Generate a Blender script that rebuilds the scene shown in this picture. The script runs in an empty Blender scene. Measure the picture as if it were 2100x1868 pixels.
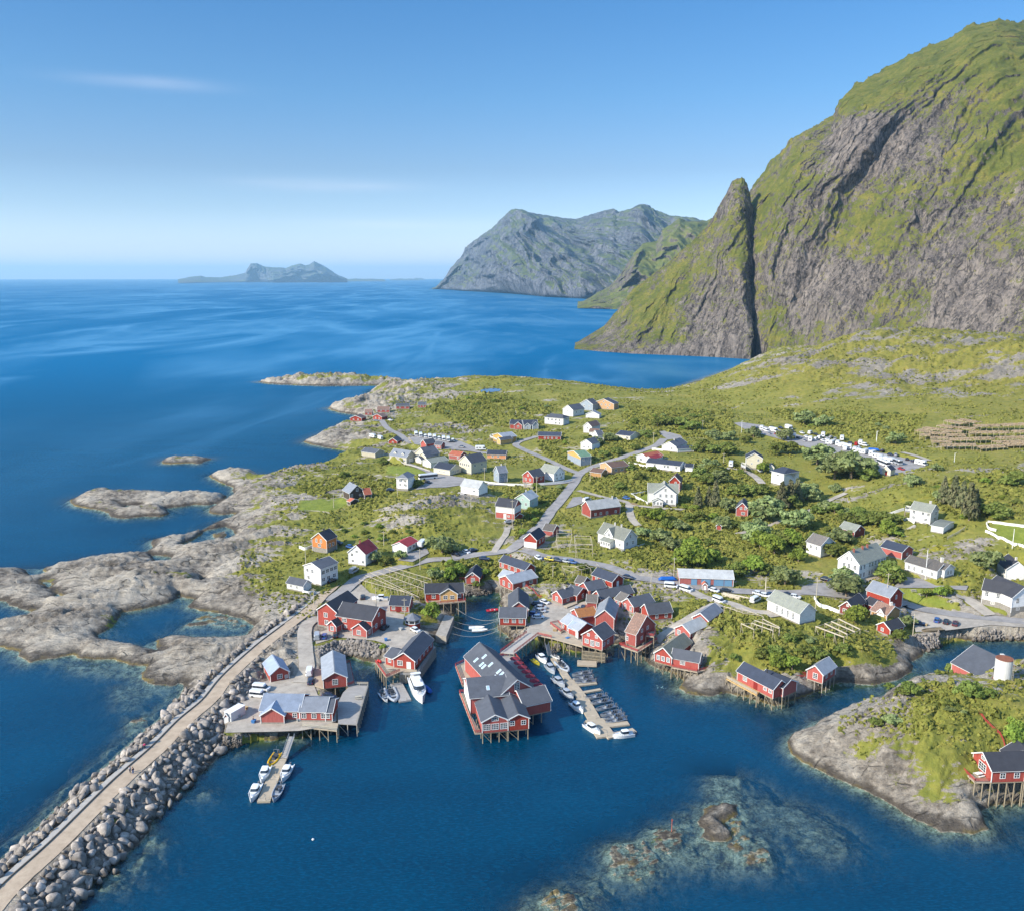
import bpy, bmesh, math, random
import numpy as np
from mathutils import Vector, Matrix, geometry
from math import radians, sin, cos, tan, atan2, pi

scene = bpy.context.scene
C = scene.collection
# ------------------------------------------------------------------ camera, world, sun, exposure
F, CX, CY = 1819.0, 1050.0, 934.0        # focal length and centre, in pixels of the 2100x1868 photograph
PITCH = radians(11.38)
CAMH = 120.0
cam = bpy.data.cameras.new('camera')
cam.sensor_fit = 'HORIZONTAL'; cam.sensor_width = 36.0
cam.lens = 36.0 * F / 2100.0
cam.clip_start = 1.0; cam.clip_end = 120000.0
camo = bpy.data.objects.new('camera', cam); C.objects.link(camo)
camo.location = (0, 0, CAMH)
camo.rotation_euler = (radians(90) - PITCH, 0, 0)
scene.camera = camo

SUN_EL = radians(31)
SUN_TRAVEL = Vector((0.88, 0.47, 0)).normalized()      # where shadows fall on the ground
sun = bpy.data.lights.new('sun', 'SUN'); sun.energy = 3.45; sun.angle = radians(0.53); sun.color = (1.0, 0.93, 0.82)
suno = bpy.data.objects.new('sun', sun); C.objects.link(suno)
sdir = Vector((SUN_TRAVEL.x * cos(SUN_EL), SUN_TRAVEL.y * cos(SUN_EL), -sin(SUN_EL)))
suno.rotation_euler = sdir.to_track_quat('-Z', 'Y').to_euler()
world = bpy.data.worlds.new('World'); scene.world = world; world.use_nodes = True
wn = world.node_tree.nodes; wl = world.node_tree.links
wn.clear()
wo = wn.new('ShaderNodeOutputWorld'); wb = wn.new('ShaderNodeBackground'); ws = wn.new('ShaderNodeTexSky')
ws.sky_type = 'NISHITA'; ws.sun_disc = False
ws.sun_elevation = SUN_EL
ws.sun_rotation = atan2(-SUN_TRAVEL.x, -SUN_TRAVEL.y)
ws.altitude = 100; ws.air_density = 1.0; ws.dust_density = 0.6; ws.ozone_density = 2.0
wb.inputs['Strength'].default_value = 0.15
tc = wn.new('ShaderNodeTexCoord'); sz = wn.new('ShaderNodeSeparateXYZ'); wl.new(tc.outputs['Generated'], sz.inputs[0])
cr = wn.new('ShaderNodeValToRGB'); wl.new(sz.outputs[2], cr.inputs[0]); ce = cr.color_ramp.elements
for i_, (p_, c_) in enumerate([(0.0, (0.72, 0.70, 0.84)), (0.03, (0.52, 0.54, 0.68)), (0.07, (0.36, 0.405, 0.51)), (0.112, (0.275, 0.325, 0.41)), (0.184, (0.205, 0.325, 0.43)), (0.27, (0.155, 0.31, 0.44)), (0.5, (0.88, 1.02, 1.12))]):  # last stop: sky above the view, brightened to add fill light
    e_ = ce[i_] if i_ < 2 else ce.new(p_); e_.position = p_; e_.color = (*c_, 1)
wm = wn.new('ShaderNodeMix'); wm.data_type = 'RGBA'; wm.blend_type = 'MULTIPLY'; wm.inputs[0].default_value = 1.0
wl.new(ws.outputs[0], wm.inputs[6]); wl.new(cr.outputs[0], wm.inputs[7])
# faint wisps of high cloud, low over the sea to the west
def _m(op, *v):
    n = wn.new('ShaderNodeMath'); n.operation = op
    for i_, x in enumerate(v):
        if hasattr(x, 'is_output'): wl.new(x, n.inputs[i_])
        else: n.inputs[i_].default_value = x
    return n.outputs[0]
mp = wn.new('ShaderNodeMapping'); mp.inputs['Scale'].default_value = (9, 9, 90); wl.new(tc.outputs['Generated'], mp.inputs[0])
cn = wn.new('ShaderNodeTexNoise'); cn.inputs['Scale'].default_value = 1.0; cn.inputs['Detail'].default_value = 6; wl.new(mp.outputs[0], cn.inputs[0])
slope_ = _m('DIVIDE', sz.outputs[0], _m('MAXIMUM', sz.outputs[1], 0.05)); wsum = 0.0
for a_, e_, wa_, we_, k_ in [(-.391, .185, .075, .006, .15), (-.208, .095, .085, .006, .18), (-.12, .055, .11, .005, .14)]:
    q_ = _m('ADD', _m('POWER', _m('ABSOLUTE', _m('DIVIDE', _m('SUBTRACT', slope_, a_), wa_)), 2.0), _m('POWER', _m('ABSOLUTE', _m('DIVIDE', _m('SUBTRACT', sz.outputs[2], e_), we_)), 2.0))
    wsum = _m('ADD', wsum, _m('MULTIPLY', _m('POWER', 2.718, _m('MULTIPLY', q_, -1.0)), k_))
wsum = _m('MULTIPLY', wsum, _m('MULTIPLY', cn.outputs[0], 1.6))
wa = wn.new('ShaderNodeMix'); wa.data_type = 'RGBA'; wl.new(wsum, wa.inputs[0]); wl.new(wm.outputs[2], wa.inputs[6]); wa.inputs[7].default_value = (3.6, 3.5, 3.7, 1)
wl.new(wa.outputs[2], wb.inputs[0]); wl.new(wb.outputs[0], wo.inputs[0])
scene.view_settings.view_transform = 'Standard'; scene.view_settings.look = 'None'
scene.view_settings.exposure = 1.24; scene.view_settings.gamma = 1.0
scene.render.engine = 'CYCLES'
cy = scene.cycles
cy.max_bounces = 6; cy.diffuse_bounces = 2; cy.glossy_bounces = 3; cy.transmission_bounces = 4
cy.transparent_max_bounces = 8; cy.volume_bounces = 0; cy.caustics_reflective = False; cy.caustics_refractive = False
cy.use_denoising = True

# ------------------------------------------------------------------ pixels of the photograph -> places in the world
cp, sp_ = cos(PITCH), sin(PITCH)
def ray(px, py):
    x = (px - CX) / F; y = (CY - py) / F
    return np.array([x, cp + y * sp_, -sp_ + y * cp])
def at(px, py, z=0.0):
    d = ray(px, py); t = (z - CAMH) / d[2]
    return np.array([d[0] * t, d[1] * t, z])
def azel(px, py):
    d = ray(px, py); h = math.hypot(d[0], d[1])
    return atan2(d[0], d[1]), d[2] / h
def polar(az, r, z):
    return np.array([sin(az) * r, cos(az) * r, z])

# ------------------------------------------------------------------ noise (numpy)
_rng = np.random.RandomState(7)
_perm = np.tile(_rng.permutation(512), 4)
_g2 = np.stack([np.cos(np.arange(512) * 2.399), np.sin(np.arange(512) * 2.399)], 1)
_g3 = _rng.normal(size=(512, 3)); _g3 /= np.linalg.norm(_g3, axis=1)[:, None]
def pnoise2(x, y):
    xi = np.floor(x).astype(np.int64); yi = np.floor(y).astype(np.int64)
    xf = x - xi; yf = y - yi; xi &= 511; yi &= 511
    u = xf * xf * xf * (xf * (xf * 6 - 15) + 10); v = yf * yf * yf * (yf * (yf * 6 - 15) + 10)
    def g(i, j, dx, dy):
        k = _g2[_perm[(_perm[i] + j)] & 511]
        return k[..., 0] * dx + k[..., 1] * dy
    a = g(xi, yi, xf, yf); b = g(xi + 1, yi, xf - 1, yf); c = g(xi, yi + 1, xf, yf - 1); d = g(xi + 1, yi + 1, xf - 1, yf - 1)
    return (a + u * (b - a) + v * ((c + u * (d - c)) - (a + u * (b - a)))) * 1.5
def fbm2(x, y, octs=5, gain=0.5, lac=2.03, ridged=False):
    s = 0; a = 1; t = 0
    for o in range(octs):
        n = pnoise2(x + o * 37.1, y + o * 17.7)
        if ridged: n = 1 - 2 * np.abs(n)
        s = s + a * n; t += a; a *= gain; x = x * lac; y = y * lac
    return s / t
def pnoise3(x, y, z):
    xi = np.floor(x).astype(np.int64); yi = np.floor(y).astype(np.int64); zi = np.floor(z).astype(np.int64)
    xf = x - xi; yf = y - yi; zf = z - zi; xi &= 511; yi &= 511; zi &= 511
    f = lambda t: t * t * t * (t * (t * 6 - 15) + 10)
    u, v, w = f(xf), f(yf), f(zf)
    r = 0
    for i in (0, 1):
        wu = u if i else 1 - u
        for j in (0, 1):
            wv = v if j else 1 - v
            for k in (0, 1):
                ww = w if k else 1 - w
                g = _g3[_perm[(_perm[(_perm[xi + i] + yi + j)] + zi + k) & 1023] & 511]
                r = r + wu * wv * ww * (g[..., 0] * (xf - i) + g[..., 1] * (yf - j) + g[..., 2] * (zf - k))
    return r * 1.6
def fbm3(x, y, z, octs=5, gain=0.5, lac=2.03, ridged=False):
    s = 0; a = 1; t = 0
    for o in range(octs):
        n = pnoise3(x + o * 31.1, y + o * 13.7, z + o * 7.3)
        if ridged: n = 1 - 2 * np.abs(n)
        s = s + a * n; t += a; a *= gain; x = x * lac; y = y * lac; z = z * lac
    return s / t
def sstep(a, b, x):
    t = np.clip((x - a) / (b - a), 0, 1); return t * t * (3 - 2 * t)

# ------------------------------------------------------------------ mesh and object helpers
def mesh_np(name, v, quads=None, tris=None, mats=(), smooth=False, attrs=None, midx=None):
    me = bpy.data.meshes.new(name)
    v = np.asarray(v, dtype=np.float32).reshape(-1, 3)
    loops = []; starts = []; tot = 0
    if quads is not None and len(quads):
        q = np.asarray(quads, dtype=np.int32); loops.append(q.ravel()); starts.append(np.arange(len(q)) * 4); tot = len(q) * 4
    if tris is not None and len(tris):
        t = np.asarray(tris, dtype=np.int32); loops.append(t.ravel()); starts.append(tot + np.arange(len(t)) * 3)
    loops = np.concatenate(loops); starts = np.concatenate(starts)
    me.vertices.add(len(v)); me.vertices.foreach_set('co', v.ravel())
    me.loops.add(len(loops)); me.loops.foreach_set('vertex_index', loops.astype(np.int32))
    me.polygons.add(len(starts)); me.polygons.foreach_set('loop_start', starts.astype(np.int32))
    if smooth: me.polygons.foreach_set('use_smooth', np.ones(len(starts), dtype=bool))
    if midx is not None: me.polygons.foreach_set('material_index', np.asarray(midx, dtype=np.int32))
    for k, a in (attrs or {}).items():
        at_ = me.attributes.new(k, 'FLOAT', 'POINT'); at_.data.foreach_set('value', np.asarray(a, dtype=np.float32).ravel())
    me.update(calc_edges=True)
    for m in mats: me.materials.append(m)
    return me
def link(name, data, parent=None, loc=None):
    o = bpy.data.objects.new(name, data); C.objects.link(o)
    if parent is not None: o.parent = parent
    if loc is not None: o.location = loc
    return o
def tag(o, label=None, cat=None, group=None, kind=None):
    if label: o['label'] = label
    if cat: o['category'] = cat
    if group: o['group'] = group
    if kind: o['kind'] = kind
    return o
def empty(name, loc=(0, 0, 0), rz=0.0, label=None, cat=None, group=None):
    o = bpy.data.objects.new(name, None); C.objects.link(o); o.location = loc; o.rotation_euler = (0, 0, rz)
    o.empty_display_size = 0.3
    return tag(o, label, cat, group)
_kids = {}
def copy_tree(o, loc=None, rz=None, scale=None, label=None, group=None):
    """a thing with copies of its parts and sub-parts (mesh data shared)"""
    def rec(s, par):
        c = s.copy(); C.objects.link(c)
        if par is not None: c.parent = par
        for ch in list(s.children): rec(ch, c)
        return c
    r = rec(o, None)
    if loc is not None: r.location = loc
    if rz is not None: r.rotation_euler = (0, 0, rz)
    if scale is not None: r.scale = scale if hasattr(scale, '__len__') else (scale,) * 3
    if label: r['label'] = label
    if group: r['group'] = group
    return r
class MB:
    """collects boxes, bars, prisms and tubes into one mesh"""
    def __init__(s): s.v = []; s.f = []
    def add(s, vs, fs):
        n = len(s.v); s.v += [tuple(map(float, p)) for p in vs]; s.f += [tuple(i + n for i in f) for f in fs]
    def box(s, x0, x1, y0, y1, z0, z1):
        s.add([(x0,y0,z0),(x1,y0,z0),(x1,y1,z0),(x0,y1,z0),(x0,y0,z1),(x1,y0,z1),(x1,y1,z1),(x0,y1,z1)],
              [(0,3,2,1),(4,5,6,7),(0,1,5,4),(1,2,6,5),(2,3,7,6),(3,0,4,7)])
    def hexa(s, p): # 8 points: bottom ring, top ring (counter-clockwise from above)
        s.add(p, [(0,3,2,1),(4,5,6,7),(0,1,5,4),(1,2,6,5),(2,3,7,6),(3,0,4,7)])
    def bar(s, a, b, w=0.1, h=None):
        a = Vector(a); b = Vector(b); h = w if h is None else h
        d = (b - a); 
        if d.length < 1e-6: return
        d.normalize(); up = Vector((0,0,1)) if abs(d.z) < 0.95 else Vector((1,0,0))
        x = d.cross(up).normalized() * (w / 2); y = x.cross(d).normalized() * (h / 2)
        s.hexa([a-x-y, a+x-y, a+x+y, a-x+y, b-x-y, b+x-y, b+x+y, b-x+y])
    def tube(s, a, b, r0, r1=None, n=8, cap=True):
        a = Vector(a); b = Vector(b); r1 = r0 if r1 is None else r1
        d = (b - a).normalized(); up = Vector((0,0,1)) if abs(d.z) < 0.95 else Vector((1,0,0))
        x = d.cross(up).normalized(); y = x.cross(d)
        vs = [a + x*cos(2*pi*i/n)*r0 + y*sin(2*pi*i/n)*r0 for i in range(n)] + [b + x*cos(2*pi*i/n)*r1 + y*sin(2*pi*i/n)*r1 for i in range(n)]
        fs = [(i, (i+1) % n, n + (i+1) % n, n + i) for i in range(n)]
        if cap: fs += [tuple(range(n))[::-1], tuple(range(n, 2*n))]
        s.add(vs, fs)
    def prism(s, poly, z0, z1): # poly: list of xy counter-clockwise
        n = len(poly)
        s.add([(p[0], p[1], z0) for p in poly] + [(p[0], p[1], z1) for p in poly],
              [tuple(range(n))[::-1], tuple(range(n, 2*n))] + [(i, (i+1) % n, n + (i+1) % n, n + i) for i in range(n)])
    def loft(s, rings, cap=True): # rings of equal count
        n = len(rings[0]); vs = [p for r in rings for p in r]; fs = []
        for k in range(len(rings) - 1):
            for i in range(n): fs.append((k*n+i, k*n+(i+1) % n, (k+1)*n+(i+1) % n, (k+1)*n+i))
        if cap: fs += [tuple(range(n))[::-1], tuple(range((len(rings)-1)*n, len(rings)*n))]
        s.add(vs, fs)
    def mesh(s, name, mat, smooth=False):
        me = bpy.data.meshes.new(name); me.from_pydata(s.v, [], s.f); me.materials.append(mat)
        if smooth: me.polygons.foreach_set('use_smooth', np.ones(len(me.polygons), dtype=bool))
        me.update(); return me
    def build(s, name, mat, parent=None, smooth=False):
        if not s.v: return None
        return link(name, s.mesh(name, mat, smooth), parent)
# ------------------------------------------------------------------ materials
def lin(r, g, b):
    f = lambda c: (c/255/12.92) if c/255 <= 0.04045 else ((c/255+0.055)/1.055)**2.4
    return (f(r), f(g), f(b), 1)
class NT:
    def __init__(s, name):
        s.m = bpy.data.materials.new(name); s.m.use_nodes = True
        s.n = s.m.node_tree.nodes; s.l = s.m.node_tree.links
        s.n.clear(); s.out = s.n.new('ShaderNodeOutputMaterial')
    def new(s, t, **kw):
        n = s.n.new(t)
        for k, v in kw.items():
            if hasattr(n, k): setattr(n, k, v)
        return n
    def lk(s, a, b): s.l.new(a, b)
    def val(s, x, inp):
        if hasattr(x, 'is_output'): s.lk(x, inp)
        else: inp.default_value = x
    def attr(s, name):
        return s.new('ShaderNodeAttribute', attribute_name=name).outputs['Fac']
    def coord(s, kind='Object'): return s.new('ShaderNodeTexCoord').outputs[kind]
    def pos(s): return s.new('ShaderNodeNewGeometry').outputs['Position']
    def mapping(s, vec, scale=(1,1,1), rot=(0,0,0), loc=(0,0,0)):
        m = s.new('ShaderNodeMapping'); s.lk(vec, m.inputs[0]); m.inputs['Scale'].default_value = scale; m.inputs['Rotation'].default_value = rot
        m.inputs['Location'].default_value = loc
        return m.outputs[0]
    def noise(s, vec, scale=1.0, detail=4, rough=0.55, dist=0.0):
        n = s.new('ShaderNodeTexNoise'); s.lk(vec, n.inputs['Vector']); n.inputs['Scale'].default_value = scale
        n.inputs['Detail'].default_value = detail; n.inputs['Roughness'].default_value = rough; n.inputs['Distortion'].default_value = dist
        return n.outputs['Fac']
    def voro(s, vec, scale=1.0, feature='F1', out='Distance'):
        n = s.new('ShaderNodeTexVoronoi', feature=feature); s.lk(vec, n.inputs['Vector']); n.inputs['Scale'].default_value = scale
        return n.outputs[out]
    def math(s, op, a, b=0.0, c=0.0):
        n = s.new('ShaderNodeMath', operation=op); s.val(a, n.inputs[0]); s.val(b, n.inputs[1]); s.val(c, n.inputs[2]); return n.outputs[0]
    def ramp(s, fac, stops, interp='LINEAR'):
        n = s.new('ShaderNodeValToRGB'); s.lk(fac, n.inputs[0]); e = n.color_ramp.elements; n.color_ramp.interpolation = interp
        while len(e) > 1: e.remove(e[-1])
        for i, (p, c) in enumerate(stops):
            if i == 0: el = e[0]; el.position = p
            else: el = e.new(p)
            el.color = c if hasattr(c, '__len__') else (c, c, c, 1)
        return n.outputs[0]
    def mix(s, fac, a, b, mode='MIX'):
        n = s.new('ShaderNodeMix', data_type='RGBA', blend_type=mode)
        s.val(fac, n.inputs[0]); s.val(a, n.inputs[6]); s.val(b, n.inputs[7]); return n.outputs[2]
    def maprange(s, v, a, b, c=0.0, d=1.0):
        n = s.new('ShaderNodeMapRange'); s.lk(v, n.inputs[0])
        for i, x in enumerate((a, b, c, d)): n.inputs[i+1].default_value = x
        return n.outputs[0]
    def bump(s, h, strength=0.5, dist=0.1, normal=None):
        n = s.new('ShaderNodeBump'); s.lk(h, n.inputs['Height']); s.val(strength, n.inputs['Strength']); n.inputs['Distance'].default_value = dist
        if normal is not None: s.lk(normal, n.inputs['Normal'])
        return n.outputs[0]
    def principled(s, color, rough=0.8, spec=0.3, normal=None, metal=0.0, coat=0.0):
        b = s.new('ShaderNodeBsdfPrincipled'); s.val(color, b.inputs['Base Color']); s.val(rough, b.inputs['Roughness'])
        b.inputs['Specular IOR Level'].default_value = spec; b.inputs['Metallic'].default_value = metal
        b.inputs['Coat Weight'].default_value = coat
        if normal is not None: s.lk(normal, b.inputs['Normal'])
        return b.outputs[0]
    def done(s, sh): s.lk(sh, s.out.inputs['Surface']); return s.m

def m_land():
    t = NT('land')
    P = t.pos()
    rock = t.attr('rock'); lawn = t.attr('lawn')
    sep = t.new('ShaderNodeSeparateXYZ'); t.lk(P, sep.inputs[0]); z = sep.outputs[2]
    n1 = t.noise(P, 0.045, 6, 0.6); n2 = t.noise(P, 0.35, 5, 0.65); n3 = t.noise(P, 1.6, 4, 0.7)
    n4 = t.noise(P, 0.012, 4, 0.6)
    Pm = t.mapping(P, (0.10, 0.55, 1.0), (0, 0, radians(24)))
    ns = t.noise(Pm, 1.0, 7, 0.68, 0.6)
    # grass, heath, flowers
    g = t.ramp(n2, [(0.27, lin(70, 76, 34)), (0.42, lin(106, 107, 46)), (0.56, lin(130, 125, 56)), (0.72, lin(128, 112, 58))])
    g2 = t.ramp(n1, [(0.33, lin(84, 92, 38)), (0.5, lin(116, 116, 50)), (0.66, lin(140, 128, 66))])
    grass = t.mix(0.5, g, g2)
    grass = t.mix(t.math('MULTIPLY', t.maprange(z, 20, 42), 0.7), grass, t.ramp(n2, [(0.3, lin(92, 92, 40)), (0.5, lin(122, 116, 52)), (0.7, lin(134, 118, 62))]))
    flow = t.math('MULTIPLY', t.ramp(t.noise(P, 0.05, 5, 0.7), [(0.57, 0), (0.66, 1)]), t.ramp(n3, [(0.35, 0.1), (0.6, 0.9)]))
    flow = t.math('MULTIPLY', flow, t.attr('flower'))
    grass = t.mix(flow, grass, lin(196, 172, 24))
    lawnc = t.ramp(n2, [(0.3, lin(100, 112, 42)), (0.7, lin(124, 130, 54))])
    grass = t.mix(lawn, grass, lawnc)
    # rock
    r1 = t.ramp(ns, [(0.38, lin(54, 48, 41)), (0.46, lin(102, 92, 79)), (0.56, lin(140, 127, 109)), (0.7, lin(176, 162, 140))])
    r2 = t.ramp(n2, [(0.38, lin(84, 78, 71)), (0.5, lin(138, 130, 118)), (0.64, lin(178, 168, 152))])
    rk = t.mix(0.62, r1, r2); rk = t.mix(t.ramp(n1, [(0.42, 0.0), (0.62, 0.6)]), rk, lin(192, 182, 164))
    cw = t.noise(t.mapping(P, (0.05, 0.17, 0.3), (0, 0, radians(32))), 1.0, 4, 0.5, 0.8); cw2 = t.noise(t.mapping(P, (0.16, 0.07, 0.3), (0, 0, radians(15)), (7, 2, 0)), 1.0, 4, 0.5, 0.8)
    wp = t.new('ShaderNodeTexNoise'); t.lk(P, wp.inputs['Vector']); wp.inputs['Scale'].default_value = 0.12; wp.inputs['Detail'].default_value = 4
    va = t.new('ShaderNodeVectorMath', operation='MULTIPLY_ADD'); t.lk(wp.outputs['Color'], va.inputs[0]); va.inputs[1].default_value = (5, 5, 3); t.lk(P, va.inputs[2])
    def joints(sc, rot, w): return t.ramp(t.voro(t.mapping(va.outputs[0], sc, (0, 0, radians(rot))), 1.0, 'DISTANCE_TO_EDGE'), [(0.0, 0.0), (w, 0.55), (w * 2.2, 1.0)])
    msk = t.ramp(cw2, [(0.40, 0.0), (0.52, 0.95)])
    crack = t.math('MAXIMUM', joints((0.055, 0.21, 0.15), 32, 0.016), msk)
    rk = t.mix(t.math('MULTIPLY', t.math('SUBTRACT', 1.0, crack), 0.85), rk, lin(48, 44, 38))
    rk = t.mix(t.math('MULTIPLY', t.maprange(z, 18, 36), 0.6), rk, lin(122, 115, 104))
    # tidal zone: seaweed below, dark band, then bare rock
    zz = t.math('ADD', z, t.math('MULTIPLY', t.math('SUBTRACT', n2, 0.5), 1.6))
    dark = t.ramp(t.maprange(zz, 0.0, 3.0), [(0.30, 1.0), (0.62, 0.0)])
    rk = t.mix(t.math('MULTIPLY', dark, 0.85), rk, lin(70, 63, 55))
    weed = t.ramp(t.maprange(zz, -1.0, 1.0), [(0.49, 0.0), (0.54, 1.0), (0.62, 1.0), (0.85, 0.0)])
    weed = t.math('MULTIPLY', weed, t.ramp(n1, [(0.46, 0.0), (0.58, 0.9)]))
    rk = t.mix(weed, rk, lin(124, 108, 56))
    # below the water: pale green-grey rock, brown kelp
    under = t.ramp(t.maprange(z, -2.0, 0.2), [(0.85, 1.0), (1.0, 0.0)])
    ub = t.ramp(t.math('ADD', t.math('MULTIPLY', n2, 0.6), t.math('MULTIPLY', n3, 0.4)), [(0.4, lin(100, 86, 74)), (0.48, lin(154, 148, 124)), (0.57, lin(216, 211, 188))])
    rk = t.mix(under, rk, ub)
    # mask
    k = t.math('ADD', rock, t.math('MULTIPLY', t.math('SUBTRACT', ns, 0.5), 0.9))
    k = t.math('ADD', k, t.math('MULTIPLY', t.math('SUBTRACT', n2, 0.5), 0.5)); k = t.math('ADD', k, t.math('MULTIPLY', t.math('SUBTRACT', n1, 0.5), 1.3))
    nh = t.noise(t.mapping(P, (0.016, 0.05, 0.04), (0, 0, radians(-14))), 1.0, 4, 0.55, 0.6); k = t.math('ADD', k, t.math('MULTIPLY', t.math('SUBTRACT', nh, 0.5), 2.3))
    k = t.ramp(k, [(0.48, 0.0), (0.54, 1.0)])
    col = t.mix(k, grass, rk)
    hh = t.math('ADD', t.math('MULTIPLY', n2, 0.6), t.math('MULTIPLY', n3, 0.35))
    hr = t.math('ADD', ns, t.math('MULTIPLY', crack, 0.25))
    b1 = t.bump(hh, 0.9, 0.9); b2 = t.bump(t.math('ADD', hr, t.math('MULTIPLY', n3, 0.3)), 1.0, 1.8)
    nm = t.new('ShaderNodeMix', data_type='VECTOR'); t.lk(k, nm.inputs[0]); t.lk(b1, nm.inputs[4]); t.lk(b2, nm.inputs[5])
    return t.done(t.principled(col, 0.9, 0.15, nm.outputs[1]))

def m_sea():
    t = NT('sea_water')
    P = t.pos()
    dep = t.attr('depth'); far = t.attr('far')
    sw = t.noise(t.mapping(P, (0.5, 0.5, 0.5), (0, 0, radians(-25))), 0.55, 5, 0.6, 0.5)
    big = t.noise(t.mapping(P, (0.02, 0.045, 0.02), (0, 0, radians(12))), 1.0, 4, 0.6)
    # wind lanes and slicks: patches of smoother water that mirror more of the pale sky
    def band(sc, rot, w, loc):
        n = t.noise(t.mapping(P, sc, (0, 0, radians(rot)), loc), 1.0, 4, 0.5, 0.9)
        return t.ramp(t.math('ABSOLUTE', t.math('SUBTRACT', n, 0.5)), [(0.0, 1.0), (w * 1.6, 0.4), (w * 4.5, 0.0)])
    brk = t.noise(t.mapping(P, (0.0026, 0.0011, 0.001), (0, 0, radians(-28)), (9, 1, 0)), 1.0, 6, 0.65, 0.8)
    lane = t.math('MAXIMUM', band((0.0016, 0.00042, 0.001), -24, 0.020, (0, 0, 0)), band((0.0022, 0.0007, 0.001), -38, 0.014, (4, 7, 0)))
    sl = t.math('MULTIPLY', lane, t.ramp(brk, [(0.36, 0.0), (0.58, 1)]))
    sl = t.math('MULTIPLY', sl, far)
    h = t.math('ADD', sw, t.math('MULTIPLY', big, 1.2))
    st = t.math('MULTIPLY', t.maprange(sl, 0, 1, 0.42, 0.15), t.maprange(far, 0, 0.3, 0.5, 1.0))
    fine = t.noise(t.mapping(P, (0.7, 2.4, 1.0), (0, 0, radians(-12))), 1.1, 4, 0.65, 0.4); h = t.math('ADD', h, t.math('MULTIPLY', fine, 0.35))
    nb = t.bump(h, st, 1.0)
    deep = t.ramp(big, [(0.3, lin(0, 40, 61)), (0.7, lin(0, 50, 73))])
    deep = t.mix(far, deep, lin(0, 90, 132)); deep = t.mix(t.math('MULTIPLY', t.ramp(fine, [(0.46, 0.0), (0.66, 0.4)]), t.math('SUBTRACT', 1.0, far)), deep, lin(0, 78, 110)); deep = t.mix(t.ramp(fine, [(0.34, 0.3), (0.48, 0.0)]), deep, lin(0, 40, 68))  # glints and shade of the ripples are put into the water colour
    deep = t.mix(t.math('MULTIPLY', sl, 0.5), deep, lin(84, 140, 176))  # pale sky reflection on the slicks, partly painted into the body colour
    # waves tilt the surface, so even far water mirrors only part of the sky; slicks mirror more
    fr = t.new('ShaderNodeFresnel'); fr.inputs['IOR'].default_value = 1.33; t.lk(nb, fr.inputs['Normal'])
    cap = t.math('ADD', t.maprange(far, 0, 1, 0.17, 0.075), t.math('MULTIPLY', sl, 0.22))
    refl = t.math('MINIMUM', fr.outputs[0], cap)
    gl = t.new('ShaderNodeBsdfGlossy'); gl.inputs['Roughness'].default_value = 0.13; gl.inputs[0].default_value = (0.45, 0.84, 1.0, 1); t.lk(nb, gl.inputs['Normal'])
    df = t.new('ShaderNodeBsdfDiffuse'); t.lk(deep, df.inputs[0])
    tr = t.new('ShaderNodeBsdfTransparent'); tr.inputs[0].default_value = (0.68, 0.80, 0.78, 1)
    al = t.math('SUBTRACT', 1.0, t.math('POWER', 2.718, t.math('MULTIPLY', dep, -0.40)))
    al = t.math('ADD', 0.06, t.math('MULTIPLY', al, 0.94))
    mb_ = t.new('ShaderNodeMixShader'); t.lk(al, mb_.inputs[0]); t.lk(tr.outputs[0], mb_.inputs[1]); t.lk(df.outputs[0], mb_.inputs[2])
    mm = t.new('ShaderNodeMixShader'); t.lk(refl, mm.inputs[0]); t.lk(mb_.outputs[0], mm.inputs[1]); t.lk(gl.outputs[0], mm.inputs[2])
    return t.done(mm.outputs[0])

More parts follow.
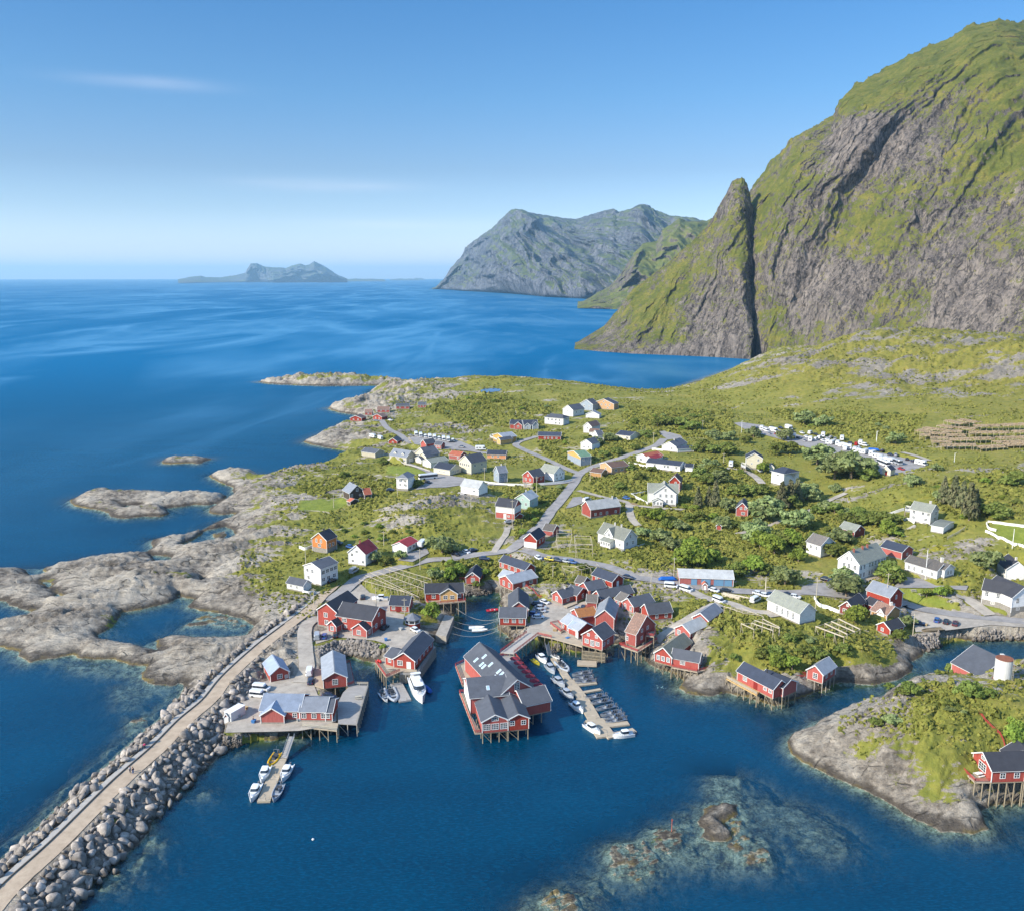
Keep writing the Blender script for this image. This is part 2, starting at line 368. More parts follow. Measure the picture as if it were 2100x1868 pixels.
def m_mountain(name, scale, grass_bias, rockcol, grasscol, streak=(0.9, 0.9, 0.16), rot=(0, 0.5, 0), attr=False):
    t = NT(name)
    P = t.pos()
    geo = t.new('ShaderNodeNewGeometry'); sp = t.new('ShaderNodeSeparateXYZ'); t.lk(geo.outputs['Normal'], sp.inputs[0])
    nz = sp.outputs[2]
    S = t.mapping(P, tuple(scale * a for a in streak), rot)
    st = t.noise(S, 1.0, 9, 0.72, 0.4)
    st2 = t.noise(t.mapping(P, tuple(scale * 4.5 * a for a in streak), rot), 1.0, 6, 0.7, 0.3)
    n1 = t.noise(P, scale * 0.22, 7, 0.62); n2 = t.noise(P, scale * 1.6, 7, 0.7); n3 = t.noise(P, scale * 0.6, 6, 0.7); n5 = t.noise(P, scale * 7, 5, 0.7)
    rk = t.ramp(st, [(0.3, rockcol[0]), (0.43, rockcol[1]), (0.6, rockcol[2]), (0.75, rockcol[3])])
    rk = t.mix(t.ramp(st2, [(0.38, 0.9), (0.54, 0.0)]), rk, rockcol[0])
    rk = t.mix(t.ramp(n5, [(0.5, 0), (0.68, 0.5)]), rk, rockcol[3])
    cl = t.noise(t.mapping(P, tuple(scale * 1.5 * a for a in streak), rot, (3, 5, 1)), 1.0, 4, 0.55, 0.5); rk = t.mix(t.ramp(t.math('ABSOLUTE', t.math('SUBTRACT', cl, 0.5)), [(0.0, 0.85), (0.012, 0.5), (0.024, 0.0)]), rk, tuple(c * 0.45 for c in rockcol[0][:3]) + (1,))
    gc = t.ramp(n3, [(0.3, grasscol[0]), (0.5, grasscol[1]), (0.68, grasscol[2])])
    gc = t.mix(t.ramp(n5, [(0.4, 0.55), (0.58, 0)]), gc, grasscol[0])
    gc = t.mix(t.ramp(n2, [(0.52, 0), (0.68, 0.5)]), gc, grasscol[2])
    k = t.math('ADD', t.math('MULTIPLY', nz, 0.9), t.math('MULTIPLY', t.math('SUBTRACT', n1, 0.5), 2.2))
    for n_, w in ((st, 1.2), (n2, 2.0), (st2, 1.4), (n5, 2.2)): k = t.math('ADD', k, t.math('MULTIPLY', t.math('SUBTRACT', n_, 0.5), w))
    k = t.math('ADD', k, grass_bias)
    if attr: k = t.math('ADD', k, t.attr('green'))
    k = t.ramp(k, [(0.47, 0), (0.57, 1)])
    col = t.mix(k, rk, gc)
    hz = t.math('ADD', st, t.math('ADD', t.math('MULTIPLY', st2, 0.5), t.math('MULTIPLY', n5, 0.25)))
    nb = t.bump(hz, 1.0, 3.2 / scale * 0.06)
    return t.done(t.principled(col, 0.92, 0.1, nb))
def m_flat(name, c, rough=0.8, spec=0.3, var=0.12, scale=1.2, bump=0.0, metal=0.0, coat=0.0):
    t = NT(name); P = t.coord('Object'); n = t.noise(P, scale, 5, 0.65)
    a = tuple(x * (1 - var) for x in c[:3]) + (1,); b = tuple(min(1, x * (1 + var)) for x in c[:3]) + (1,)
    col = t.ramp(n, [(0.3, a), (0.7, b)])
    nb = t.bump(n, bump, 0.1) if bump else None
    return t.done(t.principled(col, rough, spec, nb, metal, coat))
def m_ground_cover(name, stops, scale, bump=0.3):
    t = NT(name); P = t.pos(); n = t.noise(P, scale, 7, 0.7); n2 = t.noise(P, scale * 9, 4, 0.7); n3 = t.noise(P, scale * 0.25, 4, 0.6)
    col = t.ramp(n, stops); col = t.mix(t.ramp(n2, [(0.35, 0.28), (0.6, 0)]), col, stops[0][1]); col = t.mix(t.ramp(n3, [(0.45, 0), (0.7, 0.45)]), col, stops[-1][1])
    return t.done(t.principled(col, 0.9, 0.15, t.bump(n2, bump, 0.15)))
MAT = {}
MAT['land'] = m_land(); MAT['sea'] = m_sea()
MAT['asphalt'] = m_ground_cover('asphalt', [(0.3, lin(118, 114, 110)), (0.5, lin(140, 136, 132)), (0.7, lin(156, 150, 144))], 0.25)
MAT['gravel'] = m_ground_cover('gravel', [(0.3, lin(134, 126, 114)), (0.5, lin(160, 151, 138)), (0.7, lin(178, 168, 152))], 0.35)
RK = [lin(52, 48, 46), lin(92, 85, 80), lin(122, 113, 104), lin(152, 141, 127)]
RKF = [lin(46, 50, 58), lin(80, 84, 92), lin(108, 110, 114), lin(136, 136, 136)]  # distant rock, with the blue of the haze mixed into its colours
MAT['pond'] = m_flat('pond_water', lin(16, 70, 116), 0.06, 0.5, var=.06)
MAT['rock_near'] = m_mountain('mountain_rock', 0.05, -0.06, RK, [lin(62, 70, 30), lin(94, 97, 40), lin(120, 110, 54)], (0.9, 0.9, 0.22), (0, radians(35), 0), attr=True)
MAT['rock_mid'] = m_mountain('green_ridge', 0.02, -0.05, RK, [lin(66, 76, 34), lin(98, 104, 48), lin(120, 116, 62)], (0.9, 0.9, 0.22), (0, 0.3, 0))
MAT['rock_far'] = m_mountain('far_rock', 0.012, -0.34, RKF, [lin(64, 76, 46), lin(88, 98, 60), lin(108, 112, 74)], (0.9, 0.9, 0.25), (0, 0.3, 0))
# ------------------------------------------------------------------ terrain: coast lines, heights and surfaces, surveyed as (px, py[, z])
def Z(reg, pts):
    """points read in an enlarged view (x0, y0, scale) of the photograph"""
    x0, y0, s = reg; return [(x0 + a / s, y0 + b / s) for a, b in pts]
RA = (0, 900, 3.03); RB = (0, 1400, 2.92); RC = (1100, 1500, 2.044)
R6 = (600, 1160, 4.545); R9 = (900, 1160, 4.545); R11 = (1100, 1160, 4.545); R14 = (1400, 1160, 4.545); R17 = (1700, 1160, 4.545)
U6 = (600, 860, 5.11); U9 = (900, 860, 5.11); U12 = (1200, 860, 5.11); U15 = (1500, 860, 5.11); U17 = (1750, 860, 5.194)

COAST = [(2300, 690), (1800, 700), (1600, 715), (1565, 735), (1550, 742), (1440, 778), (1340, 812), (1300, 806), (1200, 788), (1100, 780), (1030, 777),
 (960, 780), (900, 786), (870, 790), (800, 795), (765, 800), (757, 806), (770, 815), (790, 822), (740, 828), (700, 832), (672, 838), (690, 845), (740, 853),
 (729, 860), (690, 880), (652, 894), (623, 906), (639, 913), (678, 919), (717, 926), (740, 929), (725, 934), (694, 942), (665, 956), (639, 966), (600, 969),
 (574, 968), (541, 978), (535, 976), (515, 968), (488, 964), (452, 968), (426, 974), (446, 987), (479, 999), (478, 1013), (455, 1029), (429, 1042),
 (432, 1053), (459, 1055), (479, 1053), (475, 1062), (455, 1068), (419, 1085), (373, 1101), (343, 1102), (313, 1106), (309, 1112), (314, 1124),
 (297, 1134), (231, 1137), (181, 1145), (142, 1155), (99, 1162), (50, 1165), (0, 1168), (-80, 1172), (-80, 1232), (0, 1231), (13, 1231), (16, 1240),
 (43, 1250), (69, 1251), (63, 1260), (40, 1270), (0, 1277), (-60, 1290), (-60, 1320), (0, 1326), (30, 1337), (59, 1360), (79, 1354), (112, 1349), (149, 1343),
 (158, 1352), (198, 1352), (238, 1350), (264, 1362), (297, 1366), (290, 1380), (287, 1393), (317, 1404), (356, 1408), (373, 1402), (378, 1412),
 (352, 1432), (310, 1482), (240, 1534), (178, 1588), (122, 1650), (66, 1698), (0, 1752), (-120, 1850), (-200, 1990), (20, 1990), (70, 1920), (130, 1868), (147, 1847), (185, 1802),
 (223, 1772), (288, 1720), (305, 1676), (346, 1642), (377, 1607), (421, 1573), (455, 1542), (479, 1535), (507, 1524), (527, 1517), (582, 1511),
 (613, 1508), (640, 1490), (690, 1460), (703, 1420), (700, 1400), (700, 1365), (698, 1347), (706, 1344), (723, 1347), (754, 1354), (769, 1358), (785, 1368), (800, 1378), (830, 1372), (850, 1350),
 (880, 1320), (893, 1305), (915, 1304), (931, 1263), (930, 1245), (948, 1230), (955, 1222), (988, 1218), (1008, 1214), (1023, 1217),
 (1027, 1233), (1028, 1245), (1026, 1262), (1024, 1290), (1032, 1298), (1050, 1312), (1065, 1316), (1085, 1310), (1100, 1312), (1137, 1330), (1192, 1334), (1240, 1330),
 (1245, 1322), (1290, 1316), (1312, 1328), (1318, 1351), (1333, 1365), (1350, 1371), (1375, 1380), (1400, 1394), (1393, 1411), (1408, 1422), (1430, 1427),
 (1461, 1428), (1492, 1421), (1523, 1426), (1543, 1431), (1572, 1444), (1587, 1448), (1605, 1442), (1620, 1437), (1638, 1435), (1657, 1424), (1682, 1416),
 (1708, 1405), (1723, 1399), (1752, 1401), (1784, 1405), (1823, 1398), (1850, 1391), (1863, 1381), (1867, 1369), (1865, 1358), (1874, 1354), (1889, 1345),
 (1891, 1336), (1911, 1337), (1922, 1330), (1929, 1319), (1942, 1315), (1986, 1313), (2030, 1312), (2074, 1313), (2100, 1314), (2300, 1316), (2600, 1100), (2800, 800)]
ISLAND_FG = [(2300, 1352), (2200, 1352), (2100, 1358), (2070, 1366), (2050, 1369), (2000, 1374), (1950, 1380), (1920, 1384), (1894, 1386), (1867, 1394), (1836, 1412),
 (1810, 1425), (1795, 1440), (1781, 1464), (1741, 1468), (1708, 1474), (1686, 1480), (1664, 1500), (1640, 1508), (1629, 1514), (1616, 1524), (1623, 1546), (1648, 1561), (1677, 1575),
 (1726, 1600), (1785, 1628), (1834, 1653), (1883, 1682), (1927, 1705), (1960, 1706), (1992, 1708), (2025, 1700), (2020, 1680), (2010, 1665), (2040, 1650), (2100, 1648), (2300, 1652)]
ISLETS = [
 [(142,1026),(165,1017),(198,1009),(238,1006),(254,1012),(274,1009),(330,1010),(383,1014),(429,1016),(472,1016),(462,1023),(432,1035),(396,1035),(363,1040),(337,1042),(353,1053),(330,1060),(297,1058),(257,1063),(228,1060),(211,1048),(185,1042),(148,1038)],
 [(330,945),(343,941),(365,938),(390,939),(432,942),(415,948),(408,953),(390,950),(350,951),(335,951)],
 [(527,783),(545,783),(600,780),(700,780),(800,783),(861,787),(861,789),(805,790),(745,791),(666,792),(573,789),(531,785)],
 [(868,590),(876,587),(888,590),(880,593)]]
HOLES = [Z(RA, [(1100,960),(1110,985),(1060,1010),(900,1060),(750,1080),(700,1170),(600,1220),(650,1262),(780,1285),(900,1302),(985,1312),(970,1250),(1080,1222),(1250,1232),(1400,1232),(1520,1222),(1580,1160),(1500,1110),(1400,1090),(1250,1070),(1160,1040),(1200,1000),(1120,970)]),
 Z(RA, [(930,715),(1080,730),(1040,772),(990,790)]), Z(RA, [(1250,868),(1290,900),(1240,915)]),
 Z(RA, [(1110,675),(1200,625),(1300,562),(1400,542),(1450,560),(1480,612),(1380,655),(1180,682)]), Z(RA, [(270,885),(330,900),(300,935)]),
 Z(RA, [(340,950),(440,990),(330,985)]), Z(RA, [(780,412),(880,410),(890,428),(790,430)]), Z(RA, [(150,812),(250,800),(280,830),(210,860)])]
SHOALS = [(Z(RC, p), h) for p, h in [
 ([(735,182),(850,190),(848,290),(730,300)], -0.7), ([(670,320),(850,300),(862,420),(970,500),(960,550),(870,540),(780,500),(690,470)], -0.45),
 ([(690,320),(780,300),(840,310),(840,362),(800,380),(830,450),(800,475),(740,470),(690,440),(675,380)], 1.3),
 ([(490,420),(600,400),(610,470),(560,515),(500,480)], -0.35), ([(590,350),(650,350),(640,420),(600,430)], -0.9), ([(600,490),(650,460),(700,540),(660,560),(600,510)], -0.7),
 ([(300,490),(450,460),(520,540),(480,590),(440,630),(330,610),(300,550)], -0.45), ([(760,540),(850,520),(850,570),(780,570)], -0.8),
 ([(980,300),(1100,300),(1200,360),(1300,450),(1280,520),(1200,535),(1130,490),(1050,400),(980,340)], -1.3),
 ([(0,700),(60,670),(150,690),(190,740),(150,790),(-60,790)], -0.15), ([(200,620),(260,620),(280,670),(220,670)], -0.9), ([(870,250),(960,270),(1000,400),(980,480),(920,460),(890,350)], -1.5),
 ([(150,690),(200,670),(230,710),(190,740)], -0.8)]] + [(Z(RB, p), h) for p, h in [
 ([(700,30),(900,20),(915,80),(800,95)], -1.2), ([(690,110),(860,100),(870,150),(700,160)], -1.7), ([(800,230),(870,205),(880,240),(830,250)], -0.2), ([(760,270),(850,265),(830,330),(780,320)], -0.6),
 ([(370,650),(440,610),(440,660),(400,700)], -0.7), ([(1060,640),(1200,600),(1240,650),(1120,690)], -1.0), ([(560,1230),(640,1120),(720,1150),(690,1210),(600,1250)], -0.6),
 ([(770,1070),(850,1020),(830,1090),(780,1110)], -0.8), ([(880,925),(930,910),(930,960),(890,970)], -0.7), ([(875,850),(920,835),(925,870),(890,895)], 0.15)]] + [
 (Z(RA, p), h) for p, h in [([(700,1560),(900,1530),(940,1580),(780,1620)], -1.2), ([(350,1390),(900,1430),(840,1480),(500,1440)], -1.0), ([(1310,590),(1400,570),(1420,610),(1330,635)], 0.3),
 ([(1180,1140),(1300,1080),(1480,1120),(1540,1170),(1420,1180),(1300,1150),(1120,1180)], -0.35)]]
# surveyed heights
HTS = [(1030,775,22),(900,790,15),(1150,785,22),(1270,800,20),(820,840,8),(1000,820,16),(1150,840,16),(900,860,12),(760,870,7),(1080,880,14),(960,900,11),(800,900,7),
 (700,900,4),(1200,880,18),(1260,900,18),(1340,920,19),(1340,850,22),(1800,676,72),(1600,738,48),(1450,788,24),(1500,765,31),(1350,806,16),(2000,690,68),(2100,700,68),(1700,800,33),(1900,790,37),
 (2080,790,40),(1500,840,20),(1560,880,20),(1700,920,20),(1850,955,21),(1900,890,25),(2090,900,27),(2000,860,31),(1950,960,26),(2060,980,28),(1850,1000,22),(1950,1080,20),
 (2080,1060,24),(2000,1150,14),(2090,1180,11),(1880,1060,18),(1760,1050,14),(1700,1020,14),(1600,1000,14),(1600,950,17),(1450,920,19),(1450,1000,15),(1350,960,17),(1350,1030,13),
 (1230,960,14),(1150,960,13),(1230,1050,12),(1130,1050,11),(1030,1050,11),(980,980,13),(880,980,13),(760,1010,9),(650,1000,6),(840,1040,15),(740,1060,10),(900,1080,13),
 (960,1100,10),(830,1100,9),(700,1130,7.5),(660,1180,6),(560,1150,5),(600,1100,7),(480,1110,4),(1000,1130,8.5),(1100,1140,9),(1250,1180,7.5),(1350,1190,7),(1300,1130,10),
 (1450,1100,10),(1500,1180,7.5),(1600,1120,10),(1600,1220,6.5),(1700,1220,7),(1700,1130,9),(1800,1180,9.5),(1850,1240,6),(1950,1250,5.5),(2080,1270,5),(1940,1282,4.5),
 (720,1250,4.5),(830,1290,3.5),(640,1350,3.5),(560,1450,3.2),(780,1330,3.5),(850,1210,4.5),(930,1190,4),(1050,1190,6),(1080,1225,5),(1140,1260,4),(1120,1290,3.5),(1180,1215,6),
 (1250,1225,6),(1400,1220,7),(1330,1300,4.5),(1450,1290,10),(1550,1300,10.5),(1650,1300,10),(1500,1350,6.5),(1600,1370,6.5),(1700,1360,7),(1780,1340,8.5),(1830,1370,4.5),(1420,1400,2.2),
 (1450,1350,6.5),(200,1160,4.5),(100,1180,2.5),(300,1200,4.5),(300,1150,4.5),(60,1300,2.8),(150,1290,5),(230,1250,4),(440,1170,6),(500,1220,5.5),(560,1210,4.5),(420,1300,4),(330,1380,3),
 (330,1330,2),(550,1000,6),(560,1050,6),(600,1060,7.5),(1900,1392,7),(1850,1440,12),(2000,1420,12),(2080,1450,13),(1950,1500,12),(1800,1500,9.5),(1700,1520,6.5),(1850,1600,6),
 (1950,1570,8.5),(2050,1570,9),(1900,1650,3),(2080,1600,6),(600,776,8),(700,775,9),(800,786,4),(380,944,2.2),(300,1025,3.5),(200,1028,3.5),(490,985,5),(470,1040,3.5)]
HTS_W = [(9.5,850,14),(9.5,930,3),(11.3,900,9),(11.3,1000,2),(13.6,950,17),(13.6,1060,4),(16.6,930,36),(16.6,1120,10),(20,1100,36),(30,1150,44),(-2,1250,5),(22,1500,30),(32,1500,40),(38,700,45),(38,1000,55),(38,450,25),(10,1500,2)]   # azimuth in degrees, distance, z (behind the crest)
ROCK = [(100,1200,1),(300,1180,1),(200,1300,1),(450,1120,.85),(480,1220,.85),(380,1300,1),(330,1390,1),(500,1020,.9),(560,1060,.6),(560,1110,.55),(620,1010,.3),(600,1140,.3),(560,1180,.3),(300,1030,.8),
 (640,920,.85),(690,905,.8),(720,880,.6),(790,905,.5),(740,840,.8),(780,815,.8),(820,850,.3),(900,900,.55),(880,880,.4),(950,780,.3),(1100,780,.25),(1030,820,.15),(1200,830,.12),(700,780,.75),(600,780,.8),
 (740,980,.3),(680,970,.35),(800,1020,.4),(880,1030,.62),(930,1060,.5),(760,1050,.32),(680,1050,.42),(850,1080,.45),(780,1090,.3),(700,1090,.2),(960,1060,.45),(980,1100,.3),
 (1000,980,.05),(1200,1000,.05),(1400,1000,.0),(1600,1050,.0),(1300,1100,.1),(1700,1150,.05),(1500,1180,.0),(1600,940,.0),(1850,1010,.22),(1780,1010,.25),(1760,1040,.25),(1950,1000,.18),(2000,960,.25),(2070,1080,.2),(1980,1130,.3),
 (1600,740,.42),(1700,720,.44),(1800,740,.47),(1900,720,.44),(1500,780,.36),(1700,780,.42),(1850,790,.42),(2000,760,.46),(2080,800,.36),(1450,800,.22),(1600,820,.12),(1750,830,.12),(1900,840,.1),(2050,840,.15),
 (1160,1200,.5),(1130,1215,.55),(1300,1160,.2),(1240,1110,.25),(1360,1220,.35),(1450,1300,.55),(1480,1280,.5),(1550,1310,.4),(1650,1290,.1),(1600,1340,.25),(1500,1350,.5),(1430,1400,1),(1700,1290,.15),(1720,1370,.7),(1780,1380,.9),(1560,1420,.9),
 (1850,1330,.4),(1820,1320,.2),(1900,1315,.8),(2000,1300,.8),(1700,1540,.85),(1660,1530,1),(1760,1560,.85),(1800,1470,.5),(1850,1460,.52),(1900,1430,.5),(1950,1470,.52),(1880,1520,.6),(1930,1550,.6),(1850,1600,.9),(1900,1650,1),(2000,1560,.55),(2000,1620,.95),(2060,1625,.95),(1960,1610,.9),(2090,1600,.7),
 (2050,1500,.35),(2060,1440,.42),(1980,1390,.42),(1740,1490,.5),(1770,1540,.6),(1700,1500,.72),(640,1300,.2),(700,1320,.8),(660,1220,.2),(1000,1210,.5),(1040,1280,.8),(1350,1350,.6)]
LAWN = [Z(U6, [(90,850),(300,830),(560,820),(590,900),(380,960),(60,950)]), Z(U6, [(1000,480),(1300,500),(1420,560),(1200,590),(980,560)]),
 Z(R17, [(620,230),(850,210),(1190,380),(980,370),(720,290)]), Z(U17, [(1480,1110),(1818,1140),(1900,1360),(1700,1300),(1500,1200)]), [(1330,1035),(1300,1022),(1330,1010),(1340,1030)],
 Z(R17, [(1200,270),(1300,300),(1640,430),(1500,400),(1300,350)])]
# roads: centre line, width in metres, kind
ROADS = [
 ('road', [(676,1232),(700,1216),(735,1190),(770,1174),(830,1160),(880,1150),(931,1144),(978,1138),(1017,1133),(1049,1127),(1076,1129),(1115,1138),(1174,1150),(1239,1160),(1278,1172),(1302,1185),(1337,1190),(1366,1192),(1415,1201),(1455,1207),(1499,1210),(1554,1214),(1620,1217),(1664,1214),(1740,1222),(1800,1228),(1832,1234),(1854,1241),(1898,1251),(1964,1260),(2030,1267),(2110,1274),(2200,1280)], 5.6),
 ('road', [(1035,1133),(1049,1127),(1066,1112),(1088,1095),(1113,1073),(1131,1048),(1145,1032),(1160,1013),(1178,989),(1188,973),(1213,960),(1240,950),(1278,938),(1317,923),(1345,914),(1362,900)], 5.2),
 ('road', [(1192,972),(1170,966),(1145,954),(1121,942),(1096,932),(1072,921),(1058,914),(1064,907),(1082,901),(1102,895)], 4.6),
 ('road', [(1176,986),(1150,991),(1110,994),(1060,994),(1000,993),(955,992),(920,988),(884,969),(860,960),(835,951)], 3.6),
 ('track', [(1186,1006),(1213,1013),(1239,1020),(1278,1028),(1298,1036),(1327,1039),(1366,1043),(1405,1045)], 3.2),
 ('track', [(1290,1033),(1292,1052),(1298,1067),(1309,1078)], 3.6),
 ('track', [(1012,1133),(1027,1110),(1037,1093),(1041,1082)], 2.8),
 ('road', [(782,862),(792,876),(805,885),(821,895),(841,906),(874,911),(913,918),(962,925),(1000,930)], 4.6),
 ('track', [(655,1266),(633,1277),(625,1296),(626,1327),(629,1358),(627,1380),(613,1400)], 4.6),
 ('track', [(1510,1095),(1545,1088),(1578,1078),(1617,1063),(1657,1049),(1696,1030),(1735,1011)], 2.6),
 ('track', [(1475,1246),(1463,1241),(1419,1262),(1386,1285),(1360,1304),(1346,1316)], 3.6),
 ('track', [(1405,1201),(1422,1215),(1457,1230),(1499,1240),(1541,1252),(1576,1258),(1592,1265)], 4.4),
 ('track', [(1490,960),(1500,962),(1529,967),(1549,978),(1563,992)], 4.0),
 ('track', [(1850,928),(1880,935),(1905,945)], 3.5),
 ('track', [(1960,1220),(1985,1232),(2010,1245),(2030,1262)], 5.0)]
BWPATH = [(690,1196),(660,1222),(640,1244),(618,1262),(584,1288),(535,1326),(470,1386),(430,1435),(380,1478),(326,1533),(244,1606),(126,1724),(30,1812),(-30,1880),(-110,1970)]
AREAS = [('pond', Z((350,480,2.1516), [(1366,690),(1385,683),(1425,680),(1462,685),(1450,694),(1400,700),(1372,699)]), None),
 ('quay', Z(R6, [(360,310),(600,130),(720,250),(900,290),(900,420),(1040,450),(1030,550),(1240,610),(1300,680),(1010,830),(930,800),(850,720),(770,695),(640,685),(420,665),(220,725),(195,640),(330,590),(230,520),(240,440)]), 4.2),
 ('quay', [(555,1392),(600,1385),(640,1395),(652,1425),(690,1438),(690,1478),(650,1492),(615,1498),(560,1500),(462,1502),(470,1470),(500,1432),(530,1402)], 3.3),
 ('quay', Z(R9, [(930,300),(1080,345),(1180,370),(1300,350),(1440,290),(1480,330),(1600,400),(1600,560),(1330,640),(1330,720),(1060,650),(940,640),(860,690),(760,740),(690,700),(800,620),(850,545),(860,420)]), 4.0),
 ('parking_lot', [(1505,868),(1520,866),(1560,872),(1640,893),(1720,912),(1800,927),(1890,947),(1908,958),(1860,972),(1815,976),(1785,962),(1740,938),(1690,926),(1640,914),(1590,898),(1530,882)], None),
 ('parking_lot', Z(R14, [(1110,195),(1180,165),(1400,150),(1430,240),(1300,270),(1100,262)]), None),
 ('quay', [(1835,1238),(1868,1258),(1878,1296),(1933,1293),(1986,1287),(2030,1281),(2100,1286),(2180,1290),(2180,1276),(2030,1266),(1960,1259),(1880,1246)], 4.8),
 ('parking_lot', [(840,897),(880,893),(945,905),(985,922),(960,926),(900,920),(850,911)], None),
 ('parking_lot', [(885,972),(915,974),(955,980),(950,994),(915,999),(880,1000),(852,1004),(868,990)], None),
 ('parking_lot', Z(U9, [(120,1400),(270,1370),(430,1400),(400,1440),(150,1470)]), None),
 ('parking_lot', [(1347,886),(1362,884),(1396,893),(1400,899),(1370,902)], None),
 ('parking_lot', [(834,1134),(874,1122),(880,1134),(846,1152),(815,1148)], None),
 ('parking_lot', Z(R17, [(600,200),(700,100),(860,120),(1000,185),(1300,185),(1280,228),(1000,205),(850,205),(700,205)]), None),
 ('parking_lot', [(1175,1020),(1192,1018),(1200,1030),(1172,1040),(1160,1042)], None)]

NTH, NRR = 1000, 900
TH0, TH1 = radians(-44), radians(44); R0, R1 = 128.0, 1750.0
def polypx(pts, z=0.0): return np.array([at(p[0], p[1], z)[:2] for p in pts])
def sdf(P, poly, closed=True):
    """signed distance (negative inside) of points P (n,2) to a polygon, or distance to a polyline; also the parameter along it"""
    P = P.astype(np.float32); poly = np.asarray(poly, dtype=np.float32)
    n = len(poly); d2 = np.full(len(P), 1e12, np.float32); ins = np.zeros(len(P), bool); par = np.zeros(len(P), np.float32)
    for i in range(n if closed else n - 1):
        a = poly[i]; b = poly[(i + 1) % n]; e = b - a; w0 = P[:, 0] - a[0]; w1 = P[:, 1] - a[1]
        t = np.clip((w0 * e[0] + w1 * e[1]) / max(float(e @ e), 1e-9), 0, 1)
        q = (w0 - e[0] * t) ** 2 + (w1 - e[1] * t) ** 2
        m = q < d2; d2[m] = q[m]; par[m] = i + t[m]
        if closed:
            c = ((a[1] <= P[:, 1]) != (b[1] <= P[:, 1]))
            if e[1] != 0: ins ^= c & (w0 < e[0] * w1 / e[1])
    d = np.sqrt(d2)
    if closed: d = np.where(ins, -d, d); return d
    return d, par
def sdf_box(P, poly, pad, closed=True):
    """the same, computed only near the polygon"""
    lo = poly.min(0) - pad; hi = poly.max(0) + pad
    m = (P[:, 0] > lo[0]) & (P[:, 0] < hi[0]) & (P[:, 1] > lo[1]) & (P[:, 1] < hi[1])
    idx = np.nonzero(m)[0]
    return idx, sdf(P[idx], poly, closed)
def rbf(ctrl, P):
    X = ctrl[:, :2]; n = len(X); D = np.linalg.norm(X[:, None] - X[None], axis=2)
    A = np.zeros((n + 1, n + 1)); A[:n, :n] = D + np.eye(n) * 0.6; A[:n, n] = 1; A[n, :n] = 1
    w = np.linalg.solve(A, np.append(ctrl[:, 2], 0)).astype(np.float32)
    out = np.full(len(P), w[n], np.float32); P = P.astype(np.float32)
    for i in range(n): out += w[i] * np.sqrt((P[:, 0] - X[i, 0]) ** 2 + (P[:, 1] - X[i, 1]) ** 2)
    return out
cth = np.linspace(TH0, TH1, 440); crr = np.exp(np.linspace(math.log(R0), math.log(R1), 420))
CT, CR = np.meshgrid(cth, crr); CP = np.stack([np.sin(CT).ravel() * CR.ravel(), np.cos(CT).ravel() * CR.ravel()], 1)
def upsample(c, nt, nr):
    c = c.reshape(len(crr), len(cth)); u = np.linspace(0, len(cth) - 1, nt); v = np.linspace(0, len(crr) - 1, nr)
    ui = np.minimum(u.astype(int), len(cth) - 2); vi = np.minimum(v.astype(int), len(crr) - 2); uf = (u - ui)[None]; vf = (v - vi)[:, None]
    a = c[vi][:, ui]; b = c[vi][:, ui + 1]; d = c[vi + 1][:, ui]; e = c[vi + 1][:, ui + 1]
    return (a * (1 - uf) + b * uf) * (1 - vf) + (d * (1 - uf) + e * uf) * vf
land = sdf(CP, polypx(COAST))
for q in [ISLAND_FG] + ISLETS: land = np.minimum(land, sdf(CP, polypx(q)))
for q in HOLES: land = np.maximum(land, -sdf(CP, polypx(q)))
ctrl = np.array([at(*h) for h in HTS] + [polar(radians(a), r, z) for a, r, z in HTS_W])
base = rbf(ctrl, CP)
def lookz(px, py):  # rough ground height for a mask point
    return at(px, py, 8.0)
TH = np.linspace(TH0, TH1, NTH); LR = np.linspace(math.log(R0), math.log(R1), NRR)
GT, GR = np.meshgrid(TH, np.exp(LR)); GX = (np.sin(GT) * GR).ravel(); GY = (np.cos(GT) * GR).ravel(); GP = np.stack([GX, GY], 1)
land = upsample(land, NTH, NRR).ravel(); base = upsample(base, NTH, NRR).ravel()
TH_k = (NTH - 1) / (TH1 - TH0); LR_k = (NRR - 1) / (LR[-1] - LR[0])
H = np.maximum(base * (1 - np.exp(-np.maximum(-land, 0) / 4)), 0).reshape(NRR, NTH)
def hz(x, y):
    """ground height at a world position"""
    u = (atan2(x, y) - TH0) * TH_k; v = (math.log(math.hypot(x, y)) - LR[0]) * LR_k
    u = min(max(u, 0), NTH - 1.001); v = min(max(v, 0), NRR - 1.001); i = int(u); j = int(v); a = u - i; b = v - j
    return float((H[j, i] * (1 - a) + H[j, i + 1] * a) * (1 - b) + (H[j + 1, i] * (1 - a) + H[j + 1, i + 1] * a) * b)
def hit(px, py, water=0.0):
    """where the line of sight through a pixel of the photograph meets the ground (or the water)"""
    d = ray(px, py); az = atan2(d[0], d[1]); sl = d[2] / math.hypot(d[0], d[1])
    u = min(max((az - TH0) * TH_k, 0), NTH - 1.001); i = int(u); a = u - i
    col = np.maximum(H[:, i] * (1 - a) + H[:, i + 1] * a, water)
    r = np.exp(LR); zr = CAMH + sl * r
    k = np.nonzero(zr <= col)[0]
    if len(k) == 0: k = NRR - 1
    else: k = k[0]
    if k == 0: rr = r[0]
    else:
        f0 = zr[k-1] - col[k-1]; f1 = zr[k] - col[k]; w = f0 / (f0 - f1) if f0 != f1 else 0; rr = r[k-1] + (r[k] - r[k-1]) * min(max(w, 0), 1)
    return np.array([sin(az) * rr, cos(az) * rr, CAMH + sl * rr])
rctrl = np.array([np.append(hit(p[0], p[1])[:2], p[2]) for p in ROCK])
rock = upsample(rbf(rctrl, CP), NTH, NRR).ravel()
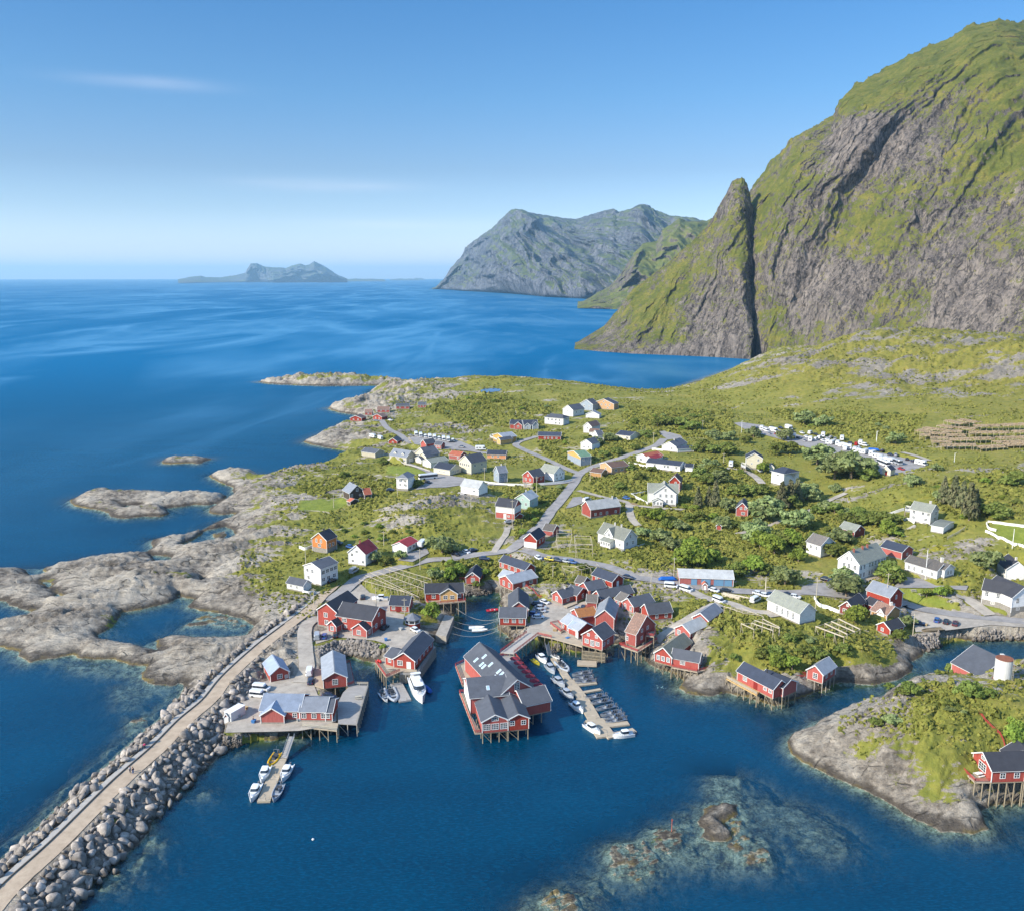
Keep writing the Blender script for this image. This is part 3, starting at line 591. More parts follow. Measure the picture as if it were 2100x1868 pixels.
# wobble the coast with noise (finer near the camera)
wob = fbm2(GX * 0.06, GY * 0.06, 5, 0.6) * 2.6 + fbm2(GX * 0.5, GY * 0.5, 2) * 0.35
far = sstep(500, 1200, GR.ravel())
land = land + wob * (1 + 1.2 * far)
rock = np.clip(rock, -0.1, 1.05)
d_in = np.maximum(-land, 0)
steep = 4.0 + 3 * far + 7.0 * sstep(0.25, -0.35, fbm2(GX * 0.025, GY * 0.025, 3)) * sstep(.3, .8, rock)
ramp_ = 1 - np.exp(-(d_in / steep) ** 0.85)
base = np.maximum(base, 1.2)
# bedrock relief: long slabs striking along the shore plus knobs
ca, sa = cos(radians(32)), sin(radians(32))
sx = GX * ca + GY * sa; sy = -GX * sa + GY * ca
slab = fbm2(sx * 0.018, sy * 0.075, 5, 0.55, ridged=True)
knob = fbm2(GX * 0.05 + 9, GY * 0.05, 5, 0.55)
fine = fbm2(GX * 0.30, GY * 0.30, 3, 0.6)
fine2 = fbm2(sx * 0.10, sy * 0.5, 3, 0.55, ridged=True)
ramt = sstep(0.05, 0.75, rock)
cutx = fbm2(sx * 0.03 + 5, sy * 0.16, 4, 0.55); stepn = np.floor(cutx * 5) / 5 + sstep(0.75, 1.0, cutx * 5 - np.floor(cutx * 5)) / 5
fine3 = fbm2(sx * 0.22 + 3, sy * 0.9, 3, 0.6, ridged=True); gash = -np.maximum(0, 1 - np.abs(fbm2(sx * 0.012 + 8, sy * 0.06 + 2, 4, .55)) / 0.05) * 1.5
relief = (slab * (1.3 + 1.5 * ramt) + knob * 1.2) * (0.35 + 1.0 * ramt) + fine * (0.22 + 0.4 * ramt) + (fine2 * 0.6 + fine3 * 0.32 + stepn * 3.4 + gash * 1.6) * ramt
relief *= (1 + 1.5 * far)
relief_fade = 1 - np.exp(-d_in / 9.0)
H = base * ramp_ + relief * (0.25 + 0.75 * relief_fade) * ramp_
H = np.where(land < 0, np.maximum(H, 0.05 + 0.25 * np.minimum(d_in, 2)), 0)
d_out = np.maximum(land, 0)
depth = np.minimum(0.10 + 0.42 * d_out + 0.02 * d_out ** 2, 14.0) + fbm2(GX * 0.12, GY * 0.12, 4) * 0.5 * sstep(0, 2, d_out)
H = np.where(land < 0, H, -np.maximum(depth, 0.06))
for q, h in SHOALS:
    pw = polypx(q)
    idx, s = sdf_box(GP, pw, 14)
    s = s + wob[idx] * 0.55 + fbm2(GX[idx] * 0.25, GY[idx] * 0.25, 3) * 1.2
    top = h + knob[idx] * 0.7 + fine[idx] * 0.8 + fine2[idx] * 0.5
    if h > 0: hh = np.where(s < 0, np.minimum(top * (1 - np.exp(s / 1.5)) - 0.15 * np.exp(s), 3), -0.3 - s * 0.6)
    else: hh = top - np.maximum(s, 0) * 0.55
    H[idx] = np.where(land[idx] > 0, np.maximum(H[idx], np.minimum(hh, 2.5)), H[idx])
lawn = np.zeros(len(GX)); flower = np.zeros(len(GX))
H = H.reshape(NRR, NTH)
def flatten(poly, z, pad, closed=True, half=0.0, zs=None, keep_water=True):
    """level the ground inside a polygon, or along a polyline of half-width half with heights zs"""
    idx, r = sdf_box(GP, poly, pad + half + 1, closed)
    Hf = H.reshape(-1)
    if closed: s = r; zt = np.full(len(idx), z)
    else:
        d, par = r; s = d - half; zt = np.interp(par, np.arange(len(poly)), zs)
    w = 1 - sstep(0.4, pad, s)
    if keep_water: w = np.where(land[idx] > 0, 0, w)
    Hf[idx] = Hf[idx] * (1 - w) + zt * w
    return idx, s
# roads are levelled first with smoothed heights
def densify(pts, n):
    pts = np.asarray(pts, float); out = []
    P = np.vstack([2 * pts[0] - pts[1], pts, 2 * pts[-1] - pts[-2]])
    for i in range(1, len(P) - 2):
        for k in range(n):
            t = k / n; a, b, c, d = P[i-1], P[i], P[i+1], P[i+2]
            out.append(0.5 * ((2*b) + (c-a)*t + (2*a-5*b+4*c-d)*t*t + (-a+3*b-3*c+d)*t**3))
    out.append(pts[-1]); return np.array(out)
def smooth1(z, n):
    for _ in range(n): z = np.concatenate([[z[0]], (z[:-2] + 2 * z[1:-1] + z[2:]) / 4, [z[-1]]])
    return z
# settle the quays and lots
AREA_W = []
for nm, pl, z in AREAS:
    if z is None:
        c = np.array([hit(*p) for p in pl]); z = float(np.median(c[:, 2])) + 0.15
    pw = polypx(pl, z); AREA_W.append((nm, pw, z))
    flatten(pw, z, 3.0)
    idx, s = sdf_box(GP, pw, 3); rock[idx] = np.where(s < 1.0, rock[idx] * 0.5, rock[idx])
ROAD_W = []
for nm, pl, w in ROADS:
    c = densify(np.array([hit(*p) for p in pl]), 6); c[:, 2] = smooth1(c[:, 2], 60) + 0.1
    ROAD_W.append((nm, c, w))
for nm, c, w in ROAD_W:
    flatten(c[:, :2], 0, 4.0, closed=False, half=w / 2 + 0.4, zs=c[:, 2], keep_water=False)
for nm, pw, z in AREA_W: flatten(pw, z, 1.6)
BW = densify(np.array([at(p[0], p[1], 4.6) for p in BWPATH]), 8)
idx, r = sdf_box(GP, BW[:, :2], 22, closed=False); d, par = r
core = np.interp(d, [0, 3.4, 12.5, 18], [4.55, 4.5, 0.2, -3.0])
fadein = sstep(4, 30, par)
Hf = H.reshape(-1); inside = d < 18
fb = sstep(45, 54, par); tgt = np.maximum(Hf[idx], np.where(d < 9, core, -9)) * (1 - fb) + core * fb
Hf[idx] = np.where(inside & (par > 2) & (land[idx] < 1.0), Hf[idx] * (1 - fadein) + tgt * fadein, Hf[idx])
Hf[idx] = np.where((d < 3.6), 4.5, Hf[idx])
rock[idx] = np.where((d < 14) & (par > 26), 1.0, rock[idx])
for q in LAWN:
    pw = np.array([hit(*p)[:2] for p in q]); idx, s = sdf_box(GP, pw, 4); lawn[idx] = np.maximum(lawn[idx], 1 - sstep(-1, 1.5, s)); rock[idx] = np.where(s < 1, -0.6, rock[idx])
    c = np.array([hit(*p) for p in q]); Hs = H.reshape(-1); w = (1 - sstep(-3, 3, s)) * 0.7
    A = np.c_[pw, np.ones(len(pw))]; co = np.linalg.lstsq(A, c[:, 2], rcond=None)[0]
    Hs[idx] = Hs[idx] * (1 - w) + (GX[idx] * co[0] + GY[idx] * co[1] + co[2]) * w
for (px, py, rad) in [(1350,1170,30),(1270,1150,30),(1450,1060,26),(1470,1150,20),(1730,1130,25),(1530,1020,22),(740,960,14),(1560,1130,20),(1650,1000,20),(1420,1220,16),(1620,1350,16),(1850,1190,18),(1960,1160,18),(870,1170,16),(1330,890,40),(1200,1090,14),(1040,1150,14),(1860,1000,20),(820,1160,10),(1730,1300,16)]:
    c = hit(px, py); dd = np.hypot(GX - c[0], GY - c[1]); flower = np.maximum(flower, 1 - sstep(rad * 0.35, rad * 1.1, dd))
def build_ground():
    Hf = H.reshape(-1); rk_ = np.maximum(rock, 1 - sstep(2.5, 8, d_in)); rock[:] = np.where(land < 0, rk_, rock)
    keep = Hf > -9
    ii = np.arange(NRR * NTH).reshape(NRR, NTH)
    q = np.stack([ii[:-1, :-1], ii[:-1, 1:], ii[1:, 1:], ii[1:, :-1]], -1).reshape(-1, 4)
    q = q[keep[q].any(1)]
    used = np.zeros(NRR * NTH, bool); used[q.ravel()] = True
    remap = np.cumsum(used) - 1
    v = np.stack([GX, GY, Hf], 1)[used]
    me = mesh_np('ground', v, remap[q], mats=[MAT['land']], smooth=True, attrs={'rock': rock[used], 'lawn': lawn[used], 'flower': flower[used]})
    tag(link('ground', me), kind='structure')
def build_sea():
    nt, nr = 700, 760
    th = np.linspace(radians(-62), radians(62), nt); r = np.exp(np.linspace(math.log(70), math.log(1750), nr - 60)); r = np.concatenate([r, np.exp(np.linspace(math.log(1800), math.log(46000), 60))])
    T, R_ = np.meshgrid(th, r); x = np.sin(T) * R_; y = np.cos(T) * R_
    u = np.clip((T - TH0) * TH_k, 0, NTH - 1.001); v = np.clip((np.log(R_) - LR[0]) * LR_k, 0, NRR - 1.001); i = u.astype(int); j = v.astype(int); a = u - i; b = v - j
    h = (H[j, i] * (1 - a) + H[j, i + 1] * a) * (1 - b) + (H[j + 1, i] * (1 - a) + H[j + 1, i + 1] * a) * b
    dep = np.maximum(-h, 0); dep = np.where((T < TH0) | (T > TH1) | (R_ > R1) | (R_ < R0), 14, dep)
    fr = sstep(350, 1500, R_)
    ii = np.arange(nr * nt).reshape(nr, nt); q = np.stack([ii[:-1, :-1], ii[:-1, 1:], ii[1:, 1:], ii[1:, :-1]], -1).reshape(-1, 4)
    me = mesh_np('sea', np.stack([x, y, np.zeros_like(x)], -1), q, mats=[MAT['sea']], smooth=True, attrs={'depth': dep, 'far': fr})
    tag(link('sea', me), kind='structure')
def strip(name, c, w, z_off, mat, ncross=4):
    c = np.asarray(c); t = np.gradient(c[:, :2], axis=0); t /= np.linalg.norm(t, axis=1)[:, None] + 1e-9; nrm = np.stack([-t[:, 1], t[:, 0]], 1)
    n = len(c); k = ncross + 1; v = np.zeros((n, k, 3))
    for j in range(k):
        s = (j / ncross - 0.5) * w
        s = s + 0.25 * fbm2(c[:, 0] * 0.3 + j, c[:, 1] * 0.3, 2) * (1 if j in (0, ncross) else 0)
        v[:, j, :2] = c[:, :2] + nrm * (np.broadcast_to(s, (n,)))[:, None]; v[:, j, 2] = c[:, 2] + z_off
    ii = np.arange(n * k).reshape(n, k); q = np.stack([ii[:-1, :-1], ii[:-1, 1:], ii[1:, 1:], ii[1:, :-1]], -1).reshape(-1, 4)[:, ::-1]
    return mesh_np(name, v, q, mats=[mat], smooth=True)
def area_mesh(name, pw, z, mat):
    me = bpy.data.meshes.new(name)
    me.from_pydata([(p[0], p[1], z) for p in pw], [], [tuple(range(len(pw)))]); me.materials.append(mat); me.update()
    bm = bmesh.new(); bm.from_mesh(me); bmesh.ops.recalc_face_normals(bm, faces=bm.faces)
    for f in bm.faces:
        if f.normal.z < 0: f.normal_flip()
    bmesh.ops.triangulate(bm, faces=bm.faces); bm.to_mesh(me); bm.free(); return me
def build_roads():
    for i, (nm, c, w) in enumerate(ROAD_W):
        tag(link(nm, strip(nm, c, w, 0.10 + 0.006 * i, MAT['asphalt'] if nm == 'road' else MAT['gravel'])), kind='structure')
    for i, (nm, pw, z) in enumerate(AREA_W):
        tag(link(nm, area_mesh(nm, pw, z + 0.06 + 0.005 * i, MAT['gravel'] if nm == 'quay' else MAT['pond'] if nm == 'pond' else MAT['asphalt'])), kind='structure')
# ------------------------------------------------------------------ mountains
def mountain(name, crest, basel, nu, nt_, prof, folds, mat, back=0.6, seed=0, relief=0.05, az_pad=0.0, green=None):
    """crest: (px, py, distance); basel: (px, py at sea level) or (px, None, distance); a heightfield in azimuth and depth with folded flanks"""
    ca = []; 
    for px, py, dd in crest:
        a, e = azel(px, py); ca.append((a, dd, CAMH + e * dd))
    ca = np.array(ca); ba = []
    for b in basel:
        if b[1] is None: ba.append((azel(b[0], 700)[0], b[2]))
        else:
            p = at(b[0], b[1], 0); ba.append((atan2(p[0], p[1]), math.hypot(p[0], p[1])))
    ba = np.array(ba)
    az = np.linspace(ca[:, 0].min(), ca[:, 0].max(), nu)
    cd = np.interp(az, ca[:, 0], ca[:, 1]); chh = np.interp(az, ca[:, 0], ca[:, 2]); bd = np.interp(az, ba[:, 0], ba[:, 1])
    span = np.median(cd)
    jit = fbm2(az * 90 + seed, az * 0 + seed * 3.3, 5, 0.6); chh = np.maximum(chh, -5)
    t = np.concatenate([np.linspace(-0.04, 1, nt_), 1 + np.linspace(0, back, nt_ // 5)[1:]])
    T, A = np.meshgrid(t, az); 
    Tc = np.clip(T, 0, 1)
    D = bd[:, None] + (cd - bd)[:, None] * T
    pz = prof(Tc, A) if callable(prof) else np.interp(Tc, prof[0], prof[1])
    Zz = chh[:, None] * pz + (jit * chh * 0.035)[:, None] * np.clip(1 - np.abs(T - 1) / 0.06, 0, 1)
    behind = T > 1
    Zz = np.where(behind, chh[:, None] * (1 - ((T - 1) / back) ** 1.2 * 0.9), Zz)
    Zz = np.where(T < 0, -6.0, Zz)
    # spurs and gullies running down the flank
    for fr, amp, skew, octs in folds:
        n = fbm2((A * span + T * skew * (cd - bd)[:, None] + fr * 0.35 * fbm2(A * span / fr * 0.8 + 3, T * 3.1 + seed, 3)) / fr + seed, T * 0.42 + seed * 0.7, octs, 0.52, ridged=True)
        mask = np.clip(4 * Tc * (1 - Tc), 0, 1) ** 0.6 * (~behind)
        D = D - amp * n * mask
    X = np.sin(A) * D; Y = np.cos(A) * D
    amp = relief * chh.max()
    n3 = fbm3(X / (amp * 5) + seed, Y / (amp * 5), Zz / (amp * 5), 6, 0.55)
    n4 = fbm3((X + 0.6 * Zz) / (amp * 1.6) + seed, Y / (amp * 1.6), Zz / (amp * 5), 4, 0.6, ridged=True)
    n5 = fbm3((X + 0.5 * Zz) / (amp * 0.9) + seed, Y / (amp * 0.9), Zz / (amp * 2.0) + 4, 3, 0.6, ridged=True); n4 = n4 + 0.45 * n5
    m = np.clip(Tc * 8, 0, 1) * np.where(behind, 0.3, 1.0) * np.where(T > 0.97, 0.5, 1)
    cr = 1 - np.exp(-((T - 1) / 0.02) ** 2) * 0.8
    m = m * np.clip(chh / 60, 0.1, 1)[:, None]; n6 = fbm3(X / (amp * 4) - seed, Y / (amp * 4) + 5, Zz / (amp * 4), 5, 0.6); X = X + np.cos(A) * n6 * amp * m * 0.9; Y = Y - np.sin(A) * n6 * amp * m * 0.9
    X = X + np.sin(A) * n3 * amp * m * 0.8; Y = Y + np.cos(A) * (n3 * amp + n4 * amp * 0.35) * m * 0.8; Zz = Zz + (n3 * 0.35 + n4 * 0.2) * amp * m * cr
    Zz = np.where(T < 0, -6.0, Zz)
    nu_, n2 = X.shape; ii = np.arange(nu_ * n2).reshape(nu_, n2)
    q = np.stack([ii[:-1, :-1], ii[1:, :-1], ii[1:, 1:], ii[:-1, 1:]], -1).reshape(-1, 4)
    at_ = {}
    if green is not None:
        g = np.zeros(X.shape)
        for (px, py, rx, ry, s) in green:
            # a patch of growth, placed where its sight line meets the flank
            a0, e0 = azel(px, py); EL = (Zz - CAMH) / np.hypot(X, Y)
            g += s * np.exp(-((A - a0) * F / rx) ** 2 - ((EL - e0) * F / ry) ** 2) * (~behind)
        at_ = {'green': g}
    me = mesh_np(name, np.stack([X, Y, Zz], -1), q, mats=[mat], smooth=True, attrs=at_)
    return tag(link(name, me), kind='structure')
def build_mountains():
    mountain('mountain', [(1470,520,1760),(1500,455,1740),(1541,396,1715),(1566,366,1705),(1581,346,1720),(1600,322,1700),(1620,294,1690),(1650,267,1690),(1675,257,1700),(1709,240,1720),(1720,215,1735),(1729,198,1750),(1749,176,1770),
        (1798,153,1810),(1843,131,1840),(1883,106,1870),(1917,94,1890),(1962,74,1910),(1991,54,1930),(2046,42,1950),(2080,45,1960),(2100,49,1970),(2200,70,2000),(2400,130,2100),(2700,260,2200)],
        [(1470,None,1580),(1530,None,1455),(1552,None,1405),(1575,None,1380),(1620,None,1370),(1700,None,1335),(1850,None,1290),(2100,None,1220),(2300,None,1200),(2700,None,1200)], 760, 420,
        ([0, 0.05, 0.42, 0.55, 0.72, 1], [0, 0.10, 0.68, 0.80, 0.88, 1]), [(240, 40, -0.5, 3), (80, 17, -0.9, 4), (26, 6, -1.0, 4)], MAT['rock_near'], seed=3, relief=0.04,
        green=[(1640,330,70,50,.45),(1560,470,45,80,.4),(1660,430,60,40,.25),(2000,300,90,60,.4),(2080,330,60,50,.4),(1800,430,50,40,.3),(1850,500,60,30,.35),(1700,480,60,30,.2),(1900,620,30,60,.2),
               (1580,650,25,60,.4),(1640,700,60,30,.3),(1850,300,110,40,-.4),(1800,270,80,40,-.45),(1770,330,60,50,-.35),(2000,560,60,60,-.5),(1980,640,70,60,-.6),(1750,580,120,40,-.3),(1900,120,120,60,.55),(2050,120,80,70,.55),(1750,200,40,30,.45),(1640,560,40,60,-.25),(2000,430,60,40,.1)])
    mountain('mountain', [(1150,716,1640),(1165,713,1640),(1199,693,1645),(1239,668,1640),(1284,616,1635),(1298,594,1630),(1358,549,1620),(1397,515,1610),(1447,470,1600),(1467,440,1595),(1491,391,1590),(1501,370,1588),(1512,364,1586),(1521,364,1584),(1531,377,1580),(1538,396,1578),(1546,470,1560),(1551,560,1540),(1549,640,1520),(1540,720,1500)],
        [(1150,716),(1185,717),(1240,722),(1300,726),(1380,729),(1450,732),(1556,738)], 520, 320,
        ([0, 0.03, 0.10, 0.5, 0.8, 1], [0, 0.05, 0.12, 0.52, 0.80, 1]), [(110, 24, -0.3, 3), (36, 9, -0.6, 4), (14, 3, -.6, 3)], MAT['rock_near'], back=0.2, seed=11, relief=0.045,
        green=[(1440,560,40,70,.35),(1430,640,30,40,-.3),(1330,640,50,40,.35),(1370,690,30,30,.4),(1480,470,40,50,.3),(1500,400,30,30,-.4),(1240,700,60,12,-.3),(1400,715,90,12,-.7),(1470,650,20,40,-.3)])
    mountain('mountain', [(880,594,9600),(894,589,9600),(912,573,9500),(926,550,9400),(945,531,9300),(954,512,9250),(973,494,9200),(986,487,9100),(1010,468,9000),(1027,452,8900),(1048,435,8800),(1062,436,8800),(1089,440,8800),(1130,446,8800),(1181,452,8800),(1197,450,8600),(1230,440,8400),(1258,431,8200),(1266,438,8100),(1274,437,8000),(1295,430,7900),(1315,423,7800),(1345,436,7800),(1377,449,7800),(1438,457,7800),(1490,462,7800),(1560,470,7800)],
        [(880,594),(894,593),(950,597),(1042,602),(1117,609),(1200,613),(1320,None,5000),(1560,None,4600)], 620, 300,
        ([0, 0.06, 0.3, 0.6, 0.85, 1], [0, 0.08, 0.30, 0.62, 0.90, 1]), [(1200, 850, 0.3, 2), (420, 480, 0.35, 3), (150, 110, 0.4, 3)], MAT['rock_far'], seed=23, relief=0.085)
    mountain('mountain', [(1160,632,4100),(1172,629,4100),(1200,616,4100),(1249,589,4150),(1284,549,4200),(1298,525,4200),(1318,500,4250),(1348,495,4300),(1363,470,4350),(1393,449,4400),(1405,455,4400),(1447,453,4450),(1472,448,4500),(1530,440,4500),(1600,440,4500)],
        [(1160,632),(1172,632),(1260,635),(1600,640)], 300, 200,
        ([0, 0.05, 0.4, 0.75, 1], [0, 0.08, 0.42, 0.8, 1]), [(380, 240, 0.3, 3), (140, 80, 0.5, 3)], MAT['rock_mid'], seed=31, relief=0.06)
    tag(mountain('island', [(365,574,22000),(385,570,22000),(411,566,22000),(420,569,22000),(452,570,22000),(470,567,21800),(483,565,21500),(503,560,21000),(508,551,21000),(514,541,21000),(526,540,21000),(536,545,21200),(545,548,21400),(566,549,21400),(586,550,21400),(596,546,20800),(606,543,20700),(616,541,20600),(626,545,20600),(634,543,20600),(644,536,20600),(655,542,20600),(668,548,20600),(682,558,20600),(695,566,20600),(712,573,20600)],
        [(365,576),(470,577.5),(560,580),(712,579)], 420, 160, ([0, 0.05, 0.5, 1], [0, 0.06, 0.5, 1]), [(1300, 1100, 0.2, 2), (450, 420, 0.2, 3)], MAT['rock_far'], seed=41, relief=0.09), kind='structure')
    # low skerries on the horizon
    for (a, b, h, dd) in [(700, 790, 14, 24000), (800, 860, 22, 30000), (845, 872, 60, 34000)]:
        mountain('skerry', [(a, 573.6, dd), ((a*2+b)/3, 573 - h / dd * F, dd), ((a+b)/2, 573.2 - h*0.5 / dd * F, dd), ((a+2*b)/3, 573 - h*0.8 / dd * F, dd), (b, 573.6, dd)],
            [(a, None, dd - 500), (b, None, dd - 500)], 40, 12, ([0, 1], [0, 1]), [(600, 60, 0, 2)], MAT['rock_far'], seed=a)
# ------------------------------------------------------------------ paint, roofing and glass
def m_board(name, c, vert=True, bump=0.5, weather=0.25):
    """painted weatherboard with faint board joints and weathering"""
    t = NT(name); P = t.coord('Object')
    n = t.noise(P, 0.9, 5, 0.65); n2 = t.noise(t.mapping(P, (4, 4, 0.5) if vert else (0.7, 0.7, 6)), 1.0, 4, 0.7)
    d = tuple(x * 0.72 for x in c[:3]) + (1,); l = tuple(min(1, x * 1.15 + 0.01) for x in c[:3]) + (1,)
    col = t.ramp(n2, [(0.3, d), (0.5, c), (0.72, l)])
    fade = tuple(x * 0.8 + 0.05 for x in c[:3]) + (1,)
    col = t.mix(t.math('MULTIPLY', t.ramp(n, [(0.45, 0), (0.7, 1)]), weather), col, fade)
    oi = t.new('ShaderNodeObjectInfo'); hs = t.new('ShaderNodeHueSaturation'); t.lk(col, hs.inputs['Color']); t.lk(t.maprange(oi.outputs['Random'], 0, 1, 0.82, 1.15), hs.inputs['Value']); t.lk(t.maprange(oi.outputs['Random'], 0, 1, 1.05, 0.85), hs.inputs['Saturation'])
    return t.done(t.principled(hs.outputs[0], 0.75, 0.25, t.bump(n2, bump, 0.04)))
def m_roof(name, c, var=0.22, patch=None, metal=False):
    t = NT(name); P = t.coord('Object')
    n = t.noise(P, 0.5, 6, 0.7); n2 = t.noise(P, 5.0, 4, 0.7); n3 = t.noise(t.mapping(P, (3.5, 3.5, 0.3)), 1.0, 3, 0.6)
    d = tuple(x * (1 - var) for x in c[:3]) + (1,); l = tuple(min(1, x * (1 + var)) for x in c[:3]) + (1,)
    col = t.ramp(n, [(0.3, d), (0.7, l)])
    col = t.mix(t.ramp(n2, [(0.4, 0.3), (0.6, 0)]), col, d)
    if patch: col = t.mix(t.ramp(n3, [(0.5, 0), (0.62, 0.8)]), col, patch)
    oi = t.new('ShaderNodeObjectInfo'); hs = t.new('ShaderNodeHueSaturation'); t.lk(col, hs.inputs['Color']); t.lk(t.maprange(oi.outputs['Random'], 0, 1, 0.8, 1.25), hs.inputs['Value']); col = hs.outputs[0]
    return t.done(t.principled(col, 0.55 if metal else 0.8, 0.35, t.bump(n3 if metal else n2, 0.3, 0.06)))
def m_glass(name='window_glass'):
    t = NT(name); P = t.coord('Object'); n = t.noise(P, 0.7, 2)
    col = t.ramp(n, [(0.35, lin(24, 30, 36)), (0.7, lin(62, 72, 82))])
    return t.done(t.principled(col, 0.08, 0.6))
def m_planks(name, c, scale=1.0):
    t = NT(name); P = t.pos(); n = t.noise(t.mapping(P, (0.5, 5, 1), (0, 0, radians(20))), scale, 5, 0.7); n2 = t.noise(P, 0.6, 4, 0.6)
    d = tuple(x * 0.7 for x in c[:3]) + (1,); l = tuple(min(1, x * 1.2) for x in c[:3]) + (1,)
    col = t.ramp(n, [(0.3, d), (0.5, c), (0.7, l)]); col = t.mix(t.ramp(n2, [(0.4, 0.35), (0.65, 0)]), col, d)
    return t.done(t.principled(col, 0.85, 0.2, t.bump(n, 0.4, 0.05)))
WALL = {k: m_board('wall_' + k, lin(*v), vert=k not in ('white', 'cream'), weather=w) for k, v, w in [
 ('red', (152, 60, 46), .25), ('darkred', (120, 48, 40), .25), ('oxide', (142, 64, 54), .35), ('white', (214, 212, 206), .06), ('cream', (206, 197, 170), .06), ('beige', (178, 170, 148), .1), ('yellow', (188, 150, 84), .1),
 ('orange', (186, 116, 56), .1), ('tan', (172, 132, 84), .12), ('brown', (70, 60, 50), .2), ('bluegrey', (140, 150, 158), .1), ('mint', (156, 178, 168), .08), ('wood', (190, 150, 92), .2), ('blue', (108, 146, 170), .15), ('grey', (150, 150, 146), .1)]}
ROOF = {k: m_roof('roof_' + k, lin(*v), patch=pt, metal=mt) for k, v, pt, mt in [
 ('slate', (74, 77, 83), None, 0), ('navy', (48, 54, 66), None, 0), ('black', (50, 51, 56), None, 0), ('grey', (112, 116, 122), None, 0), ('light', (136, 140, 144), None, 1), ('blue', (128, 138, 152), None, 1), ('pale', (158, 158, 154), None, 1),
 ('stone', (112, 114, 106), lin(130, 132, 112), 0), ('brown', (98, 76, 64), None, 0), ('rust', (140, 92, 50), lin(108, 70, 46), 1), ('rusty', (108, 86, 74), lin(146, 112, 90), 1), ('red', (138, 48, 52), None, 0), ('tile', (158, 88, 64), None, 0), ('green', (92, 120, 96), None, 0), ('mossy', (114, 114, 102), lin(128, 124, 100), 0), ('weathered', (88, 84, 80), lin(112, 104, 92), 0)]}
TRIM = m_flat('trim_white', lin(216, 214, 208), 0.6, var=0.04); TRIMR = m_flat('trim_red', lin(160, 50, 42), 0.7, var=0.06)
GLASS = m_glass(); STONE = m_flat('foundation_stone', lin(132, 126, 116), 0.9, var=0.25, scale=1.6, bump=0.4)
CONC = m_flat('concrete', lin(162, 156, 146), 0.9, var=0.12, scale=0.8, bump=0.2)
PILE = m_flat('pile_wood', lin(140, 128, 106), 0.9, var=0.25, scale=1.5); PILED = m_flat('pile_wood_grey', lin(150, 142, 128), 0.9, var=0.2, scale=1.5)
PLANK = m_planks('deck_grey_boards', lin(150, 146, 140)); PLANKY = m_planks('deck_new_boards', lin(190, 158, 104)); PLANKT = m_planks('deck_tan_boards', lin(168, 154, 132))
RAILR = m_flat('rail_red_paint', lin(158, 62, 56), 0.7, var=0.1); RAILW = m_flat('rail_weathered', lin(168, 160, 142), 0.8, var=0.12); BRICK = m_flat('chimney_brick', lin(150, 92, 74), 0.9, var=0.2, scale=3); CHIMW = m_flat('chimney_render', lin(196, 190, 180), 0.9, var=0.1); CHIMD = m_flat('chimney_metal', lin(60, 60, 62), 0.6)
DOORW = m_flat('door_white', lin(210, 208, 202), 0.6, var=0.04); DOORB = m_flat('door_blue', lin(96, 132, 158), 0.7, var=0.08); DOORR = m_flat('door_red', lin(120, 36, 32), 0.6)
SKYL = m_flat('skylight_glass', lin(150, 176, 200), 0.15, 0.6, var=0.1)
_wm = {}
def window_meshes(w, h, bars, frame):
    k = (round(w, 2), round(h, 2), bars, frame.name)
    if k not in _wm:
        f = MB(); c = 0.13; w2 = w / 2; h2 = h / 2
        f.box(-w2 - c, w2 + c, -0.06, 0.03, -h2 - c, -h2); f.box(-w2 - c, w2 + c, -0.06, 0.03, h2, h2 + c)
        f.box(-w2 - c, -w2, -0.055, 0.03, -h2, h2); f.box(w2, w2 + c, -0.055, 0.03, -h2, h2)
        nx, nz = bars
        for i in range(1, nx): x = -w2 + w * i / nx; f.box(x - 0.045, x + 0.045, -0.05, 0.03, -h2, h2)
        for i in range(1, nz): z = -h2 + h * i / nz; f.box(-w2, w2, -0.045, 0.028, z - 0.035, z + 0.035)
        p = MB(); p.box(-w2, w2, -0.02, 0.02, -h2, h2)
        _wm[k] = (f.mesh('window_frame', frame), p.mesh('window_pane', GLASS))
    return _wm[k]
FOOT = []
def z0_ok(A): return abs(A.z - max(hz(A.x, A.y), 0)) < 6
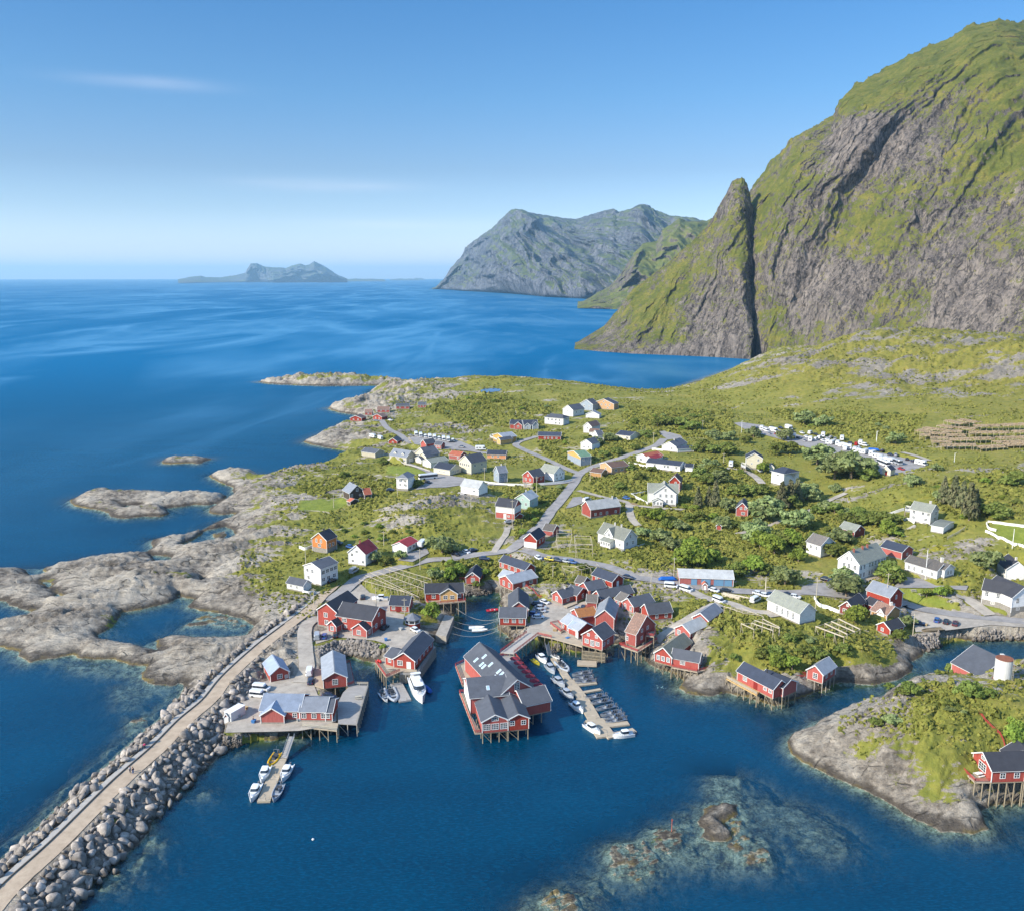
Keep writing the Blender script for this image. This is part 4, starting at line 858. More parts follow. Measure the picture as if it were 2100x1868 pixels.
class House:
    def __init__(s, reg, name, label, cat='house', group=None, wall='red', roof='slate', trim='white', z=None, stilt=False):
        s.reg = reg; s.z = z; s.stilt = stilt; s.wall = wall; s.roof = roof; s.trim = TRIM if trim == 'white' else (TRIMR if trim == 'red' else None)
        s.root = empty(name, label=label, cat=cat, group=group); s.o = None; s.b = []; s.posts = 0
    def px(s, p): return (s.reg[0] + p[0] / s.reg[2], s.reg[1] + p[1] / s.reg[2])
    def W(s, p, z=None):
        """world place of a point read in the enlarged view, at height z (or on the ground)"""
        q = s.px(p)
        return Vector(at(*q, z)) if z is not None else Vector(hit(*q))
    def block(s, p0, p1, D, h=2.8, rise=2.0, axis='x', wall=None, roof=None, z=None, left=False, found=0.35, over=0.35, hip=0.0, shed=False, low=None, gable_wall=None, dz=0.0, frame=None):
        """a gabled volume standing on the line p0-p1 (its wall towards the camera) and reaching back D metres, or back to pixel D"""
        z = s.z if z is None else z
        if frame is not None:
            A, ex, ey, W_, D = frame; zf = A.z
        else:
            if z is None:
                zf = (s.W(p0).z + s.W(p1).z) / 2 + 0.1
            else: zf = z
            A = s.W(p0, zf); B = s.W(p1, zf); ex = (B - A); W_ = ex.length; ex.normalize(); ey = Vector((-ex.y, ex.x, 0))
            if hasattr(D, '__len__'):
                # both visible walls were read: share the squaring error between them
                Q = s.W(D, zf); e2 = Q - (A if left else B); D = max(3.0, min(e2.length, 24)); dl = (atan2(e2.y, e2.x) - atan2(ex.y, ex.x) - pi / 2 + pi) % (2 * pi) - pi
                dl = max(-.5, min(.5, dl)) * D / (D + W_); D *= max(.75, 1 - abs(dl)); pv = B if left else A; ex = Vector((ex.x * cos(dl) - ex.y * sin(dl), ex.x * sin(dl) + ex.y * cos(dl), 0)); ey = Vector((-ex.y, ex.x, 0))
                if left is False and D > W_ : A = B - ex * W_
            if ey.y < 0: ey = -ey
        A = A + Vector((0, 0, dz)); zf += dz
        if s.o is None: s.o = A.copy(); s.root.location = s.o
        O = A - s.o
        FOOT.append((np.array([(A + ex*x + ey*y)[:2] for x, y in ((0,0),(W_,0),(W_,D),(0,D))]), zf, s.stilt)) if dz < .5 and z0_ok(A) else None
        wm = WALL[wall or s.wall]; rm = ROOF[roof or s.roof]
        def L(x, y, z_): q = O + ex * x + ey * y; return (q.x, q.y, q.z + z_)
        zb = 0.0 if s.stilt else -0.2
        m = MB()
        if axis == 'x':
            r = [L(W_, D, h), L(0, D, h)]
            hp = hip
            if shed:
                m.add([L(0,0,zb), L(W_,0,zb), L(W_,D,zb), L(0,D,zb), L(0,0,h), L(W_,0,h), L(W_,D,h+rise), L(0,D,h+rise)], [(0,3,2,1),(0,1,5,4),(1,2,6,5),(2,3,7,6),(3,0,4,7),(4,5,6,7)])
            else:
                m.add([L(0,0,zb), L(W_,0,zb), L(W_,D,zb), L(0,D,zb), L(0,0,h), L(W_,0,h), L(W_,D,h), L(0,D,h), L(hp,D/2,h+rise), L(W_-hp,D/2,h+rise)],
                  [(0,3,2,1),(0,1,5,4),(1,2,6,9,5),(2,3,7,6),(3,0,4,8,7),(4,5,9,8),(6,7,8,9)])
        else:
            hp = hip
            m.add([L(0,0,zb), L(W_,0,zb), L(W_,D,zb), L(0,D,zb), L(0,0,h), L(W_,0,h), L(W_,D,h), L(0,D,h), L(W_/2,hp,h+rise), L(W_/2,D-hp,h+rise)],
                  [(0,3,2,1),(0,1,5,8,4),(1,2,6,5),(2,3,7,9,6),(3,0,4,7),(5,6,9,8),(7,4,8,9)])
        m.build('wall', wm, s.root)
        # roof slabs
        t = 0.16; m = MB(); tr = MB(); ov = over
        def slab(a, b, c, d):
            """quad a-b along the eave, c-d along the ridge"""
            a, b, c, d = map(Vector, (a, b, c, d)); n = (b - a).cross(d - a).normalized()
            if n.z < 0: n = -n
            m.hexa([a + n*0.03, b + n*0.03, c + n*0.03, d + n*0.03, a + n*(t+.03), b + n*(t+.03), c + n*(t+.03), d + n*(t+.03)])
        if axis == 'x':
            half = D / 2 if not shed else D
            sl = rise / half; e = ov * sl; 
            if shed: slab(L(-ov,-ov,h-e), L(W_+ov,-ov,h-e), L(W_+ov,D+ov,h+rise+e), L(-ov,D+ov,h+rise+e))
            else:
                slab(L(-ov,-ov,h-e), L(W_+ov,-ov,h-e), L(W_+ov-hip,half,h+rise), L(-ov+hip,half,h+rise))
                slab(L(W_+ov,D+ov,h-e), L(-ov,D+ov,h-e), L(-ov+hip,half,h+rise), L(W_+ov-hip,half,h+rise))
                if hip:
                    for x0, xr, sg in ((-ov, -ov + hip, 1), (W_ + ov, W_ + ov - hip, -1)):
                        p = [Vector(L(x0, -ov, h-e+.03)), Vector(L(x0, D+ov, h-e+.03)), Vector(L(xr, half, h+rise+.03))]; u = Vector((0,0,.15))
                        m.add(p + [q + u for q in p], [(0,1,2),(3,4,5),(0,1,4,3),(1,2,5,4),(2,0,3,5)])
                else:
                    for x in (-ov - 0.02, W_ + ov + 0.02):
                        tr.bar(L(x,-ov,h-e+.1), L(x,half,h+rise+.1), .08, .26); tr.bar(L(x,D+ov,h-e+.1), L(x,half,h+rise+.1), .08, .26)
            tr.bar(L(-ov,-ov-.02,h-e+.06), L(W_+ov,-ov-.02,h-e+.06), .07, .2)
        else:
            half = W_ / 2; sl = rise / half; e = ov * sl
            slab(L(-ov,D+ov,h-e), L(-ov,-ov,h-e), L(half,-ov+hip,h+rise), L(half,D+ov-hip,h+rise))
            slab(L(W_+ov,-ov,h-e), L(W_+ov,D+ov,h-e), L(half,D+ov-hip,h+rise), L(half,-ov+hip,h+rise))
            if hip:
                for y0, yr in ((-ov, -ov + hip), (D + ov, D + ov - hip)):
                    p = [Vector(L(-ov, y0, h-e+.03)), Vector(L(W_+ov, y0, h-e+.03)), Vector(L(half, yr, h+rise+.03))]; u = Vector((0,0,.15))
                    m.add(p + [q + u for q in p], [(0,1,2),(3,4,5),(0,1,4,3),(1,2,5,4),(2,0,3,5)])
            else:
                for y in (-ov - 0.02, D + ov + 0.02):
                    tr.bar(L(-ov,y,h-e+.1), L(half,y,h+rise+.1), .08, .26); tr.bar(L(W_+ov,y,h-e+.1), L(half,y,h+rise+.1), .08, .26)
            for x in (-ov - .02, W_ + ov + .02): tr.bar(L(x,-ov,h-e+.06), L(x,D+ov,h-e+.06), .07, .2)
        if hip:
            e2_ = ov * (rise / (D / 2 if axis == 'x' else W_ / 2)); q4 = [L(-ov-.02,-ov-.02,h-e2_+.06), L(W_+ov+.02,-ov-.02,h-e2_+.06), L(W_+ov+.02,D+ov+.02,h-e2_+.06), L(-ov-.02,D+ov+.02,h-e2_+.06)]
            tr = MB(); [tr.bar(q4[i], q4[(i+1) % 4], .07, .2) for i in range(4)]
        for x, y in () if hip else ((-.02,-.02), (W_+.02,-.02), (W_+.02,D+.02), (-.02,D+.02)): tr.bar(L(x,y,0.05), L(x,y,h-.05), .16, .16)
        ro = m.build('roof', rm, s.root)
        if s.trim is not None: tr.build('trim', s.trim, s.root)
        if not s.stilt and found:
            f = MB(); g = .04; f.hexa([L(-g,-g,-2.5), L(W_+g,-g,-2.5), L(W_+g,D+g,-2.5), L(-g,D+g,-2.5), L(-g,-g,found), L(W_+g,-g,found), L(W_+g,D+g,found), L(-g,D+g,found)]); f.build('foundation', STONE, s.root)
        s.b.append(dict(A=O, ex=ex, ey=ey, W=W_, D=D, h=h, rise=rise, axis=axis, roof=ro, z=zf)); s.c = s.b[-1]
        return s
    def frame(s, x, y, W_, D, dz=0.0):
        """local rectangle of the first block as a frame for another block"""
        b = s.b[0]; A = s.o + b['A'] + b['ex'] * x + b['ey'] * y; A.z += dz
        return (A, b['ex'], b['ey'], W_, D)
    def _face(s, face, b):
        if face == 'f': return b['A'], b['ex'], b['W']
        if face == 'b': return b['A'] + b['ey'] * b['D'] + b['ex'] * b['W'], -b['ex'], b['W']
        if face == 'r': return b['A'] + b['ex'] * b['W'], b['ey'], b['D']
        return b['A'] + b['ey'] * b['D'], -b['ey'], b['D']
    def win(s, face, us, z=1.5, w=1.0, h=1.2, bars=(2, 2), frame=None, name='window'):
        """windows on a face at the given fractions of its width"""
        b = s.c; o, d, L_ = s._face(face, b); fm, pm = window_meshes(w, h, bars, frame or TRIM)
        if isinstance(us, int): us = [(i + 0.5) / us for i in range(us)]
        rz = atan2(d.y, d.x)
        for u in us:
            q = o + d * (u * L_) + Vector((0, 0, z))
            wo_ = link(name, fm, s.root, q); wo_.rotation_euler = (0, 0, rz); link('pane', pm, wo_)
        return s
    def door(s, face, u, w=1.0, h=2.0, mat=None, z=0.05, name='door'):
        b = s.c; o, d, L_ = s._face(face, b); q = o + d * (u * L_); q.z += z
        k = ('door', w, h, (mat or DOORW).name)
        if k not in _wm:
            m = MB(); m.box(-w/2, w/2, -0.07, 0.02, 0, h); m.box(-w/2-.1, -w/2, -.09, .02, 0, h+.1); m.box(w/2, w/2+.1, -.09, .02, 0, h+.1); m.box(-w/2, w/2, -.09, .02, h, h+.1)
            m.bar((w*.35, -.1, h*.48), (w*.35, -.1, h*.54), .05); _wm[k] = m.mesh('door', mat or DOORW)
        do = link(name, _wm[k], s.root, q); do.rotation_euler = (0, 0, atan2(d.y, d.x)); return s
    def chimney(s, u=0.5, v=0.0, h=1.0, w=0.6, mat=None):
        """on the ridge, u along it; v metres down the near slope"""
        b = s.c; hd = (b['D'] if b['axis'] == 'x' else b['W']) / 2
        p = b['A'] + (b['ex'] * (u * b['W']) + b['ey'] * (b['D'] / 2 - v) if b['axis'] == 'x' else b['ex'] * (b['W'] / 2 - v) + b['ey'] * (u * b['D']))
        zt = b['h'] + b['rise'] * (1 - abs(v) / hd); m = MB(); m.box(-w/2, w/2, -w/2, w/2, -0.6, h); m.box(-w/2-.07, w/2+.07, -w/2-.07, w/2+.07, h, h+.12)
        c = m.build('chimney', mat or BRICK, b['roof']); c.location = p + Vector((0, 0, zt)); return s
    def skylight(s, spots, side=-1, w=0.9, l=1.5, frame=None):
        """roof windows at (u along ridge, v fraction from ridge to eave)"""
        b = s.c; half = (b['D'] if b['axis'] == 'x' else b['W']) / 2; sl = math.atan2(b['rise'], half)
        for u, v in spots:
            if b['axis'] == 'x': p = b['A'] + b['ex'] * (u * b['W']) + b['ey'] * (half + side * half * v); d = b['ex']; 
            else: p = b['A'] + b['ey'] * (u * b['D']) + b['ex'] * (half + side * half * v); d = -b['ey'] if side < 0 else b['ey']
            p = p + Vector((0, 0, b['h'] + b['rise'] * (1 - v) + .26)); m = MB(); m.box(-w/2, w/2, -l/2, l/2, -.06, .05); k = m.build('skylight', TRIM, b['roof'])
            k.location = p; k.rotation_euler = (sl, 0, atan2(d.y, d.x)) if (b['axis'] == 'x' and side < 0) or b['axis'] == 'y' else (-sl, 0, atan2(d.y, d.x))
            g = MB(); g.box(-w/2+.08, w/2-.08, -l/2+.08, l/2-.08, .05, .07); link('skylight_pane', g.mesh('pane', SKYL), s.root, s_loc(k)).rotation_euler = k.rotation_euler
        return s
    def deck(s, pts, z, mat=None, rail=None, posts=3.0, thick=0.25, railskip=(), post_mat=None, world=False, name='deck'):
        """a platform with an optional railing and posts down to the rock or sea bed"""
        w = [Vector(p) for p in pts] if world else [s.W(p, z) for p in pts]
        if s.o is None: s.o = w[0].copy(); s.root.location = s.o
        poly = [(q.x - s.o.x, q.y - s.o.y) for q in w]; ar = sum(a[0]*b[1]-b[0]*a[1] for a, b in zip(poly, poly[1:] + poly[:1]))
        if ar < 0: poly = poly[::-1]; w = w[::-1]; n_ = len(w); railskip = tuple((n_ - 2 - k) % n_ for k in railskip)
        zz = z - s.o.z; m = MB(); m.prism(poly, zz - thick, zz); m.build(name, mat or PLANK, s.root)
        n = len(poly); rl = MB(); br = MB()
        for i in range(n):
            a = Vector((*poly[i], zz)); b = Vector((*poly[(i+1) % n], zz)); L_ = (b - a).length
            if rail is not None and i not in railskip:
                k = max(1, int(L_ / 2))
                for j in range(k + 1):
                    p = a.lerp(b, j / k); rl.bar(p, p + Vector((0,0,1.0)), .09)
                for hh in (0.45, 0.72, 0.98): rl.bar(a + Vector((0,0,hh)), b + Vector((0,0,hh)), .05, .14)
            if posts:
                k = max(1, int(L_ / posts)); last = None
                for j in range(k):
                    p = a.lerp(b, j / k); g = hz(p.x + s.o.x, p.y + s.o.y); zg = max(g, -2.5) - 0.3 - s.o.z
                    if zz - thick - zg > 0.5 and s.posts < 60:
                        pm = MB(); pm.tube((0,0,0), (0,0,zz - thick - zg), .15, .14, 7); po = pm.build('post', post_mat or PILE, s.root); po.location = (p.x, p.y, zg); s.posts += 1
                        if last is not None and (j % 2) and zz - thick - zg > 1.5: br = MB(); br.bar(Vector((p.x, p.y, max(zg, -s.o.z + .3))), Vector((last.x, last.y, zz - thick)), .12); br.build('brace', post_mat or PILE, s.root)
                        last = p
        if rl.v: rl.build('railing', rail, s.root)
        return s
    def stilts(s, sp=2.6, mat=None):
        """posts under the current block"""
        b = s.c; br = MB(); nx = max(1, round(b['W'] / sp)); ny = max(1, round(b['D'] / (sp * 1.3)))
        bm_ = MB(); O = b['A']
        for j in range(ny + 1):
            prev = None
            for i in range(nx + 1):
                p = O + b['ex'] * (b['W'] * (0.02 + 0.96 * i / nx)) + b['ey'] * (b['D'] * (0.02 + 0.96 * j / ny)); g = hz(p.x + s.o.x, p.y + s.o.y); zg = max(g, -2.5) - 0.3 - s.o.z
                if O.z - 0.35 - zg > 0.4 and s.posts < 90:
                    pm = MB(); pm.tube((0,0,0), (0,0,O.z - 0.3 - zg), .14, .12, 7); po = pm.build('post', mat or PILE, s.root); po.location = (p.x, p.y, zg); s.posts += 1
                    if prev is not None and i % 2 and O.z - .3 - zg > 1.6: br = MB(); br.bar(Vector((p.x, p.y, max(zg, .2 - s.o.z))), Vector((prev.x, prev.y, O.z - .3)), .12); br.build('brace', mat or PILE, s.root)
                prev = p
            a = O + b['ey'] * (b['D'] * (0.02 + 0.96 * j / ny)); bm_.bar(a + Vector((0,0,-.18)), a + b['ex'] * b['W'] + Vector((0,0,-.18)), .22, .3)
        bm_.build('beam', mat or PILE, s.root)
        return s
def s_loc(k): return k.location.copy()

def settle_houses():
    """level the ground under the houses; keep it below the floors of those on stilts"""
    Hf = H.reshape(-1)
    for P, z, st in FOOT:
        idx, s_ = sdf_box(GP, P, 5)
        if st: w = 1 - sstep(0, 2.5, s_); Hf[idx] = np.where(Hf[idx] > z - .7, Hf[idx] * (1 - w) + np.minimum(Hf[idx], z - .7) * w, Hf[idx])
        else: w = (1 - sstep(.3, 4.0, s_)) * (land[idx] < 0); Hf[idx] = Hf[idx] * (1 - w) + (z - .12) * w
    for nm, c, w in ROAD_W: flatten(c[:, :2], 0, 2.0, closed=False, half=w / 2 + .3, zs=c[:, 2] - .2, keep_water=False)
    for nm, pw, z in AREA_W: flatten(pw, z - .15, 1.0)
# ------------------------------------------------------------------ houses
def Hs(reg, label, name='house', **kw): return House(reg, name, label, **kw)
GR_RORBU = 'red timber cabins around the harbour'; GR_HOUSE = 'village houses'
def build_houses():
    # ---- west: houses above the breakwater
    h = Hs(U6, 'white three storey apartment house with grey roof above the breakwater path', wall='white', roof='slate', group=GR_HOUSE).block((150,1690),(300,1740),(475,1655), 6.6, 1.7, 'y')
    h.win('r', [.15,.4,.65,.88], 4.9, 1.5, 1.3).win('r', [.15,.45,.8], 2.1, 1.5, 1.3).win('f', [.2,.5], 5.0, 1.0, 1.2).win('f', [.25], 2.2, 1.0, 1.1).door('f', .62, mat=DOORW).chimney(.4, .6, 1.0, mat=CHIMD)
    h = Hs(R6, 'low white shed with dark roof beside the white apartment house', 'shed', cat='shed', wall='white', roof='slate').block((-50,213),(85,252),(147,212), 2.5, 1.6, 'x')
    h.win('f', [.25,.6], 1.4, .9, .8).door('r', .5, 1.8, 2.0)
    h = Hs(U6, 'bright orange house with black roof on a white foundation', wall='orange', roof='black', group=GR_HOUSE).block((210,1375),(335,1410),(432,1350), 5.6, 2.8, 'y', found=1.9)
    h.win('f', [.3,.62], 4.9, .7, 1.3).win('f', [.5], 3.0, 1.3, 1.2).win('r', [.3,.65], 3.0, 1.1, 1.2).chimney(.5, 0, .8, mat=CHIMD)
    h = Hs(U6, 'white house with red roof and brick chimney by the garden trees', wall='white', roof='red', group=GR_HOUSE).block((610,1500),(765,1535),(880,1450), 5.0, 3.2, 'y')
    h.win('f', [.5], 5.6, 1.0, .9).win('f', [.22], 4.1, 1.0, 1.1).win('f', [.25,.85], 1.6, 1.0, 1.0).win('r', [.25,.7], 3.2, 1.1, 1.1).chimney(.35, 0.3, 1.2)
    h = Hs(U6, 'low white bungalow with bright red roof beside its driveway', wall='white', roof='red', group=GR_HOUSE).block((1058,1380),(1200,1405),(1305,1335), 3.0, 1.5, 'y')
    h.win('r', [.3,.65], 1.7, 1.4, 1.0).door('f', .2, 2.2, 2.1)
    h = Hs(U6, 'dark brown gabled house with grey roof and red porch on the rocky slope', wall='brown', roof='grey', group=GR_HOUSE).block((600,852),(755,830), 8.5, 4.0, 3.4, 'y')
    h.win('f', [.52], 5.2, 1.0, 1.3).win('f', [.15], 2.5, .8, 1.6).win('f', [.75], 2.4, 1.6, .9).chimney(.55, 0, .7, mat=CHIMD)
    h.block((757,830),(825,822), 6, 2.2, 2.4, 'x', roof='tile').block((606,900),(690,882), 2.6, 1.9, 1.0, 'y', roof='tile')
    h = Hs(U6, 'tall narrow white house with grey hipped roof above the dark brown house', wall='white', roof='grey', group=GR_HOUSE).block((1100,735),(1208,748),(1270,700), 6.6, 1.8, 'y', hip=1.5, found=1.0)
    h.win('f', [.3,.72], 5.3, .8, 1.0).win('f', [.33,.75], 3.1, .8, 1.0).block((1210,700),(1285,690), 5, 2.6, 1.2, 'x', wall='bluegrey', roof='slate')
    h = Hs(U6, 'white square house with pale grey roof on the grassy knoll', wall='white', roof='pale', group=GR_HOUSE).block((1765,778),(1948,806), 8, 4.2, 2.8, 'x', found=.6)
    h.win('f', [.2,.36], 2.6, .5, .7).win('f', [.75], 2.4, 1.2, 1.0).deck([(1725,775),(1800,790),(1800,770),(1740,755)], h.c['z'] + .9, CONC, None, posts=0, thick=1.2)
    h = Hs(U6, 'beige garage with plain grey roof nearest the western cove', 'garage', cat='garage', wall='beige', roof='slate').block((725,385),(830,412),(910,377), 3.0, 1.9, 'x'); h.door('r', .5, 3.0, 2.3, WALLDOOR, name='garage_door')
    h = Hs(U6, 'beige boathouse garage with two roof dormers', 'garage', cat='garage', wall='beige', roof='grey').block((1020,440),(1175,472),(1265,442), 4.0, 3.4, 'x')
    h.win('f', [.14,.38,.62,.86], 1.9, 2.0, .9, (3,1)).door('r', .5, 3.4, 2.6, name='garage_door')
    for x in (.2, .66): h.block(0, 0, 0, 1.4, .9, 'y', frame=h.frame(h.b[0]['W'] * x, .9, 2.0, 2.4, 3.9), found=0, over=.15).win('f', [.5], .8, .9, .9)
    h = Hs(U6, 'cream villa with dark steep roofs beside the dormered garage', wall='cream', roof='slate', group=GR_HOUSE).block((1285,425),(1400,455), 10, 4.6, 3.8, 'y').win('f', [.3,.7], 3.4, 1.0, 1.2).chimney(.5, 0, .7, mat=CHIMD)
    h.block((1400,450),(1520,425), 6, 3.2, 2.4, 'x').block((1290,450),(1350,468), 3, 2.6, 1.4, 'y')
    h = Hs(U6, 'small red house with grey roof behind the cream villa', wall='red', roof='slate', group=GR_HOUSE).block((1345,300),(1400,312), 8, 3.4, 2.2, 'y')
    h = Hs(U6, 'small red shed with dark roof behind the cream villa', 'shed', cat='shed', wall='red', roof='slate').block((1492,308),(1556,314), 5, 2.8, 1.6, 'x').win('f', [.3,.7], 1.6, .8, .8)
    h = Hs(U6, 'white garage with grey roof in front of the cream villa', 'garage', cat='garage', wall='white', roof='stone').block((1408,482),(1450,510),(1540,450), 3.0, 1.8, 'y'); h.door('f', .5, 2.6, 2.2, DOORW, name='garage_door')
    h = Hs(U6, 'cream garage house with navy roof by the asphalt forecourt', wall='cream', roof='navy', group=GR_HOUSE).block((1480,562),(1640,592),(1755,556), 3.2, 2.3, 'x').win('f', [.35,.65], 1.6, .8, .8).win('r', [.2,.35,.5,.65,.8], 1.7, .6, 1.3)
    h = Hs(U6, 'low red barn with orange tiled roof behind the yellow house', 'barn', cat='barn', wall='oxide', roof='tile').block((1640,415),(1740,432),(1800,402), 2.6, 1.9, 'x').win('f', [.8], 1.4, .8, 1.0)
    h = Hs(U6, 'large pale yellow house with dark roof and glazed veranda', wall='cream', roof='slate', group=GR_HOUSE).block((1762,545),(1872,577),(2035,540), 6.4, 3.6, 'y', found=.6)
    h.win('f', [.12,.29,.46,.63,.8], 4.8, .9, 1.3, (1,2)).win('f', [.6], 1.7, 1.0, .9).win('r', [.25,.7], 4.6, 1.0, 1.2).win('r', [.65], 1.8, 1.0, 1.1).chimney(.35, .8, 1.1, mat=CHIMD)
    h = Hs(U6, 'small red hut beside the two white caravans on the cove rocks', 'hut', cat='hut', wall='red', roof='slate').block((1010,258),(1095,264),(1140,238), 2.2, 2.0, 'y').win('f', [.5], 1.4, .8, .8)
    # ---- middle of the village
    h = Hs(U9, 'pale blue house with white gable and grey roof', wall='bluegrey', roof='grey', group=GR_HOUSE).block((577,640),(650,662),(765,655), 5.4, 3.0, 'y').win('f', [.5], 3.9, 1.0, .9).win('r', [.3,.7], 3.6, .8, 1.1).win('r', [.25,.75], 1.4, .8, 1.0).chimney(.6, .1, 1.0, mat=CHIMW)
    h = Hs(U9, 'red house with dark roof and white gable trim above the long white fence', wall='red', roof='slate', group=GR_HOUSE).block((895,658),(990,686),(1110,652), 4.2, 2.8, 'y').win('f', [.5], 4.6, .8, .9).win('f', [.3,.7], 2.4, 1.2, 1.0).win('r', [.3,.7], 2.6, 1.0, 1.1)
    h.deck([(890,700),(985,725),(1000,690),(905,665)], h.c['z'] + .5, PLANKT, RAILW, posts=0)
    h = Hs(U9, 'white house with wide pale grey roof next to the red gabled house', wall='white', roof='stone', group=GR_HOUSE).block((1060,618),(1185,656),(1290,625), 4.4, 3.2, 'x').win('r', [.25,.6,.85], 3.4, .8, 1.0).win('r', [.3,.7], 1.6, .9, 1.0)
    h = Hs(U9, 'house with white upper storey and red lower storey under a black roof', wall='red', roof='black', group=GR_HOUSE).block((597,1032),(790,1055), 7.5, 5.9, 2.8, 'x', found=.4)
    c0 = h.c; up = MB()
    for (x0, x1, y0, y1) in ((-.06, c0['W'] + .06, -.06, 0), (c0['W'], c0['W'] + .06, 0, c0['D']), (-.06, 0, 0, c0['D'])): 
        P4 = [c0['A'] + c0['ex'] * x + c0['ey'] * y for x, y in ((x0,y0),(x1,y0),(x1,y1),(x0,y1))]; up.hexa([(p.x,p.y,p.z+2.9) for p in P4] + [(p.x,p.y,p.z+5.85) for p in P4])
    up.build('upper_wall', WALL['white'], h.root); h.win('f', [.12,.24], 4.7, .6, .6).win('f', [.62], 4.4, 1.2, 1.1).win('f', [.7], 1.6, .9, .6).door('f', .5, 1.2, 2.4).win('r', [.3,.7], 4.4, 1.0, 1.1).chimney(.5, 0, .6, mat=CHIMD)
    h.block((800,1055),(880,1035), 4, 1.6, 1.2, 'y', wall='oxide')
    h = Hs(U9, 'mint green house with pale grey roof behind the black roofed house', wall='mint', roof='pale', group=GR_HOUSE).block((832,918),(950,948),(1002,885), 5.0, 2.6, 'y').win('f', [.3,.74], 2.6, 1.0, 1.2).win('f', [.5], 4.8, .6, .8).win('r', [.4], 2.6, 1.0, 1.2).chimney(.45, .2, 1.0, mat=CHIMW)
    h = Hs(U9, 'long red barn with pale metal roof on the green meadow', 'barn', cat='barn', wall='oxide', roof='pale').block((1590,1035),(1893,992),(1505,990), 4.2, 3.0, 'x', left=True, found=.6).win('f', [.16,.34,.55,.85], 1.7, .9, 1.0).chimney(.86, .4, 1.2, mat=CHIMW)
    h = Hs(U9, 'red garage house with white lower front at the road junction', wall='red', roof='navy', group=GR_HOUSE).block((890,1335),(1022,1350),(1125,1285), 3.7, 2.5, 'y', found=.2)
    c0 = h.c; P4 = [c0['A'] + c0['ex'] * x + c0['ey'] * y for x, y in ((-.05,-.05),(c0['W']+.05,-.05),(c0['W']+.05,0),(-.05,0))]; up = MB(); up.hexa([(p.x,p.y,p.z) for p in P4] + [(p.x,p.y,p.z+2.4) for p in P4]); up.build('lower_wall', WALL['white'], h.root)
    h.door('f', .7, 2.6, 2.1, name='garage_door').door('f', .2, .9, 2.0).win('r', [.4,.75], 1.9, .9, 1.0)
    h = Hs(U9, 'weathered red shed with brown roof behind the junction garage', 'shed', cat='shed', wall='oxide', roof='weathered').block((1110,1205),(1195,1228),(1250,1178), 2.6, 1.9, 'x')
    h = Hs(U9, 'white villa with grey cross gables and white picket fence', wall='white', roof='stone', group=GR_HOUSE).block((1668,1292),(1880,1388),(1972,1322), 4.6, 3.6, 'x', found=.7).win('r', [.5], 5.4, .8, 1.4).win('r', [.25,.7], 2.6, .9, 1.3).win('f', [.15,.4,.6,.85], 2.0, .8, 1.2).chimney(.4, 0, 1.0, mat=CHIMW).chimney(.65, 0, 1.0, mat=CHIMW)
    h.block(0, 0, 0, 1.2, 2.6, 'y', frame=h.frame(h.b[0]['W'] * .30, -.3, 4.2, 5.0, 4.0), found=0).win('f', [.5], 1.2, 1.0, 1.2)
    h.block(0, 0, 0, 2.6, .9, 'x', frame=h.frame(h.b[0]['W'] * .25, -2.4, 5.5, 2.4), shed=True, found=.3).win('f', 4, 1.6, .9, 1.1)
    # ---- harbour, north row
    h = Hs(U9, 'long narrow red cabin with black roof behind the stilted grey roofed cabin', 'cabin', cat='cabin', group=GR_RORBU, roof='navy').block((638,1548),(905,1642), 5.2, 2.7, 1.9, 'x').win('f', [.12,.38,.62,.86], 1.5, 1.1, 1.5, (2,3)).chimney(.25, 0, .8, mat=BRICK)
    h = Hs(R9, 'red cabin with light grey metal roof on tall stilts at the inlet head', 'cabin', cat='cabin', group=GR_RORBU, roof='light', z=5.2, stilt=True).block((570,175),(690,229),(915,168), 2.8, 1.9, 'y').win('f', [.3,.72], 1.5, 1.0, 1.6, (2,3)).win('r', [.75], 1.6, 1.4, 1.0).door('r', .45).stilts(2.4, PILED)
    h.block((562,150),(655,175), 6, 2.6, 1.6, 'x').stilts(2.6, PILED)
    h = Hs(R9, 'small red cabin with navy roof standing alone on stilts over black rocks', 'cabin', cat='cabin', group=GR_RORBU, roof='navy', z=4.0, stilt=True).block((253,163),(378,168), 9, 2.6, 2.0, 'y').win('f', [.52], 1.5, 1.2, 1.5, (3,3)).win('f', [.5], 3.6, .5, .5, (1,1)).stilts(2.3)
    h.deck([(190,130),(250,128),(250,72),(192,70)], 4.0, PLANKT, RAILR, posts=2.5)
    h = Hs(R6, 'red tavern with black roof and yellow timber gable above a red deck', 'tavern', cat='tavern', roof='black', z=4.8, stilt=True).block((1238,322),(1592,312), 7.5, 2.9, 2.2, 'x').win('f', [.22], 1.5, 1.1, 1.3).win('f', [.9], 1.5, .9, 1.2).stilts(3.2)
    h.block((1376,330),(1536,327), 4.5, 2.9, 2.0, 'y', wall='wood').win('f', [.3,.7], 1.5, 1.3, 1.2).stilts(3.0)
    h.deck([(1268,362),(1615,330),(1600,300),(1540,318),(1240,322)], 4.75, PLANKT, RAILR, posts=2.4, railskip=(2,3))
    # ---- big warehouse in the west
    h = Hs(R6, 'large red wharf house with black roofs and two small front gables', 'wharf_house', cat='warehouse', roof='black').block((240,553),(415,582), 13, 5.8, 2.6, 'y').win('f', [.42], 4.2, 1.2, 1.4, (2,3)).win('f', [.45], 1.6, 1.2, 1.4, (2,3))
    h.block((415,590),(742,642), 9.5, 5.0, 3.0, 'x').win('f', [.22], 3.7, 1.5, 1.1, (3,2)).win('f', [.25], 1.6, .9, .9).win('r', [.3,.7], 2.2, 1.0, 1.2).win('r', [.5], 5.4, .9, 1.0)
